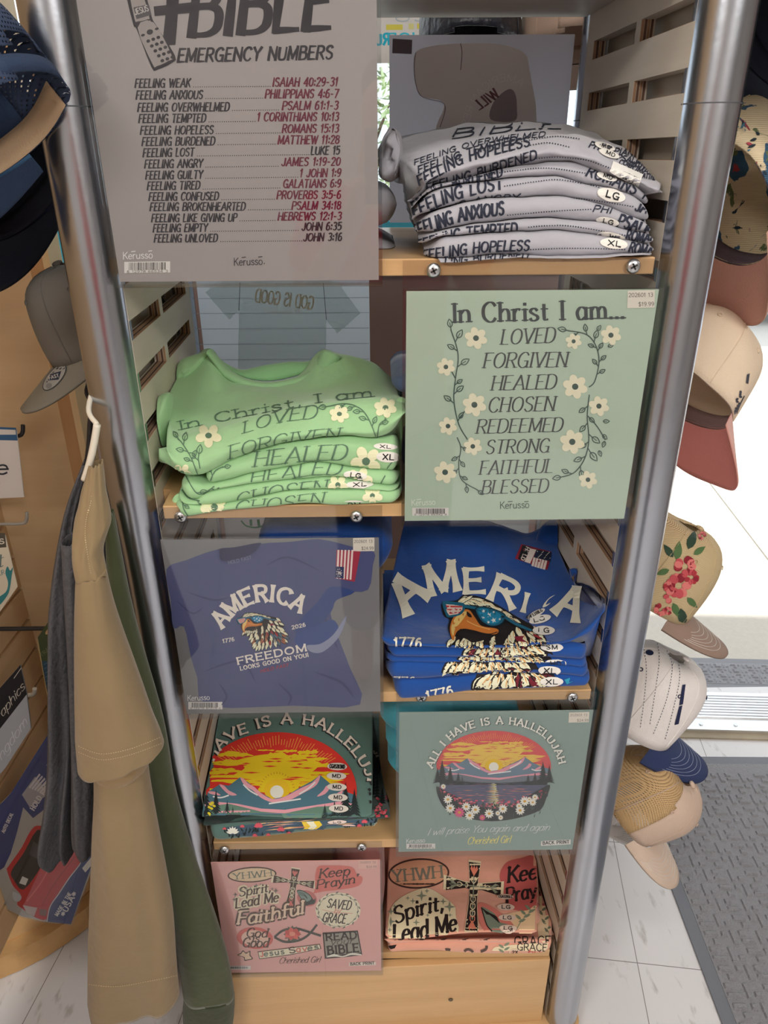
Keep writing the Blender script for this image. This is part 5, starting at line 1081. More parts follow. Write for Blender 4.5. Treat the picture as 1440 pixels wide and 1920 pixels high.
vn(a, [(240, 740), (200, 640), (150, 560), (128, 540)], [(.35, -1, 36), (.4, 1, 38), (.62, -1, 44), (.95, .3, 40), (.8, 1, 48)]); vn(a, [(250, 700), (240, 640)], [(.9, .4, 52), (.7, -.9, 46)])
vn(a, [(1225, 540), (1180, 430), (1130, 370), (1050, 345), (960, 360)], [(.2, 1, 40), (.3, -1, 40), (.45, -1, 40), (.6, -1, 36), (.75, -1, 32), (.98, .1, 44)]); vn(a, [(1225, 540), (1240, 460), (1280, 430)], [(.6, 1, 36), (.9, -1, 36)])
a.text('Kerusso', h_([(500, 226), (700, 192)]), 8, 'hand', (30, 44, 40), 1); a.build('print', gt)
a = Art(onto(gs[3]), dense=6); a.text('HEALED', h_([(545, 692), (760, 668), (900, 656), (1050, 652)]), 28, 'serif', GL_, 1); fl(a, 1165, 660, 84, 5, .5, .95)
vn(a, [(300, 790), (330, 720), (380, 690)], [(.4, -1, 44), (.9, .3, 36)]); a.line(h_([(1280, 700), (1310, 660)]), 2, GL_, 2)
sticker(a, *h_([(1285, 636)])[0], 22, 10, 'XL', .05); sticker(a, *h_([(1270, 580)])[0], 22, 6, 'XL', .05); sticker(a, *h_([(1255, 718)])[0], 24, 6, 'XL', .05); a.build('print', gs[3])
a = Art(onto(gs[2]), dense=6); a.text('HEALED', h_([(525, 788), (740, 758), (880, 735), (1020, 735)]), 24, 'serif', GL_, 1); fl(a, 1130, 760, 70, 5, .1); vn(a, [(170, 740), (240, 840), (330, 800)], [(.5, -1, 40), (.9, 1, 50)]); sticker(a, *h_([(1105, 738)])[0], 22, 7, 'LG', .12); a.line(h_([(1235, 800), (1270, 740)]), 2, GL_, 2); a.build('print', gs[2])
a = Art(onto(gs[1]), dense=6); a.text('CHOSEN', h_([(450, 915), (650, 868), (940, 836)]), 24, 'serif', GL_, 1); vn(a, [(130, 780), (180, 860), (250, 880)], [(.6, -1, 40), (.9, 1, 46)]); fl(a, 1010, 790, 56); sticker(a, *h_([(1130, 790)])[0], 26, 6, 'XL', 0); a.build('print', gs[1])
a = Art(onto(gs[0]), dense=6); a.text('CHOSEN', h_([(440, 950), (650, 928), (925, 898)]), 22, 'serif', GL_, 1); fl(a, 330, 915, 76, 5, .5); fl(a, 1200, 850, 56); vn(a, [(150, 860), (160, 920), (190, 970)], [(.3, -1, 30)]); sticker(a, *h_([(1098, 898)])[0], 26, 8, '2X', 0); a.build('print', gs[0])
# a blue-grey shirt just showing behind the green ones
fold_shirt('folded_shirt', 'blue-grey shirt glimpsed between the green shirts and the affirmation sheet', None, cloth((84, 100, 132)), [(735, 735), (760, 740), (860, 742)], [(735, 712), (760, 704), (860, 702)], yf=.10, depth=.14, seed=66, endr=.2)
fold_shirt('folded_shirt', 'dark navy shirt low beside the affirmation sheet, next to the green stack', None, cloth((40, 52, 84)), [(752, 906), (800, 906), (900, 904)], [(752, 742), (800, 730), (900, 726)], yf=.09, depth=.14, seed=67, endr=.12, nose=.03)

# ---------------- blue eagle shirts, third bay right
k_ = crop(700, 960, 3.2); BLUE = cloth((30, 70, 138)); BN = 'folded royal blue eagle shirts in the third bay'
K = [k_([(148, 1118), (185, 1132), (330, 1122), (520, 1096), (640, 1082), (900, 1072), (1150, 1058), (1326, 1050)]),
     k_([(90, 1020), (300, 1018), (440, 1005), (700, 978), (950, 980), (1150, 988), (1322, 1008)]),
     k_([(62, 940), (140, 905), (400, 912), (520, 906), (750, 911), (960, 918), (1150, 928), (1302, 950)]),
     k_([(80, 880), (250, 882), (520, 884), (800, 890), (1000, 886), (1150, 892), (1306, 905)]),
     k_([(82, 832), (140, 826), (400, 826), (760, 828), (1000, 814), (1150, 800), (1305, 822)])]
lbb = ['lowest royal blue shirt in the third bay with 1776 at its front corner', 'royal blue shirt with an XL sticker, second from the bottom', 'thin royal blue shirt fold with an MD sticker', 'royal blue shirt with an SM sticker just below the top one']
bs = [fold_shirt('folded_shirt', lbb[i], BN, BLUE, K[i], K[i+1], yf=-.030+.002*i, depth=.31, seed=70+i, wr=.0014, endr=.05, nose=.010 if i else .0055, rest=(.839, i, .006)) for i in range(4)]
bt = fold_shirt('folded_shirt', 'topmost royal blue shirt with a big eagle wearing sunglasses', BN, BLUE, k_([(46, 800), (70, 828), (280, 816), (420, 822), (650, 828), (900, 825), (1000, 806), (1180, 792), (1300, 742), (1375, 640)]), None, yf=-.026, basez=.865, seed=79, wr=.0028, endr=.05, top=[
    (k_([(50, 760), (280, 785), (650, 800), (950, 785), (1180, 765), (1385, 600)]), -.008),
    (k_([(62, 690), (300, 735), (650, 745), (950, 735), (1180, 710), (1392, 520)]), .018),
    (k_([(85, 540), (300, 590), (650, 600), (950, 590), (1180, 540), (1398, 430)]), .085),
    (k_([(110, 400), (300, 420), (650, 430), (950, 420), (1150, 380), (1300, 400)]), .15),
    (k_([(150, 210), (300, 230), (650, 240), (950, 225), (1080, 220), (1190, 230)]), .225),
    (k_([(190, 50), (350, 50), (620, 50), (720, 60), (900, 120), (990, 100), (1080, 40), (1150, 60)]), .29)])
band('sleeve_hem', k_([(1178, 345), (1215, 338), (1252, 370), (1262, 412)]), k_([(1186, 400), (1205, 380), (1232, 400), (1250, 425)]), .13, .13, BLUE, bt, .006)
lump('sleeve_fold', k_([(985, 200), (1000, 110), (1050, 60), (1120, 55), (1150, 150), (1170, 280), (1120, 330), (1060, 300), (1090, 220)]), .255, .02, BLUE, bt, 4, .006)
a = Art(onto(bt, off=.0010), dense=7, tf=lambda p: k_([p])[0]); a.base = 4; eagle(a, False); a.base = 0; WB = (222, 212, 198)
# the arched word, letter by letter where each one lies on the folds
for ch, p, hh in (('A', [(205, 612), (330, 505)], 76), ('M', [(342, 500), (512, 465)], 56), ('E', [(550, 486), (660, 482)], 46), ('R', [(692, 518), (832, 578)], 50), ('I', [(870, 592), (928, 606)], 36)): a.text(ch, p, hh*3.0, 'slab', WB, 3)
a.text('A', [(1088, 602), (1215, 655)], 185, 'slab', WB, 3); a.blob([(1015, 575), (1030, 545), (1060, 515), (1090, 500), (1080, 508), (1050, 530), (1035, 560), (1062, 548), (1040, 568)], WB, 3, 3)
a.part = ('lettering', 1); a.text('1776', [(125, 808), (200, 806), (285, 812)], 48, 'slab', WB, 3); a.part = None
# woven hem tag
a.poly([(888, 196), (1068, 242), (1045, 350), (850, 282)], (128, 34, 52), 5)
for k in range(5): a.poly([(985+k*17-22, 268+k*5), (998+k*17-22, 271+k*5), (980+k*17-18, 330+k*5), (966+k*17-18, 326+k*5)], (206, 196, 190), 6)
a.poly([(940, 222), (978, 230), (940, 312), (905, 300)], (206, 196, 190), 6); a.poly([(980, 228), (1068, 246), (1060, 300), (962, 275)], (30, 36, 58), 7)
for k in range(14): a.ell(985+(k*23) % 75, 240+(k*17) % 45, 3, 3, WB, 8, 0, 6)
a.poly([(896, 202), (944, 214), (908, 298), (868, 284)], (24, 24, 30), 7); a.text('HOLD', [(918, 212), (884, 286)], 22, 'fat', (206, 196, 190), 8)
# size strip
def stk(x, y, rx, ry, tx, rot=0): sticker(a, x, y, rx, ry, tx, rot, 20, (206, 204, 200))
stk(975, 620, 62, 18, 'KHFS318LG', -.5); stk(1000, 652, 68, 24, 'LG', -.25); stk(1022, 720, 68, 28, 'LG', .0); stk(1010, 796, 62, 10, 'LG', -.08); a.build('print', bt)
def plume(o, x0, x1, y, seed, hb=70):
    a = Art(onto(o), dense=7, tf=lambda p: k_([p])[0]); rn = random.Random(seed)
    a.poly([(x0-30, y(x0)+hb*.5)]+[(x0+(x1-x0)*k/12, y(x0)-hb*.75-rn.uniform(0, 14)) for k in range(13)]+[(x1+40, y(x1)), (x1, y(x1)+hb*.5)]+[(x1+(x0-x1)*k/14, y(x0)+hb*(.5+.25*(k % 2))) for k in range(15)], EDK, 1)
    for r0 in range(2):
        x = x0+r0*22
        while x < x1:
            t = (x-x0)/(x1-x0); an = 2.25-1.75*t+rn.uniform(-.22, .22); L = rn.uniform(95, 140)
            feather(a, x-math.cos(an)*L*.5, y(x)-math.sin(an)*L*.5+rn.uniform(-16, 16)-8+r0*20, L, 44, an, ECR if rn.random() > .07 else (104, 32, 44), 2+r0*3); x += rn.uniform(36, 52)
    return a
a = plume(bs[3], 560, 1040, lambda x: 856, 1); sticker(a, 1070, 812, 68, 22, 'SM', 0, 20, (206, 204, 200)); sticker(a, 1090, 882, 66, 16, 'SM', .05, 20, (206, 204, 200)); a.part = ('lettering', 1); a.text('1776', [(210, 884), (350, 884)], 16, 'slab', WB, 3); a.part = None; a.build('print', bs[3])
a = plume(bs[2], 520, 1040, lambda x: 900, 2); sticker(a, 1090, 906, 66, 18, 'MD', .02, 20, (206, 204, 200)); a.build('print', bs[2])
a = plume(bs[1], 450, 960, lambda x: 955, 3); sticker(a, 1055, 948, 68, 23, 'XL', .05, 20, (206, 204, 200)); a.part = ('lettering', 1); a.text('1776', [(95, 1012), (250, 1014)], 26, 'slab', WB, 3); a.part = None; a.build('print', bs[1])
a = plume(bs[0], 620, 1080, lambda x: 1028, 4); sticker(a, 1068, 1014, 70, 25, 'XL', .0, 20, (206, 204, 200)); a.part = ('lettering', 1); a.text('1776', [(322, 1122), (478, 1088)], 46, 'slab', WB, 3); a.part = None; a.poly([(1145, 1005), (1180, 995), (1172, 1020), (1200, 1012), (1160, 1032)], (42, 136, 164), 4); a.build('print', bs[0])
for i, (y0, y1) in enumerate(((1290, 1190), (1188, 1092), (1090, 990))):
    fold_shirt('folded_shirt', ('royal blue shirt lowest of those hidden behind the eagle sheet', 'royal blue shirt in the middle of those hidden behind the eagle sheet', 'royal blue shirt uppermost behind the eagle sheet, its rolled side in the gap')[i], 'royal blue shirts behind the eagle sheet', BLUE, [(480, y0), (640, y0+2), ((704, 706, 736)[i], y0-20)], [(480, y1), (640, y1-2), ((704, 706, 738)[i], y1+14)], yf=.04+.03*i, depth=.18, seed=90+i, endr=.14, nose=.02, wr=.004)

# ---------------- sunset shirts, fourth bay left
l_ = crop(360, 1310, 3.6); TEAL = cloth((84, 112, 106)); DARK = cloth((52, 66, 64)); HN = 'folded sunset shirts in the fourth bay'
hs0 = fold_shirt('folded_shirt', 'lowest sunset shirt in the fourth bay, flowers along its fold and an XL sticker', HN, TEAL, l_([(100, 950), (180, 966), (300, 956), (500, 940), (800, 906), (1000, 888), (1272, 868)]), l_([(112, 862), (250, 852), (400, 842), (600, 824), (900, 814), (1100, 812), (1268, 802)]), yf=-.030, depth=.3, seed=101, endr=.04, nose=.0055, rest=(.54, 0, .009))
hs1 = fold_shirt('folded_shirt', 'dark-printed sunset shirt second in its stack, sticking out to the right', HN, DARK, l_([(62, 862), (85, 882), (160, 852), (400, 844), (700, 822), (1000, 812), (1200, 808), (1335, 818)]), None, yf=-.027, seed=102, endr=.05, wr=.0012, rest=(.54, 1, .009), top=[
    (l_([(50, 850), (90, 850), (400, 822), (900, 808), (1200, 803), (1337, 800)]), -.009), (l_([(40, 800), (400, 815), (1000, 806), (1330, 740)]), .005), (l_([(34, 600), (400, 640), (1000, 640), (1290, 520)]), .09), (l_([(85, 330), (400, 380), (1000, 380), (1250, 330)]), .18), (l_([(120, 85), (400, 120), (1000, 120), (1220, 100)]), .27)])
hs2 = fold_shirt('folded_shirt', 'topmost sunset shirt with yellow sky over blue mountains and MD stickers', HN, TEAL, l_([(36, 800), (70, 812), (120, 794), (300, 788), (500, 800), (640, 806), (900, 801), (1100, 802), (1210, 798)]), None, yf=-.024, basez=.5605, seed=103, wr=.0008, endr=.03, top=[
    (l_([(42, 780), (300, 770), (640, 788), (1100, 786), (1213, 780)]), -.006), (l_([(62, 640), (300, 650), (640, 660), (1000, 660), (1217, 650)]), .022), (l_([(100, 420), (300, 430), (640, 440), (1000, 440), (1217, 430)]), .078), (l_([(128, 200), (300, 210), (640, 215), (1000, 210), (1218, 205)]), .138), (l_([(138, 60), (300, 60), (640, 60), (1000, 60), (1220, 60)]), .19)])
a = Art(onto(hs2, off=.0012, step=.00014), dense=7)
q = l_([(573, 632)])[0]; sunset(a, q[0], q[1], 540/3.6, 404/3.6, False, SAT, 0)
for dx, col, l in ((2.2, (44, 42, 44), 16), (0, (206, 196, 186), 17)):
    a.text('HAVE IS A HALLELUJAH', [(x-dx, y+dx*.8) for x, y in l_([(146, 424), (210, 330), (290, 265), (380, 232), (480, 196), (620, 172), (760, 178), (860, 200), (960, 256), (1050, 330), (1120, 420), (1175, 520), (1205, 620), (1212, 700)])], 17.5, 'slab', col, l)
for k in range(14): q = l_([(random.Random(k).choice((58, 66, 138, 128))+random.Random(k+9).uniform(-14, 14), 700+random.Random(k+3).uniform(0, 80))])[0]; a.ell(q[0], q[1], 3.4, 2.2, (226, 200, 50), 18, .4, 8)
for tx, x, y in (('CGA5283MD', 980, 465), ('MD', 975, 530), ('MD', 978, 604), ('MD', 985, 674), ('MD', 990, 748)): sticker(a, *l_([(x, y)])[0], 18.5, 7.2, tx, .03, 20, (206, 200, 192), 6.4 if tx == 'MD' else 7)
a.build('print', hs2)
a = Art(onto(hs1), dense=7)
for k in range(26): rn = random.Random(k); q = l_([(1228+rn.uniform(0, 90), 660+rn.uniform(0, 140))])[0]; a.ell(q[0], q[1], 2.6, 2.2, rn.choice(((186, 70, 84), (206, 110, 120))), 2, 0, 7); a.line([q, (q[0]+.5, q[1]+7)], .7, (30, 42, 40), 1)
for x, y, hh in ((1250, 660, 150), (1285, 700, 110), (1225, 640, 140)):
    for k in range(7): t = k/7; a.poly(l_([(x, y-hh*t-14), (x+26*(1-t), y-hh*t+10), (x-26*(1-t), y-hh*t+10)]), (26, 34, 34), 1)
a.text('JA', l_([(1222, 360), (1265, 420)]), 13, 'slab', (190, 184, 176), 3); a.build('print', hs1)
a = Art(onto(hs0), dense=6); rn = random.Random(4)
a.poly(l_([(230, 868), (420, 846), (700, 828), (1100, 818), (1266, 806), (1266, 868), (1000, 884), (700, 914), (500, 938), (260, 954)]), (64, 84, 100), 1)
for k in range(34): x = rn.uniform(420, 1040); y = 838-(x-420)*.03+rn.uniform(-12, 60)-(x-420)*.05; a.poly(l_([(x, y), (x+60, y-10), (x+130, y-12), (x+60, y-4)]), rn.choice(((204, 130, 110), (120, 120, 150), (220, 170, 120), (44, 60, 84))), 2)
a.poly(l_([(740, 830), (860, 824), (880, 850), (830, 890), (720, 905), (760, 870)]), (226, 186, 60), 3); a.poly(l_([(770, 828), (820, 826), (845, 860), (800, 896), (765, 890), (800, 860)]), (230, 216, 190), 4)
for k in range(46): x = rn.choice((rn.uniform(220, 480), rn.uniform(220, 700), rn.uniform(1100, 1260))); y = 952-(x-240)*.08+rn.uniform(-50, 0); q = l_([(x, y)])[0]; a.poly(leaf_pts(q[0], q[1], 9, 2.4, rn.uniform(-2.4, -.7), 3), (34, 44, 44), 5)
for x, y, r_, c_ in ((275, 905, 46, 0), (1250, 855, 26, 0), (450, 865, 34, 1), (600, 888, 30, 1), (340, 865, 18, 1), (425, 925, 20, 1), (515, 920, 18, 1), (655, 908, 18, 1), (1165, 835, 24, 1), (220, 880, 16, 1), (1130, 860, 20, 1)):
    q = l_([(x, y)])[0]
    for k in range(7): an = -2.9+k*.44; a.poly(leaf_pts(q[0], q[1], r_/3.6, r_/9, an, 4), (196, 84, 96) if c_ else (226, 218, 204), 7)
sticker(a, *l_([(1055, 868)])[0], 17, 6.5, 'XL', -.03, 9, (206, 180, 176)); sticker(a, *l_([(980, 830)])[0], 18, 3.4, 'LG', -.03, 9, (206, 190, 184)); a.build('print', hs0)
AQ = cloth((70, 148, 166))
for i, (y0, y1, x0) in enumerate(((1470, 1428, 728), (1430, 1386, 724), (1388, 1330, 713))):
    fold_shirt('folded_shirt', ('lowest aqua rolled shirt showing left of the lake sunset sheet', 'middle aqua rolled shirt showing left of the lake sunset sheet', 'uppermost aqua rolled shirt showing left of the lake sunset sheet')[i], 'aqua shirts behind the lake sunset sheet', AQ, [(x0, y0-14), (780, y0), (980, y0)], [(x0, y1+10), (780, y1), (980, y1)], yf=.05+.02*i, depth=.2, seed=110+i, endr=.16, nose=.02, wr=.004)

# ---------------- pink sticker-print shirts, bottom bay right
p_ = crop(700, 1560, 4); PINK = cloth((204, 150, 130)); PN = 'folded pink sticker print shirts in the bottom bay'
ps0 = fold_shirt('folded_shirt', 'lowest pink print shirt in the bottom bay with a 2X sticker', PN, PINK, p_([(98, 908), (130, 916), (300, 906), (480, 906), (700, 926), (900, 930), (1100, 937), (1220, 936), (1320, 905), (1358, 862)]), p_([(100, 850), (300, 842), (500, 835), (800, 842), (1000, 845), (1200, 850), (1350, 820)]), yf=-.014, depth=.28, seed=120, endr=.03, nose=.008, rest=(.236, 0, .0042))
ps1 = fold_shirt('folded_shirt', 'pink print shirt second from the bottom, poking out at the right', PN, PINK, p_([(78, 822), (105, 850), (300, 838), (500, 832), (800, 840), (1000, 845), (1200, 850), (1310, 858)]), None, yf=-.012, seed=122, endr=.04, wr=.0010, rest=(.236, 1, .0042), top=[(p_([(80, 805), (300, 812), (800, 805), (1200, 810), (1330, 815)]), -.005), (p_([(82, 700), (400, 720), (1000, 700), (1345, 640)]), .04), (p_([(90, 440), (400, 470), (1000, 470), (1340, 440)]), .14), (p_([(80, 140), (400, 160), (1000, 160), (1325, 140)]), .25)])
ps2 = fold_shirt('folded_shirt', 'topmost pink print shirt with an ornate cross and YHWH oval', PN, PINK, p_([(88, 800), (120, 824), (200, 824), (400, 800), (600, 772), (750, 762), (950, 757), (1100, 768), (1225, 765)]), None, yf=-.010, basez=.2452, seed=123, wr=.0008, endr=.03, top=[(p_([(92, 775), (300, 790), (750, 745), (1226, 745)]), .0), (p_([(98, 640), (300, 650), (750, 635), (1228, 630)]), .03), (p_([(104, 420), (300, 430), (750, 430), (1232, 430)]), .092), (p_([(112, 250), (300, 255), (750, 255), (1225, 250)]), .138), (p_([(118, 110), (300, 110), (750, 110), (1212, 110)]), .185)])
a = Art(onto(ps2, off=.0011, step=.00014), dense=6, tf=lambda p: p_([p])[0]); DB = (38, 30, 30); CRM = (222, 200, 168)
a.ell(340, 314, 230, 114, (64, 44, 40), 1, -.06, 40); a.ell(340, 314, 217, 101, (196, 144, 116), 2, -.06, 40); a.text('YHWH', [(148, 380), (520, 344)], 92, 'serifup', (112, 110, 98), 3)
cross_art(a, lambda x, y: (748+x*205-y*10, 500+y*268+x*28), 3, DB, (206, 122, 100), (134, 140, 120), CRM, 4)
a.blob([(110, 690), (140, 560), (230, 480), (370, 425), (450, 440), (540, 500), (610, 560), (620, 640), (640, 740), (560, 790), (300, 815), (130, 820)], CRM, 2, 4)
a.text('Spirit,', [(165, 690), (350, 630), (525, 590)], 118, 'scriptbold', DB, 4); a.text('Lead Me', [(150, 830), (400, 790), (625, 740)], 128, 'scriptbold', DB, 4)
for x, y, r in ((362, 482, 42), (402, 446, 20), (296, 522, 24), (258, 500, 18), (524, 526, 28), (572, 566, 44), (158, 560, 18), (132, 600, 30), (130, 676, 40), (322, 682, 28), (408, 628, 16), (576, 628, 18), (122, 738, 18)): a.poly([(x+(r if k % 2 == 0 else r*.3)*math.sin(math.pi*k/4), y-(r if k % 2 == 0 else r*.3)*math.cos(math.pi*k/4)) for k in range(8)], (128, 134, 116), 5)
a.blob([(950, 310), (1000, 230), (1100, 200), (1240, 200), (1240, 560), (1080, 590), (1010, 560), (980, 480), (960, 400)], (178, 88, 86), 1, 4); a.text('Keep', [(1010, 385), (1300, 340)], 118, 'scriptbold', DB, 2); a.text('Prayin', [(1000, 535), (1310, 470)], 108, 'scriptbold', DB, 2)
a.blob([(780, 560), (820, 535), (900, 570), (990, 640), (1050, 700), (1040, 752), (860, 752), (800, 690)], (196, 116, 106), 2, 4); a.blob([(810, 570), (840, 575), (910, 620), (950, 680), (1010, 700), (1020, 745), (890, 745), (850, 700), (825, 630)], (118, 130, 116), 4, 4)
for k in range(5): a.line([(816+k*7, 578+k*10), (860+k*14, 612+k*6), (912+k*8, 655+k*8)], 7, DB, 5)
a.line([(810, 570), (850, 700), (890, 745)], 8, DB, 5)
a.blob([(960, 640), (1080, 600), (1160, 590), (1225, 560), (1225, 760), (960, 752)], (214, 182, 146), 2, 4)
for k in range(7): a.poly(leaf_pts(1090+k*18, 680-k*18, 60, 22, -2.4 if k % 2 else -.4, 4), (116, 128, 108), 4)
a.line([(1070, 740), (1120, 660), (1210, 580)], 6, (116, 128, 108), 3)
for tx, x, y, rx, ry in (('CGA5285LG', 990, 492, 62, 20), ('LG', 994, 570, 66, 26), ('LG', 1004, 650, 66, 25), ('LG', 1010, 728, 66, 24)): sticker(a, x, y, rx, ry, tx, .04, 12, (206, 186, 172))
a.build('print', ps2)
a = Art(onto(ps1), dense=6, tf=lambda p: p_([p])[0])
a.blob([(1236, 300), (1330, 280), (1335, 500), (1236, 560)], (150, 72, 76), 1, 3); a.text("n'", [(1240, 470), (1310, 430)], 100, 'scriptbold', DB, 3); a.blob([(1240, 480), (1300, 540), (1345, 640), (1350, 790), (1240, 800)], CRM, 2, 3)
for k in range(7): a.poly(leaf_pts(1250+k*11, 560+k*34, 56, 20, -.6 if k % 2 else -2.2, 4), (104, 116, 98), 3)
for k in range(5): a.poly([(150+k*160, 812), (240+k*160, 800), (215+k*160, 832), (130+k*160, 836)], (74, 62, 58), 3)
a.text('GRACE', [(1060, 850), (1330, 845)], 60, 'sans', DB, 4); a.build('print', ps1)
a = Art(onto(ps0), dense=6, tf=lambda p: p_([p])[0]); a.blob([(900, 870), (1000, 850), (1340, 830), (1345, 880), (1200, 930), (920, 926)], CRM, 1, 3)
a.text('GRACE', [(1080, 884), (1300, 890)], 50, 'sans', DB, 3); a.text('by', [(1140, 925), (1230, 925)], 50, 'script', (176, 82, 80), 4)
for k in range(3): a.line([(330+k*160, 925), (380+k*160, 880), (440+k*150, 890), (430+k*160, 920)], 18, (84, 70, 64), 2)
a.line([(770, 905), (840, 880), (850, 850)], 20, (84, 70, 64), 2); a.poly([(102, 855), (175, 845), (160, 870), (102, 885)], DB, 2)
for k in range(4): a.poly(leaf_pts(980, 900-k*16, 50, 18, -.5 if k % 2 else -2.6, 4), (116, 128, 108), 3)
sticker(a, 1062, 897, 44, 22, '2X', 0, 5, (212, 190, 170)); a.build('print', ps0)
fold_shirt('folded_shirt', 'dusky pink shirt glimpsed in the gap left of the pink print shirts', None, cloth((150, 96, 92)), [(620, 1752), (680, 1752), (722, 1742)], [(620, 1604), (680, 1600), (722, 1610)], yf=.05, depth=.2, seed=130, endr=.15, nose=.03, wr=.003)

# ================================================================== CAPS
def cap(name, label, c, tilt, yaw, side, mats, group=None, a=.094, b=.080, h=.124, brim=.08, curve=2.6, bdrop=14, mesh_back=False, stitch=None, roll=0, vis_stitch=6):
    """c: centre of the opening; side +1 hangs on the right panel (front points +X), -1 left. mats: dict crown, brim, under, inner, seam, back"""
    t = thing(name, label, 'cap', group=group)
    tl, yw = R(tilt), R(yaw)
    f = Vector((side*math.cos(tl)*math.cos(yw), math.cos(tl)*math.sin(yw), -math.sin(tl)))
    u = Vector((side*math.sin(tl)*math.cos(yw), math.sin(tl)*math.sin(yw), math.cos(tl))); l = u.cross(f)
    if roll: M_ = Matrix.Rotation(R(roll), 3, f); u = M_@u; l = M_@l
    c = Vector(c); W = lambda x, y, z: c+f*x+l*y+u*z
    nt, npn = 60, 14
    def crown_pt(th, ph, k=1):
        rr = math.cos(ph)**.42 if ph < 1.5707 else 0; front = max(0, math.cos(th))
        zz = h*math.sin(ph)**.97*(1+.04*front)
        x = (a*k)*math.cos(th)*rr+.006*front*math.sin(ph)*rr; y = (b*k)*math.sin(th)*rr
        bmp = .0022*abs(math.sin(3*th))*math.sin(ph*2)
        dent = noise.noise(Vector((math.cos(th)*1.6+c.z*9, math.sin(th)*1.6, ph*1.3)))*.006
        return W(x*(1+bmp*6)+dent*math.cos(th), y*(1+bmp*6)+dent*math.sin(th), zz)
    def shell(k, ph0, ph1, n, th0=0, th1=2*math.pi, m=nt):
        v = []; closed = abs(th1-th0-2*math.pi) < 1e-6
        for j in range(n+1):
            ph = ph0+(ph1-ph0)*j/n
            for i in range(m if closed else m+1): v.append(crown_pt(th0+(th1-th0)*i/m, ph, k))
        return v, grid_faces(n+1, m if closed else m+1, closed)
    v, fc = shell(1, .0, 1.555, npn)
    # split crown: front two panels / back panels, with an arched opening at the back
    def is_hole(q):
        p = sum((v[i] for i in q), Vector())/4-c; x, y, z = p.dot(f), p.dot(l), p.dot(u); return x < -.03 and y*y/.034**2+z*z/.042**2 < 1
    fr, bk_ = [], []
    for q in fc:
        if is_hole(q): continue
        p = sum((v[i] for i in q), Vector())/4-c; (fr if p.dot(f) > -.004 or not mesh_back else bk_).append(q)
    o = link('crown', v, fr, mats['crown'], t, True); sd = o.modifiers.new('cloth', 'SOLIDIFY'); sd.thickness = .0016; sd.offset = -1
    crown_o = o
    if bk_: o2 = link('mesh_back', v, bk_, mats['back'], t, True); sd = o2.modifiers.new('cloth', 'SOLIDIFY'); sd.thickness = .001; sd.offset = -1
    # sweatband and lining
    v2, f2 = shell(.975, .0, .19, 3); v2 = [p for p in v2]
    f2 = [q for q in f2 if not (sum((v2[i] for i in q), Vector())/4-c).dot(f) < -.06]
    o = link('sweatband', v2, f2, mats['inner'], t, True); sd = o.modifiers.new('cloth', 'SOLIDIFY'); sd.thickness = .001
    # strap across the opening
    m = MB(); pts = [crown_pt(math.pi+k*.09, .06, 1.0) for k in range(-6, 7)]
    vv = []
    for p in pts: vv += [p-u*.002, p+u*.013]
    m.add(vv, [(2*i, 2*i+2, 2*i+3, 2*i+1) for i in range(len(pts)-1)]); o = m.build('strap', mats.get('strap', mats['crown']), t, True); sd = o.modifiers.new('cloth', 'SOLIDIFY'); sd.thickness = .0014
    # seams, button, eyelets
    m = MB()
    for k in range(6):
        th = k*math.pi/3+math.pi; pp = [crown_pt(th, .02+1.5*j/14, 1.004) for j in range(15)]
        if k == 0: pp = pp[6:]
        m.tube(pp, .0009, 5)
    m.build('seam', mats.get('seam', mats['crown']), t, True)
    m = MB(); top_ = crown_pt(0, 1.55); bb = [top_+u*(.004*math.sin(q_)) for q_ in (0, .6, 1.2, 1.57)]; m.tube([top_-u*.001, top_+u*.003, top_+u*.0045], [.0075, .007, .003], 12); m.build('button', mats.get('button', mats['crown']), t, True)
    for k in range(6):
        th = k*math.pi/3+math.pi/6; p = crown_pt(th, .86, 1.004); q = crown_pt(th, .9, 1.004); r_ = crown_pt(th+.06, .86, 1.004); n_ = (q-p).cross(r_-p).normalized()
        if n_.dot(p-(c+u*.03)) < 0: n_ = -n_
        m = MB(); e1 = (q-p).normalized(); e2 = n_.cross(e1); m.tube([p+(e1*math.cos(x)+e2*math.sin(x))*.0032+n_*.0006 for x in (2*math.pi*i/10 for i in range(11))], .0009, 5); m.build('eyelet', mats.get('eyelet', mats.get('seam', mats['crown'])), t, True)
    # brim
    nu, nv = 40, 10; bd = math.tan(R(bdrop)); TH = R(80)
    def brim_pt(s_, r_, dz=0):
        th = s_*TH; x0, y0 = a*1.004*math.cos(th), b*1.004*math.sin(th); r_ = -.04+1.04*r_
        L_ = brim*(1-abs(s_)**3.4)
        x = x0+r_*L_; y = y0*(1+.04*max(0, r_)); z = -max(0, r_)*L_*bd-curve*(y*y)*(.10+.9*max(0, r_))
        return W(x, y, z+dz)
    v = []
    for i in range(nu+1):
        for j in range(nv+1): v.append(brim_pt(-1+2*i/nu, j/nv, .0018))
    nvt = len(v)
    for i in range(nu+1):
        for j in range(nv+1): v.append(brim_pt(-1+2*i/nu, j/nv, -.0018))
    g1 = grid_faces(nu+1, nv+1); F_ = list(g1)+[tuple(x+nvt for x in q)[::-1] for q in g1]; fm = [0]*len(g1)+[1]*len(g1)
    for i in range(nu): x = i*(nv+1)+nv; F_.append((x, x+nv+1, x+nv+1+nvt, x+nvt)); fm.append(2)
    o = link('brim', v, F_, [mats['brim'], mats.get('under', mats['brim']), mats.get('edge', mats['brim'])], t, True, fm)
    bm = bmesh.new(); bm.from_mesh(o.data); bmesh.ops.recalc_face_normals(bm, faces=bm.faces); bm.to_mesh(o.data); bm.free(); brim_o = o
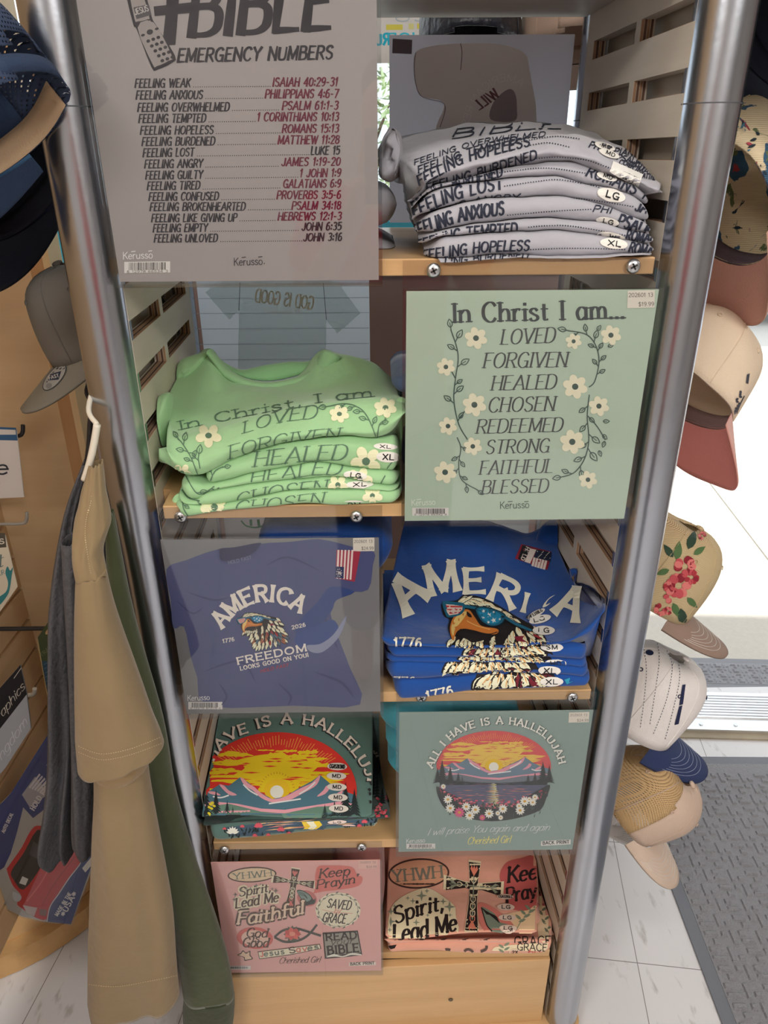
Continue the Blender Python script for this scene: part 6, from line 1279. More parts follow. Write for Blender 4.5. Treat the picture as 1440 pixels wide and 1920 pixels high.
    if stitch:
        m = MB()
        for k in range(vis_stitch): r_ = .30+.1*k; m.tube([brim_pt(s_/20*(.55+.4*r_), r_*(1-.0*abs(s_)/20), .0021) for s_ in range(-20, 21)], .00042, 4, caps=False)
        m.build('brim_stitching', stitch, brim_o, True)
    return dict(t=t, crown=crown_o, brim=brim_o, W=W, crown_pt=crown_pt, f=f, u=u, l=l)
def M_(crown, brim, under=None, inner=None, **k):
    d = dict(crown=crown, brim=brim, under=under or brim, inner=inner or crown); d.update(k); return d
def ribbed(name, c1, c2, scale=300):
    m = pm(name, c1, .95, var=.05); nt = m.node_tree; b_ = nt.nodes['Principled BSDF']; L = nt.links
    w_ = nt.nodes.new('ShaderNodeTexWave'); w_.inputs['Scale'].default_value = scale; w_.bands_direction = 'Z'; w_.inputs['Distortion'].default_value = .6
    tc = nt.nodes.new('ShaderNodeTexCoord'); L.new(tc.outputs['Object'], w_.inputs['Vector'])
    mx = nt.nodes.new('ShaderNodeMix'); mx.data_type = 'RGBA'; mx.inputs[6].default_value = alb(c1); mx.inputs[7].default_value = alb(c2); L.new(w_.outputs['Fac'], mx.inputs[0]); L.new(mx.outputs[2], b_.inputs['Base Color'])
    bp = nt.nodes.new('ShaderNodeBump'); bp.inputs['Strength'].default_value = .4; bp.inputs['Distance'].default_value = .001; L.new(w_.outputs['Fac'], bp.inputs['Height']); L.new(bp.outputs[0], b_.inputs['Normal'])
    return m
def tapestry(name, base, cols, scale=26):
    m = pm(name, base, .95); nt = m.node_tree; b_ = nt.nodes['Principled BSDF']; L = nt.links; tc = nt.nodes.new('ShaderNodeTexCoord'); prev = None
    wv = nt.nodes.new('ShaderNodeTexWave'); wv.inputs['Scale'].default_value = 140; wv.bands_direction = 'Z'; L.new(tc.outputs['Object'], wv.inputs['Vector'])
    for i, (c_, lo) in enumerate(cols):
        mp = nt.nodes.new('ShaderNodeMapping'); mp.inputs['Location'].default_value = (i*3.1, i*1.7, i*.9); mp.inputs['Scale'].default_value = (1, 1, .6); L.new(tc.outputs['Object'], mp.inputs[0])
        n = nt.nodes.new('ShaderNodeTexNoise'); n.inputs['Scale'].default_value = scale*(1+.25*i); n.inputs['Detail'].default_value = 5; n.inputs['Distortion'].default_value = 1.2; L.new(mp.outputs[0], n.inputs['Vector'])
        rp = nt.nodes.new('ShaderNodeMapRange'); rp.inputs[1].default_value = lo; rp.inputs[2].default_value = lo+.02; L.new(n.outputs['Fac'], rp.inputs[0])
        mx = nt.nodes.new('ShaderNodeMix'); mx.data_type = 'RGBA'; L.new(rp.outputs[0], mx.inputs[0]); mx.inputs[7].default_value = alb(c_)
        if prev: L.new(prev.outputs[2], mx.inputs[6])
        else: mx.inputs[6].default_value = alb(base)
        prev = mx
    L.new(prev.outputs[2], b_.inputs['Base Color'])
    bp = nt.nodes.new('ShaderNodeBump'); bp.inputs['Strength'].default_value = .5; bp.inputs['Distance'].default_value = .001; L.new(wv.outputs['Fac'], bp.inputs['Height']); L.new(bp.outputs[0], b_.inputs['Normal'])
    return m
def netting(name, c, scale=520, fill=.35):
    """open cap mesh: a grid of threads with real gaps"""
    m = pm(name, c, .8); nt = m.node_tree; L = nt.links; o_ = nt.nodes['Material Output']; tr = nt.nodes.new('ShaderNodeBsdfTransparent'); mx = nt.nodes.new('ShaderNodeMixShader')
    tc = nt.nodes.new('ShaderNodeTexCoord'); sep = nt.nodes.new('ShaderNodeSeparateXYZ'); L.new(tc.outputs['Object'], sep.inputs[0])
    ad = nt.nodes.new('ShaderNodeMath'); ad.operation = 'ADD'; L.new(sep.outputs[0], ad.inputs[0]); L.new(sep.outputs[1], ad.inputs[1])
    outs = []
    for src in (ad.outputs[0], sep.outputs[2]):
        mu = nt.nodes.new('ShaderNodeMath'); mu.operation = 'MULTIPLY'; mu.inputs[1].default_value = scale; L.new(src, mu.inputs[0])
        fr = nt.nodes.new('ShaderNodeMath'); fr.operation = 'FRACT'; L.new(mu.outputs[0], fr.inputs[0])
        gt_ = nt.nodes.new('ShaderNodeMath'); gt_.operation = 'GREATER_THAN'; gt_.inputs[1].default_value = 1-fill; L.new(fr.outputs[0], gt_.inputs[0]); outs.append(gt_)
    mxm = nt.nodes.new('ShaderNodeMath'); mxm.operation = 'MAXIMUM'; L.new(outs[0].outputs[0], mxm.inputs[0]); L.new(outs[1].outputs[0], mxm.inputs[1])
    L.new(mxm.outputs[0], mx.inputs[0]); L.new(tr.outputs[0], mx.inputs[1]); L.new(nt.nodes['Principled BSDF'].outputs[0], mx.inputs[2]); L.new(mx.outputs[0], o_.inputs[0]); return m
CB = lambda c, n='cap_twill': pm(n, c, .9, bump=(420, .25), var=.04, varscale=30)
TAP = tapestry('floral_tapestry', (206, 190, 158), [((52, 84, 110), .56), ((92, 104, 72), .60), ((150, 60, 70), .66), ((36, 50, 62), .66)], 24)
THREAD = pm('white_thread', (206, 202, 198), .8)
def peg(y, z, side):
    m = MB(); x = .3322*side+SK*y; m.box(min(x, x+.008*side), max(x, x+.008*side), y-.014, y+.014, z-.02, z+.012)
    m.tube([(x, y, z), (x+.05*side, y, z), (x+.06*side, y, z+.012)], .003, 8); o = m.build('peg', pm('blue_plastic_hook', (74, 96, 122), .5)); return tag(o, 'blue plastic hook clipped to the slotted side panel', 'hook', 'cap hooks on the side panels')
# right hand caps, top to bottom
RB = dict(a=.098, b=.083)
c1 = cap('baseball_cap', 'black cap at the top right edge of the stand, only its brim side in view', atY(1440, 20, .10), 56, 8, 1, M_(CB((36, 42, 56)), CB((40, 48, 62))), stitch=pm('grey_thread', (84, 92, 104), .8), brim=.08)
c2 = cap('baseball_cap', 'blue floral tapestry cap with a mauve brim underside, second from the top right', atY(1350, 380, .16), 56, 26, 1, M_(TAP, TAP, CB((172, 128, 116), 'brim_underside'), CB((96, 82, 92), 'sweatband_twill'), edge=CB((190, 150, 130), 'brim_edge'), strap=TAP), brim=.082, curve=3.4, **RB)
c3 = cap('baseball_cap', 'cream cap with dark embroidery and a pink brim underside', atY(1272, 735, .20), 44, 32, 1, M_(CB((206, 188, 166)), CB((206, 166, 158), 'brim_top'), CB((220, 136, 132), 'brim_underside'), CB((150, 126, 128), 'sweatband_twill'), edge=CB((206, 150, 138), 'brim_edge')), brim=.132, curve=2.6, h=.122, **RB)
ROSE = ribbed('ribbed_cream_cloth', (208, 190, 150), (150, 128, 96), 260)
c4 = cap('baseball_cap', 'cream ribbed cap embroidered with red roses and a taupe brim', atY(1200, 1106, .24), 29, 4, 1, M_(ROSE, CB((140, 118, 106)), CB((110, 92, 84), 'brim_underside'), CB((120, 100, 90), 'sweatband_twill')), stitch=THREAD, h=.138, brim=.118, curve=2.6, bdrop=12, **RB)
c5 = cap('baseball_cap', 'white pinstripe cap with a navy brim hanging above the lowest caps', atY(1176, 1340, .24), 29, 2, 1, M_(CB((214, 208, 206)), CB((38, 50, 88)), CB((24, 30, 48), 'brim_underside'), CB((28, 34, 52), 'sweatband_twill'), eyelet=CB((30, 38, 66)), button=CB((206, 200, 198))), stitch=pm('pale_thread', (150, 158, 180), .8), h=.150, brim=.120, curve=4.6, **RB)
NET = netting('tan_cap_netting', (184, 154, 112), 300, .34)
c6 = cap('baseball_cap', 'tan trucker cap with open mesh back, lowest on the right post', atY(1176, 1502, .20), 47, -16, 1, M_(CB((186, 164, 148)), CB((196, 176, 160)), CB((170, 150, 134), 'brim_underside'), CB((180, 150, 112), 'sweatband_twill'), back=NET, strap=CB((196, 164, 120), 'cap_strap')), mesh_back=True, stitch=THREAD, brim=.112, **RB)
c7_ = cap('baseball_cap', 'white cap half hidden behind the tan trucker cap', atY(1112, 1482, .32), 30, -10, 1, M_(CB((224, 222, 216)), CB((228, 226, 220))), stitch=pm('grey_thread', (170, 168, 164), .8))
# embroidery
def emb(capd, draw, part='crown', name='embroidery', dense=6):
    a = Art(onto(capd[part], off=.0009), dense=dense); draw(a); a.build(name, capd[part])
def roses(a):
    rn = random.Random(2)
    for x, y, r in ((1284, 1062, 13), (1272, 1098, 15), (1258, 1118, 9), (1296, 1082, 9), (1215, 988, 12), (1236, 958, 7), (1238, 1143, 8), (1252, 1145, 5), (1310, 985, 6), (1254, 1100, 7), (1200, 1135, 5), (1316, 1005, 5), (1225, 1000, 6)):
        for k in range(13): an = rn.uniform(0, 6.3); a.ell(x+math.cos(an)*r*1.0, y+math.sin(an)*r*1.0, r*.62, r*.5, rn.choice(((150, 48, 56), (176, 74, 80), (126, 32, 46), (196, 110, 106))), 3+k % 2, an, 9)
    for x, y, L, an in ((1262, 1045, 20, -2.2), (1268, 1050, 24, -1.4), (1290, 1030, 26, -1.2), (1300, 1040, 18, -.6), (1255, 1068, 18, 2.8), (1262, 1130, 20, 1.2), (1276, 1140, 26, 1.4), (1288, 1120, 18, .8), (1228, 966, 12, -1), (1205, 1085, 20, -.7), (1212, 1075, 14, .4), (1200, 1110, 14, 0), (1216, 1012, 12, .6), (1300, 975, 10, -2)):
        a.poly(leaf_pts(x, y, L*1.5, L*.66, an, 5), rn.choice(((56, 84, 56), (76, 104, 66), (44, 66, 52))), 2)
emb(c4, roses)
def pins(a):
    for pts in ([(1203, 1195), (1212, 1250), (1208, 1310), (1200, 1366)], [(1228, 1190), (1236, 1235), (1228, 1300), (1218, 1360)], [(1250, 1220), (1260, 1250), (1250, 1310), (1224, 1378)], [(1268, 1225), (1274, 1270), (1262, 1330), (1246, 1388)]):
        P = resample(catmull([Vector(p) for p in pts], 8), 61)
        for i in range(0, 60, 2): a.line([tuple(P[i]), tuple(P[i+1])], 1.1, (60, 62, 84), 2, smooth=False, n=1)
    a.ell(1218, 1224, 7.5, 5, (30, 38, 66), 3, .2); a.poly([(1279, 1284), (1285, 1283), (1280, 1320), (1273, 1322)], (34, 40, 70), 3); a.poly([(1273, 1324), (1279, 1322), (1272, 1357), (1264, 1359)], (34, 40, 70), 3)
emb(c5, pins)
def sprig(a):
    rn = random.Random(3)
    for k in range(16): x, y = 1390-k*1.6+rn.uniform(-4, 4), 735+k*4.4; a.ell(x, y, 3, 2.2, (62, 64, 74), 2, rn.uniform(0, 3), 8)
    a.line([(1395, 742), (1382, 770), (1376, 800)], 1.6, (62, 64, 74), 2); a.poly([(1400, 702), (1405, 700), (1402, 720), (1398, 718)], (62, 64, 74), 2)
emb(c3, sprig)
def flor(a):
    rn = random.Random(6)
    for k in range(90):
        x, y = rn.uniform(1330, 1440), rn.uniform(240, 470); a.poly(leaf_pts(x, y, rn.uniform(8, 18), rn.uniform(3, 6), rn.uniform(0, 6.3), 4), rn.choice(((48, 84, 112), (70, 110, 130), (92, 104, 70), (40, 52, 60), (160, 70, 80), (110, 120, 80))), 2)
emb(c2, flor)
for y, z in ((.32, atY(1112, 1482, .32).z+.05), (.24, 1.66), (.24, 1.425), (.24, 1.17), (.24, .93)): peg(y, z, 1)
# left hand caps
NAVY = CB((34, 50, 76)); NNET = netting('navy_cap_netting', (44, 58, 84), 250, .55)
l1 = cap('baseball_cap', 'navy trucker cap with open mesh back at the top left', atY(-30, 268, -.10), 32, 14, -1, M_(NAVY, CB((56, 92, 126)), NAVY, CB((184, 158, 128), 'tan_sweatband'), back=NNET), mesh_back=True, stitch=pm('navy_thread', (86, 110, 140), .8))
l2 = cap('baseball_cap', 'dark navy cap hanging below the mesh trucker cap at the top left', atY(44, 352, .17), 46, 16, -1, M_(CB((24, 32, 48)), CB((26, 42, 66)), CB((28, 36, 52), 'brim_underside'), CB((40, 46, 60), 'sweatband_twill')), stitch=pm('navy_thread', (70, 86, 110), .8))
GC = CB((104, 102, 98))
l3 = cap('baseball_cap', 'plain grey cap with a round size sticker on its brim beside the left post', atY(214, 638, .24), 20, -6, -1, M_(GC, CB((124, 122, 114)), CB((34, 40, 52), 'brim_underside'), CB((40, 44, 54), 'sweatband_twill')), h=.118, brim=.078, bdrop=26)
def stk3(a):
    a.ell(103, 708, 31, 13, (60, 66, 72), 2, -.86, 26); a.ell(103, 708, 29, 11.5, (150, 152, 152), 3, -.86, 26); a.poly([(96, 702), (116, 696), (111, 712), (91, 714)], (42, 52, 72), 4); a.text('FAST', [(94, 712), (112, 707)], 6, 'fat', (180, 182, 184), 5); a.ell(93, 724, 6, 5, (120, 124, 126), 4, -.6)
emb(l3, stk3, 'brim', 'size_sticker')
for y, z in ((-.0+.03, 1.73), (.06, 1.60), (.16, 1.425)): peg(y, z, -1)
# two caps hung at the top of the back
k1 = cap('baseball_cap', 'shiny black cap glimpsed above the back sheet in the top bay', atY(880, 92, .53), 8, 90, 1, M_(pm('shiny_black_cloth', (34, 36, 44), .35, bump=(70, .9)), CB((34, 36, 42))), h=.13)
k2 = cap('baseball_cap', 'mauve-tan cap glimpsed above the back sheet, next to the shiny black cap', atY(1072, 92, .53), 8, 90, 1, M_(CB((158, 136, 122)), CB((150, 128, 116))), h=.13)

# ================================================================== GARMENTS HUNG ON THE LEFT SIDE
def garment(name, rings, mat, parent=None, n=56, folds=5, amp=.10, seed=0, steps=7, cap_ends=False, thick=.0016):
    """rings: (y px, left px, right px, Y centre, half depth, tilt px): flattened tube of cloth"""
    K_ = [Vector((r[0], r[1], r[2], )) for r in rings]; A = catmull([Vector((r[0], r[1], r[2])) for r in rings], steps); B = catmull([Vector((r[3], r[4], r[5] if len(r) > 5 else 0)) for r in rings], steps); v = []
    for i, (p, q) in enumerate(zip(A, B)):
        t = i/(len(A)-1); yl = p.x; l_ = atY(p.y, yl-q.z/2, q.x); r_ = atY(p.z, yl+q.z/2, q.x); c = (l_+r_)/2; hx = (r_-l_)/2
        for k in range(n):
            th = 2*math.pi*k/n; w_ = 1+amp*(.3+t)*(math.sin(folds*th+seed+t*1.3)*.6+noise.noise(Vector((math.cos(th)*2+seed, math.sin(th)*2, t*3)))*1.2)
            dx, dy = math.cos(th), math.sin(th); dx = math.copysign(abs(dx)**.85, dx)
            v.append(c+hx*dx+Vector((0, q.y*dy*w_, 0))+Vector((0, 0, noise.noise(Vector((dx*3, dy*3, t*6+seed)))*.004)))
    f = grid_faces(len(A), n, True)
    o = link(name, v, f, mat, parent, True); sd = o.modifiers.new('cloth', 'SOLIDIFY'); sd.thickness = thick; sd.offset = -1
    bm = bmesh.new(); bm.from_mesh(o.data); bmesh.ops.recalc_face_normals(bm, faces=bm.faces); bm.to_mesh(o.data); bm.free()
    return o
TAN = cloth((132, 114, 86), var=.05); CHAR = pm('charcoal_knit', (88, 88, 92), .98, bump=(110, .8), var=.35, spec=.1, varscale=260); OLV = cloth((66, 72, 50), var=.08); BLK = cloth((40, 42, 44))
th_ = pm('tan_thread', (196, 178, 146), .8)
def stitch_line(o, pts, parent, w=1.1, col=(192, 172, 138), dash=True):
    a = Art(onto(o, off=.0018), dense=5)
    P = resample(catmull([Vector(p) for p in pts], 8), int(sum((Vector(a_)-Vector(b_)).length for a_, b_ in zip(pts, pts[1:]))/2.2)+2)
    for i in range(0, len(P)-1, 2 if dash else 1): a.line([tuple(P[i]), tuple(P[i+1])], w, col, 1, smooth=False, n=1)
    return a
tt = thing('hanging_shirt', 'khaki tan tee on a white hanger, its short sleeve towards the viewer', 'shirt')
tb = garment('shirt_body', [(1400, 176, 272, -.125, .03), (1480, 178, 282, -.125, .034), (1580, 174, 300, -.125, .036), (1700, 169, 322, -.125, .038), (1800, 166, 330, -.125, .04), (1872, 165, 336, -.125, .04, -14)], TAN, tt, folds=4, amp=.22, seed=2)
ts = garment('sleeve', [(1075, 145, 197, -.125, .02, -4), (1140, 143, 212, -.13, .026), (1240, 142, 246, -.135, .032), (1340, 143, 282, -.14, .036), (1385, 145, 298, -.14, .038, -16), (1418, 148, 306, -.14, .038, -36)], TAN, tt, folds=3, amp=.08, seed=5)
ty = garment('shoulder', [(868, 168, 192, -.06, .012), (920, 156, 196, -.075, .02), (980, 142, 206, -.09, .026), (1030, 140, 190, -.11, .026), (1078, 145, 198, -.124, .021, -4)], TAN, tt, folds=3, amp=.1, seed=8)
tl_ = garment('sleeve_lining', [(1400, 165, 285, -.14, .026, -20), (1445, 176, 272, -.14, .022, -6), (1470, 196, 226, -.14, .012)], cloth((134, 112, 80)), ts, folds=2, amp=.05, seed=3)
a = stitch_line(ts, [(149, 1398), (190, 1412), (240, 1404), (300, 1382)], ts); a.build('hem_stitching', ts)
a = stitch_line(ts, [(149, 1409), (190, 1423), (240, 1415), (303, 1393)], ts, .9); a.build('hem_stitching', ts)
a = stitch_line(ty, [(172, 930), (161, 990), (163, 1040), (170, 1075)], ty); a.build('shoulder_stitching', ty)
a = stitch_line(ts, [(146, 1083), (162, 1086), (178, 1080), (196, 1082)], ts, 2.0, (92, 74, 50), False); a.build('sleeve_seam', ts)
a = stitch_line(tb, [(168, 1845), (220, 1848), (280, 1838), (334, 1828)], tb); a.build('hem_stitching', tb)
tc_ = thing('hanging_shirt', 'charcoal heather knit shirt hanging left of the khaki tee', 'shirt')
garment('shirt_body', [(862, 160, 174, .07, .02), (960, 126, 150, .05, .03), (1100, 103, 146, .03, .04), (1220, 102, 150, .02, .05), (1380, 100, 152, .02, .05), (1480, 92, 146, .02, .05), (1560, 80, 142, .02, .045), (1598, 96, 138, .02, .03)], CHAR, tc_, folds=5, amp=.35, seed=4)
garment('sleeve', [(1010, 118, 150, -.01, .02), (1150, 128, 160, -.02, .03), (1300, 134, 172, -.02, .03), (1440, 138, 182, -.02, .032), (1560, 138, 184, -.02, .03), (1592, 146, 180, -.02, .022)], CHAR, tc_, folds=4, amp=.2, seed=7)
to = thing('hanging_shirt', 'olive green long sleeve shirt hanging in front of the left post', 'shirt')
garment('sleeve', [(960, 198, 212, -.04, .010), (1150, 206, 250, -.056, .016), (1350, 230, 306, -.06, .02), (1480, 262, 328, -.062, .022), (1600, 292, 362, -.064, .022), (1720, 318, 404, -.066, .022), (1800, 334, 428, -.066, .022), (1868, 344, 440, -.066, .022)], OLV, to, folds=3, amp=.12, seed=1)
garment('cuff', [(1866, 345, 440, -.066, .021), (1900, 343, 439, -.066, .021), (1955, 346, 432, -.066, .02)], cloth((54, 60, 42)), to, folds=3, amp=.05, seed=2)
garment('shirt_body', [(930, 186, 200, .12, .02), (1200, 192, 232, .12, .03), (1500, 220, 290, .13, .04), (1800, 250, 340, .13, .04)], OLV, to, folds=4, amp=.2, seed=6)
tk = thing('hanging_shirt', 'black garment squeezed between the khaki tee and the left post', 'shirt')
garment('shirt_body', [(900, 186, 204, .04, .015), (1050, 184, 222, .02, .03), (1250, 200, 250, .0, .035), (1500, 214, 292, .0, .04), (1700, 236, 300, .0, .04), (1872, 250, 290, .0, .03)], BLK, tk, folds=4, amp=.2, seed=9)
def hanger(label, pts, mat, y):
    m = MB(); P = [atY(px, py, y) for px, py in pts]; m.tube(catmull(P, 6), .0042, 8)
    q = P[0]; m.tube(catmull([q, q+Vector((-.016, .025, .012)), Vector((q.x-.022, y+.10, q.z+.03)), Vector((q.x+.0, .12, q.z+.03))], 6), .003, 8)
    return tag(m.build('clothes_hanger', mat, smooth=True), label, 'hanger')
hanger('white plastic hanger carrying the khaki tee', [(182, 796), (176, 832), (168, 868), (158, 900)], pm('white_plastic', (206, 200, 186), .4), -.062)
hanger('black plastic hanger carrying the charcoal knit shirt', [(176, 758), (170, 790), (168, 830), (163, 872)], pm('black_plastic', (34, 34, 38), .4), .075)

# ================================================================== THE WOODEN SLATWALL UNIT ON THE LEFT
SL = wood('birch_slatwall', (190, 156, 116), (202, 170, 130), 'Y', 5, .4); PN_ = wood('birch_panel', (200, 172, 134), (208, 182, 144), 'X', 5, .4)
fx = thing('slatwall_unit', 'birch slatwall display unit with a curved plinth at the far left', 'display unit')
m = MB(); XS, YE = -.762, .47
z = .13
m.box(XS-.02, XS-.012, -.9, YE, .13, 2.2)
while z < 2.2: m.box(XS-.012, XS, -.9, YE, z, z+.066); z += .0745
m.build('slatwall', SL, fx)
m = MB(); m.box(XS-.02, -.607, YE, YE+.018, .1, 2.2); m.build('end_panel', PN_, fx)
m = MB(); m.box(-.607, -.583, YE-.004, YE+.03, .1, 2.2); m.build('corner_post', wood('birch_edge', (168, 128, 88), (184, 142, 98), 'Z', 6, .4), fx)
m = MB(); m.box(-.583, -.571, YE-.004, YE+.05, .1, 2.2); m.build('lit_side_strip', wood('birch_lit_side', (206, 178, 136), (216, 188, 146), 'Z', 6, .4), fx)  # paler wood paints in window light on the corner post's right side
m = MB(); arc = [(-1.3, .0)]
for p in ((0, 1837), (40, 1820), (83, 1798), (126, 1770), (169, 1738), (200, 1705), (226, 1668)): q = atZ(p[0], p[1], 0); arc.append((q.x, q.y))
arc = [(-1.4, -.1), (-1.0, .03)]+arc[1:]+[(-.600, .40), (-.595, .52), (-1.4, .52)]
m.prism([(x, y, .002) for x, y in arc], (0, 0, .058)); m.build('curved_plinth', wood('birch_plinth', (186, 146, 96), (202, 162, 110), 'X', 6, .4), fx)
m = MB(); m.prism([(x-.012, y+.03, .06) for x, y in arc], (0, 0, .004)); m.build('plinth_top', wood('birch_plinth_top', (192, 152, 104), (206, 168, 118), 'Y', 6, .35), fx)
def hook(name, label, p, L, c, cat='hook', up=.012, r=.003):
    m = MB(); m.tube(catmull([Vector((XS, p.y, p.z)), Vector((p.x-L, p.y, p.z)), p, p+Vector((.012, 0, up*.3)), p+Vector((.016, 0, up))], 5), r, 8); m.box(XS, XS+.006, p.y-.016, p.y+.016, p.z-.035, p.z+.012)
    return tag(m.build(name, pm('hook_coating', c, .4), smooth=True), label, cat)
hook('display_hook', 'white wire hook on the slatwall beside the black printed card', atY(52, 1304, .22), .05, (214, 210, 200), up=.016, r=.0042)
hook('display_hook', 'grey wire hook above the whale card', atY(38, 982, .30), .05, (150, 146, 140), up=.022)
hook('display_hook', 'black hook through the top of the white paper card', atY(30, 818, .33), .05, (36, 36, 40), up=.02, r=.0036)
hook('display_hook', 'black bracket arm reaching from the slatwall towards the hanging shirts', atY(104, 1178, .24), .08, (34, 34, 38), up=.0, r=.0040)
def card(name, label, quad, y, c, th=.002, cat='card', rough=.5):
    m = MB(); P = [atY(px, py, y) for px, py in quad]; m.prism(P, (0, th, 0)); return tag(m.build(name, pm('printed_card', c, rough)), label, cat)
o = card('paper_card', 'white paper card with a large letter e under a dark blue strip', [(-60, 802), (31, 806), (45, 932), (-60, 938)], .315, (198, 192, 190)); a = Art(flatY(.315))
a.poly([(-60, 798), (30, 802), (33, 826), (-60, 824)], (52, 88, 124), 1); a.poly([(-60, 803), (29, 806), (30, 815), (-60, 815)], (196, 192, 188), 2); a.text('e', [(-7, 889), (15, 889)], 27, 'sans', (44, 48, 56), 2); a.build('print', o)
for k in range(6): a = None
o = card('whale_card', 'cream card with a teal whale tail hanging below the paper card', [(-12, 1000), (10, 1004), (33, 1100), (-12, 1164)], .26, (214, 204, 186)); a = Art(flatY(.26))
a.poly([(-12, 998), (9, 1000), (12, 1026), (-12, 1028)], (84, 80, 72), 1); a.text('S', [(-1, 1020), (8, 1019)], 9, 'fat', (206, 200, 190), 2); a.text('POUR', [(-11, 1082), (9, 1076)], 8, 'hand', (92, 128, 132), 2, skew=0); a.text('t', [(-4, 1066), (6, 1062)], 26, 'script', (104, 120, 116), 2)
a.blob([(-12, 1124), (0, 1118), (12, 1108), (15, 1092), (10, 1074), (14, 1062), (19, 1070), (24, 1064), (22, 1078), (19, 1100), (14, 1116), (0, 1134), (-12, 1140)], (58, 128, 134), 3, 4); a.build('print', o)
o = card('black_header_pack', 'clear pack with a black header card of white script on the slatwall', [(-12, 1308), (0, 1290), (38, 1247), (50, 1302), (58, 1366), (10, 1440), (-12, 1466)], .17, (150, 156, 166), .003); a = Art(flatY(.17))
a.poly([(-12, 1308), (0, 1290), (38, 1247), (50, 1302), (-12, 1382)], (34, 34, 38), 1); a.text('graphics', [(-10, 1364), (47, 1290)], 14, 'script', (176, 172, 166), 2); a.line([(26, 1272), (40, 1252)], 1, (190, 186, 180), 2); a.text('kingdom', [(-10, 1444), (52, 1356)], 15, 'script', (186, 190, 198), 2); a.build('print', o)
o = card('blister_card', 'tall green and blue blister card with a hang hole behind the charcoal shirt', [(70, 1196), (104, 1146), (150, 1150), (150, 1390), (100, 1380), (80, 1256)], .23, (58, 70, 44), .003); a = Art(flatY(.23))
a.poly([(77, 1240), (150, 1236), (150, 1300), (88, 1296)], (52, 74, 92), 1); a.poly([(88, 1296), (150, 1300), (150, 1390), (100, 1380)], (58, 54, 92), 1); a.line([(70, 1196), (80, 1256), (90, 1310), (99, 1376)], 1.6, (182, 156, 108), 2, smooth=False); a.ell(90, 1184, 7, 3.2, (180, 150, 110), 3, -.9); a.text('TRAVEL', [(79, 1232), (106, 1206)], 7, 'sans', (118, 122, 92), 3)
for k in range(7): a.line([(82+k, 1246+k*8), (110, 1232+k*9)], 1.2, (82, 110, 130), 2)
a.poly([(95, 1219), (101, 1218), (100, 1228), (94, 1227)], (210, 196, 160), 4); a.poly([(94, 1230), (110, 1226), (110, 1252), (96, 1248)], (26, 28, 32), 4); a.build('print', o)
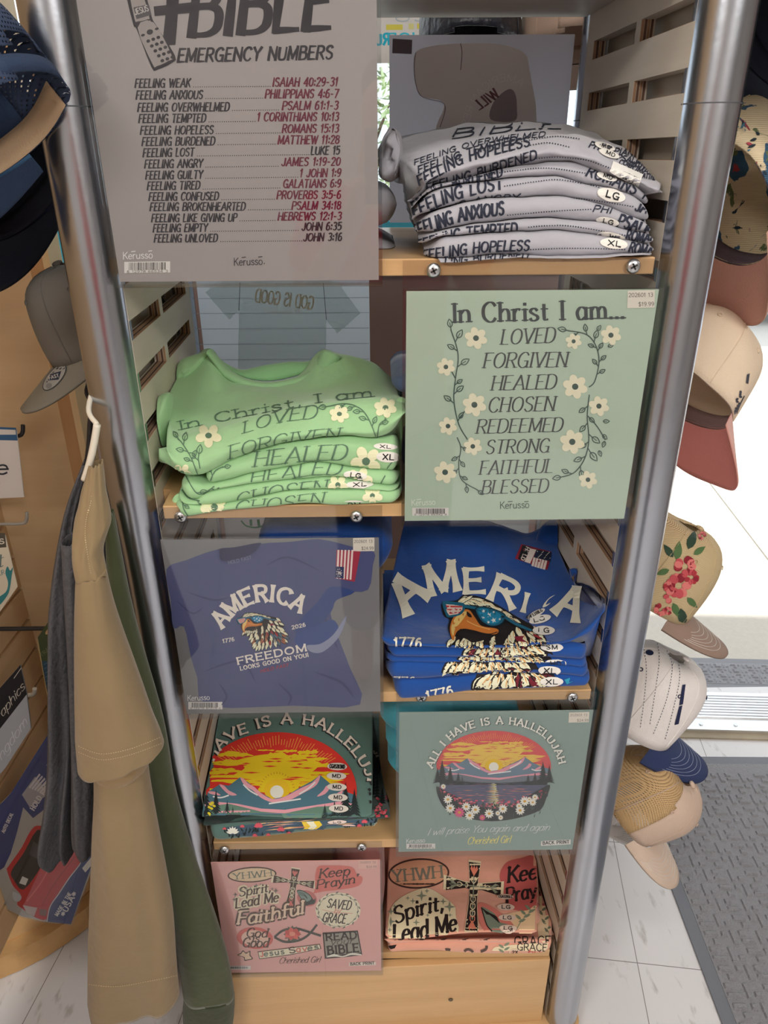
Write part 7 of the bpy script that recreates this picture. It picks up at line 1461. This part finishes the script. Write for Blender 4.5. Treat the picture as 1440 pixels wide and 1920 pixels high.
# auto decal packs
def decal(label, dx, dy, y, back=False):
    Q = lambda pts: [(x+dx, y_+dy) for x, y_ in pts]
    o = card('decal_pack', label, Q([(-10, 1520), (20, 1488), (92, 1374), (240, 1420), (180, 1610), (133, 1733), (85, 1728), (40, 1718), (0, 1698), (-10, 1692)]), y, (160, 158, 154), .004, 'decal pack', .25); a = Art(flatY(y)); a.tf = lambda p: (p[0]+dx, p[1]+dy)
    NV, RD = (46, 62, 112), (176, 44, 50)
    a.poly([(-10, 1520), (20, 1488), (44, 1512), (32, 1560), (20, 1600), (8, 1626), (-10, 1638)], NV, 1); a.poly([(20, 1488), (92, 1374), (200, 1410), (180, 1440), (110, 1480), (80, 1520), (62, 1534)], NV, 1)
    a.poly([(41, 1490), (66, 1456), (92, 1488), (56, 1514)], (150, 146, 150), 2)
    for k in range(7): a.poly([(54+k*5, 1476-k*0+k*2), (74+k*4.6, 1450+k*4), (76+k*4.6, 1453+k*4), (56+k*5, 1479+k*2)], (190, 186, 188), 3)
    a.text('HOLD FAST', [(64, 1520), (96, 1468)], 9, 'fat', (196, 192, 192), 3); a.text('AUTO DECAL', [(8, 1562), (25, 1526)], 6, 'fat', (196, 192, 192), 3); a.text('AUTO DECAL', [(92, 1438), (108, 1402)], 5.5, 'fat', (196, 192, 192), 3)
    # red pickup seen from behind and above
    a.blob([(70, 1548), (92, 1556), (110, 1578), (150, 1598), (170, 1600), (150, 1640), (110, 1690), (90, 1722), (70, 1722), (42, 1704), (32, 1694), (40, 1680), (24, 1660), (13, 1632), (16, 1624), (40, 1590), (56, 1560)], RD, 2, 4)
    a.blob([(70, 1556), (92, 1570), (96, 1584), (74, 1630), (44, 1668), (26, 1650), (21, 1634), (44, 1600)], (44, 46, 48), 3, 3); a.poly([(63, 1578), (82, 1590), (72, 1612), (54, 1602)], (70, 72, 76), 4); a.poly([(42, 1643), (53, 1648), (48, 1660), (36, 1656)], (200, 198, 192), 4)
    a.poly([(100, 1602), (105, 1604), (96, 1626), (88, 1628)], (96, 92, 100), 4); a.line([(110, 1590), (80, 1650), (50, 1690)], 2.2, (206, 90, 94), 4); a.line([(140, 1606), (100, 1660), (78, 1700)], 1.6, (140, 30, 38), 4); a.blob([(24, 1672), (40, 1680), (36, 1690), (26, 1688)], (170, 172, 176), 4, 3)
    a.poly([(43, 1697), (70, 1702), (64, 1718), (50, 1712)], (186, 170, 170), 4); a.poly([(74, 1704), (88, 1706), (86, 1718), (74, 1716)], (120, 84, 84), 4)
    a.poly([(180, 1590), (176, 1610), (133, 1733), (86, 1728), (94, 1700), (110, 1676), (130, 1646), (150, 1620), (160, 1596)], NV, 3); a.line([(160, 1596), (150, 1620), (130, 1646), (110, 1676), (94, 1700), (88, 1728)], 1.8, (196, 196, 200), 4)
    a.text('MADE IN THE', [(108, 1718), (134, 1676)], 6.5, 'fat', (206, 204, 204), 5); a.text('*USA*', [(121, 1718), (144, 1676)], 9.5, 'fat', (206, 204, 204), 5); a.poly([(154, 1628), (172, 1606), (172, 1622), (160, 1636)], (206, 204, 198), 5)
    a.build('print', o)
    m = MB(); P = [atY(px, py, y-.003) for px, py in Q([(-10, 1522), (20, 1490), (92, 1378), (238, 1420), (182, 1610), (137, 1735), (85, 1731), (40, 1721), (0, 1701), (-10, 1695)])]; m.prism(P, (0, .0006, 0)); m.build('clear_sleeve', ACR, o)
    return o
decal('clear sleeved decal pack picturing a red pickup, leaning at the foot of the slatwall', 0, 0, .13)

# ================================================================== THE PHOTOGRAPHER (stands behind the camera, seen mirrored in the tubes and the acrylic)
def skin(name, chains, mat, parent, sub=2):
    vs, es, rs = [], [], []
    for ch in chains:
        base = None
        for j, (p, r) in enumerate(ch):
            if isinstance(p, int): idx = p
            else: vs.append(p); rs.append(r); idx = len(vs)-1
            if j: es.append((base, idx))
            base = idx
    me = bpy.data.meshes.new(name); me.from_pydata(vs, es, []); me.materials.append(mat); o = bpy.data.objects.new(name, me); COL.objects.link(o); o.parent = parent
    sk = o.modifiers.new('skin', 'SKIN'); sk.use_smooth_shade = True
    for i, r in enumerate(rs): me.skin_vertices[0].data[i].radius = r if isinstance(r, tuple) else (r, r)
    me.skin_vertices[0].data[0].use_root = True
    o.modifiers.new('smooth', 'SUBSURF').levels = sub; o.modifiers['smooth'].render_levels = sub
    return o
pr = thing('person', 'person in a red t-shirt holding up a phone, mirrored in the tubes', 'person')
px_, py_ = .03, -1.24
SKN = pm('skin_tone', (196, 150, 126), .55)
# body: pelvis 0, spine, head; arms; legs - one continuous figure
bd_ = [[((px_, py_, .95), .13), ((px_, py_, 1.12), .125), ((px_, py_+.01, 1.30), .135), ((px_, py_, 1.42), .10), ((px_, py_+.01, 1.48), .055), ((px_, py_+.03, 1.55), .075), ((px_, py_+.035, 1.64), .088), ((px_, py_+.02, 1.70), .06)]]
for s_ in (-1, 1):
    n0 = 8+ (0 if s_ < 0 else 13)
    bd_.append([(3, 0), ((px_+.17*s_, py_, 1.40), .055), ((px_+.24*s_, py_+.04, 1.16), .045), ((px_+.16*s_, py_+.22, 1.30), .036), ((px_+.085*s_, py_+.30, 1.43), .026), ((px_+.07*s_, py_+.325, 1.48), .024)])
    bd_.append([(0, 0), ((px_+.09*s_, py_, .86), .095), ((px_+.10*s_, py_+.02, .50), .06), ((px_+.10*s_, py_, .12), .042), ((px_+.10*s_, py_+.10, .03), .035), ((px_+.10*s_, py_+.16, .03), .028)])
body = skin('body', bd_, SKN, pr)
RT_ = cloth((222, 56, 70))
sh_ = [[((px_, py_, .90), (.165, .125)), ((px_, py_, 1.12), (.155, .135)), ((px_, py_+.01, 1.30), (.165, .145)), ((px_, py_, 1.43), (.12, .105)), ((px_, py_+.005, 1.465), .07)]]
for s_ in (-1, 1): sh_.append([(3, 0), ((px_+.175*s_, py_, 1.40), .075), ((px_+.225*s_, py_+.03, 1.24), .068)])
skin('t_shirt', sh_, RT_, pr)
tr_ = [[((px_, py_, .93), .145)]]
for s_ in (-1, 1): tr_.append([(0, 0), ((px_+.09*s_, py_, .84), .11), ((px_+.10*s_, py_+.02, .50), .08), ((px_+.10*s_, py_, .12), .065)])
skin('trousers', tr_, cloth((58, 64, 84)), pr)
skin('hair', [[((px_, py_, 1.63), .085), ((px_, py_-.005, 1.70), .085), ((px_, py_+.03, 1.735), .06)]], pm('brown_hair', (70, 52, 40), .7), pr)
for s_ in (-1, 1):
    hx, hy, hz = px_+.066*s_, py_+.335, 1.50
    fg = [[((px_+.07*s_, py_+.322, 1.475), .022), ((hx, hy, hz), .020)]]
    for k in range(4): fg.append([(1, 0), ((hx-.004*s_, hy+.012, hz+.006+.017*k), .009), ((hx-.012*s_, hy+.022, hz+.01+.017*k), .008), ((hx-.026*s_, hy+.024, hz+.012+.017*k), .007)])
    fg.append([(0, 0), ((hx-.008*s_, hy-.012, hz+.006), .011), ((hx-.022*s_, hy-.014, hz+.024), .009)])
    skin('hand', fg, SKN, body, 1)
ph_ = CP-FW*.014; m = MB(); m.obox(ph_-UP*.03+RT*.02, RT*.038, UP*.079, FW*.0042); tag(m.build('smartphone', pm('phone_black', (24, 24, 28), .2), bevel=.003), 'black smartphone in the hands of the person in the red t-shirt', 'phone')

# ------------------------------------------------------------------ put every empty at the base of its thing
bpy.context.view_layer.update()
for t in [o for o in SC.objects if o.type == 'EMPTY']:
    P = [c.matrix_world@Vector(q) for c in t.children_recursive if c.type == 'MESH' for q in c.bound_box]
    if not P: continue
    loc = Vector(((min(p.x for p in P)+max(p.x for p in P))/2, (min(p.y for p in P)+max(p.y for p in P))/2, min(p.z for p in P)))
    inv = Matrix.Translation(-loc); t.location = loc
    for c in t.children: c.matrix_parent_inverse = inv
bpy.context.view_layer.update()
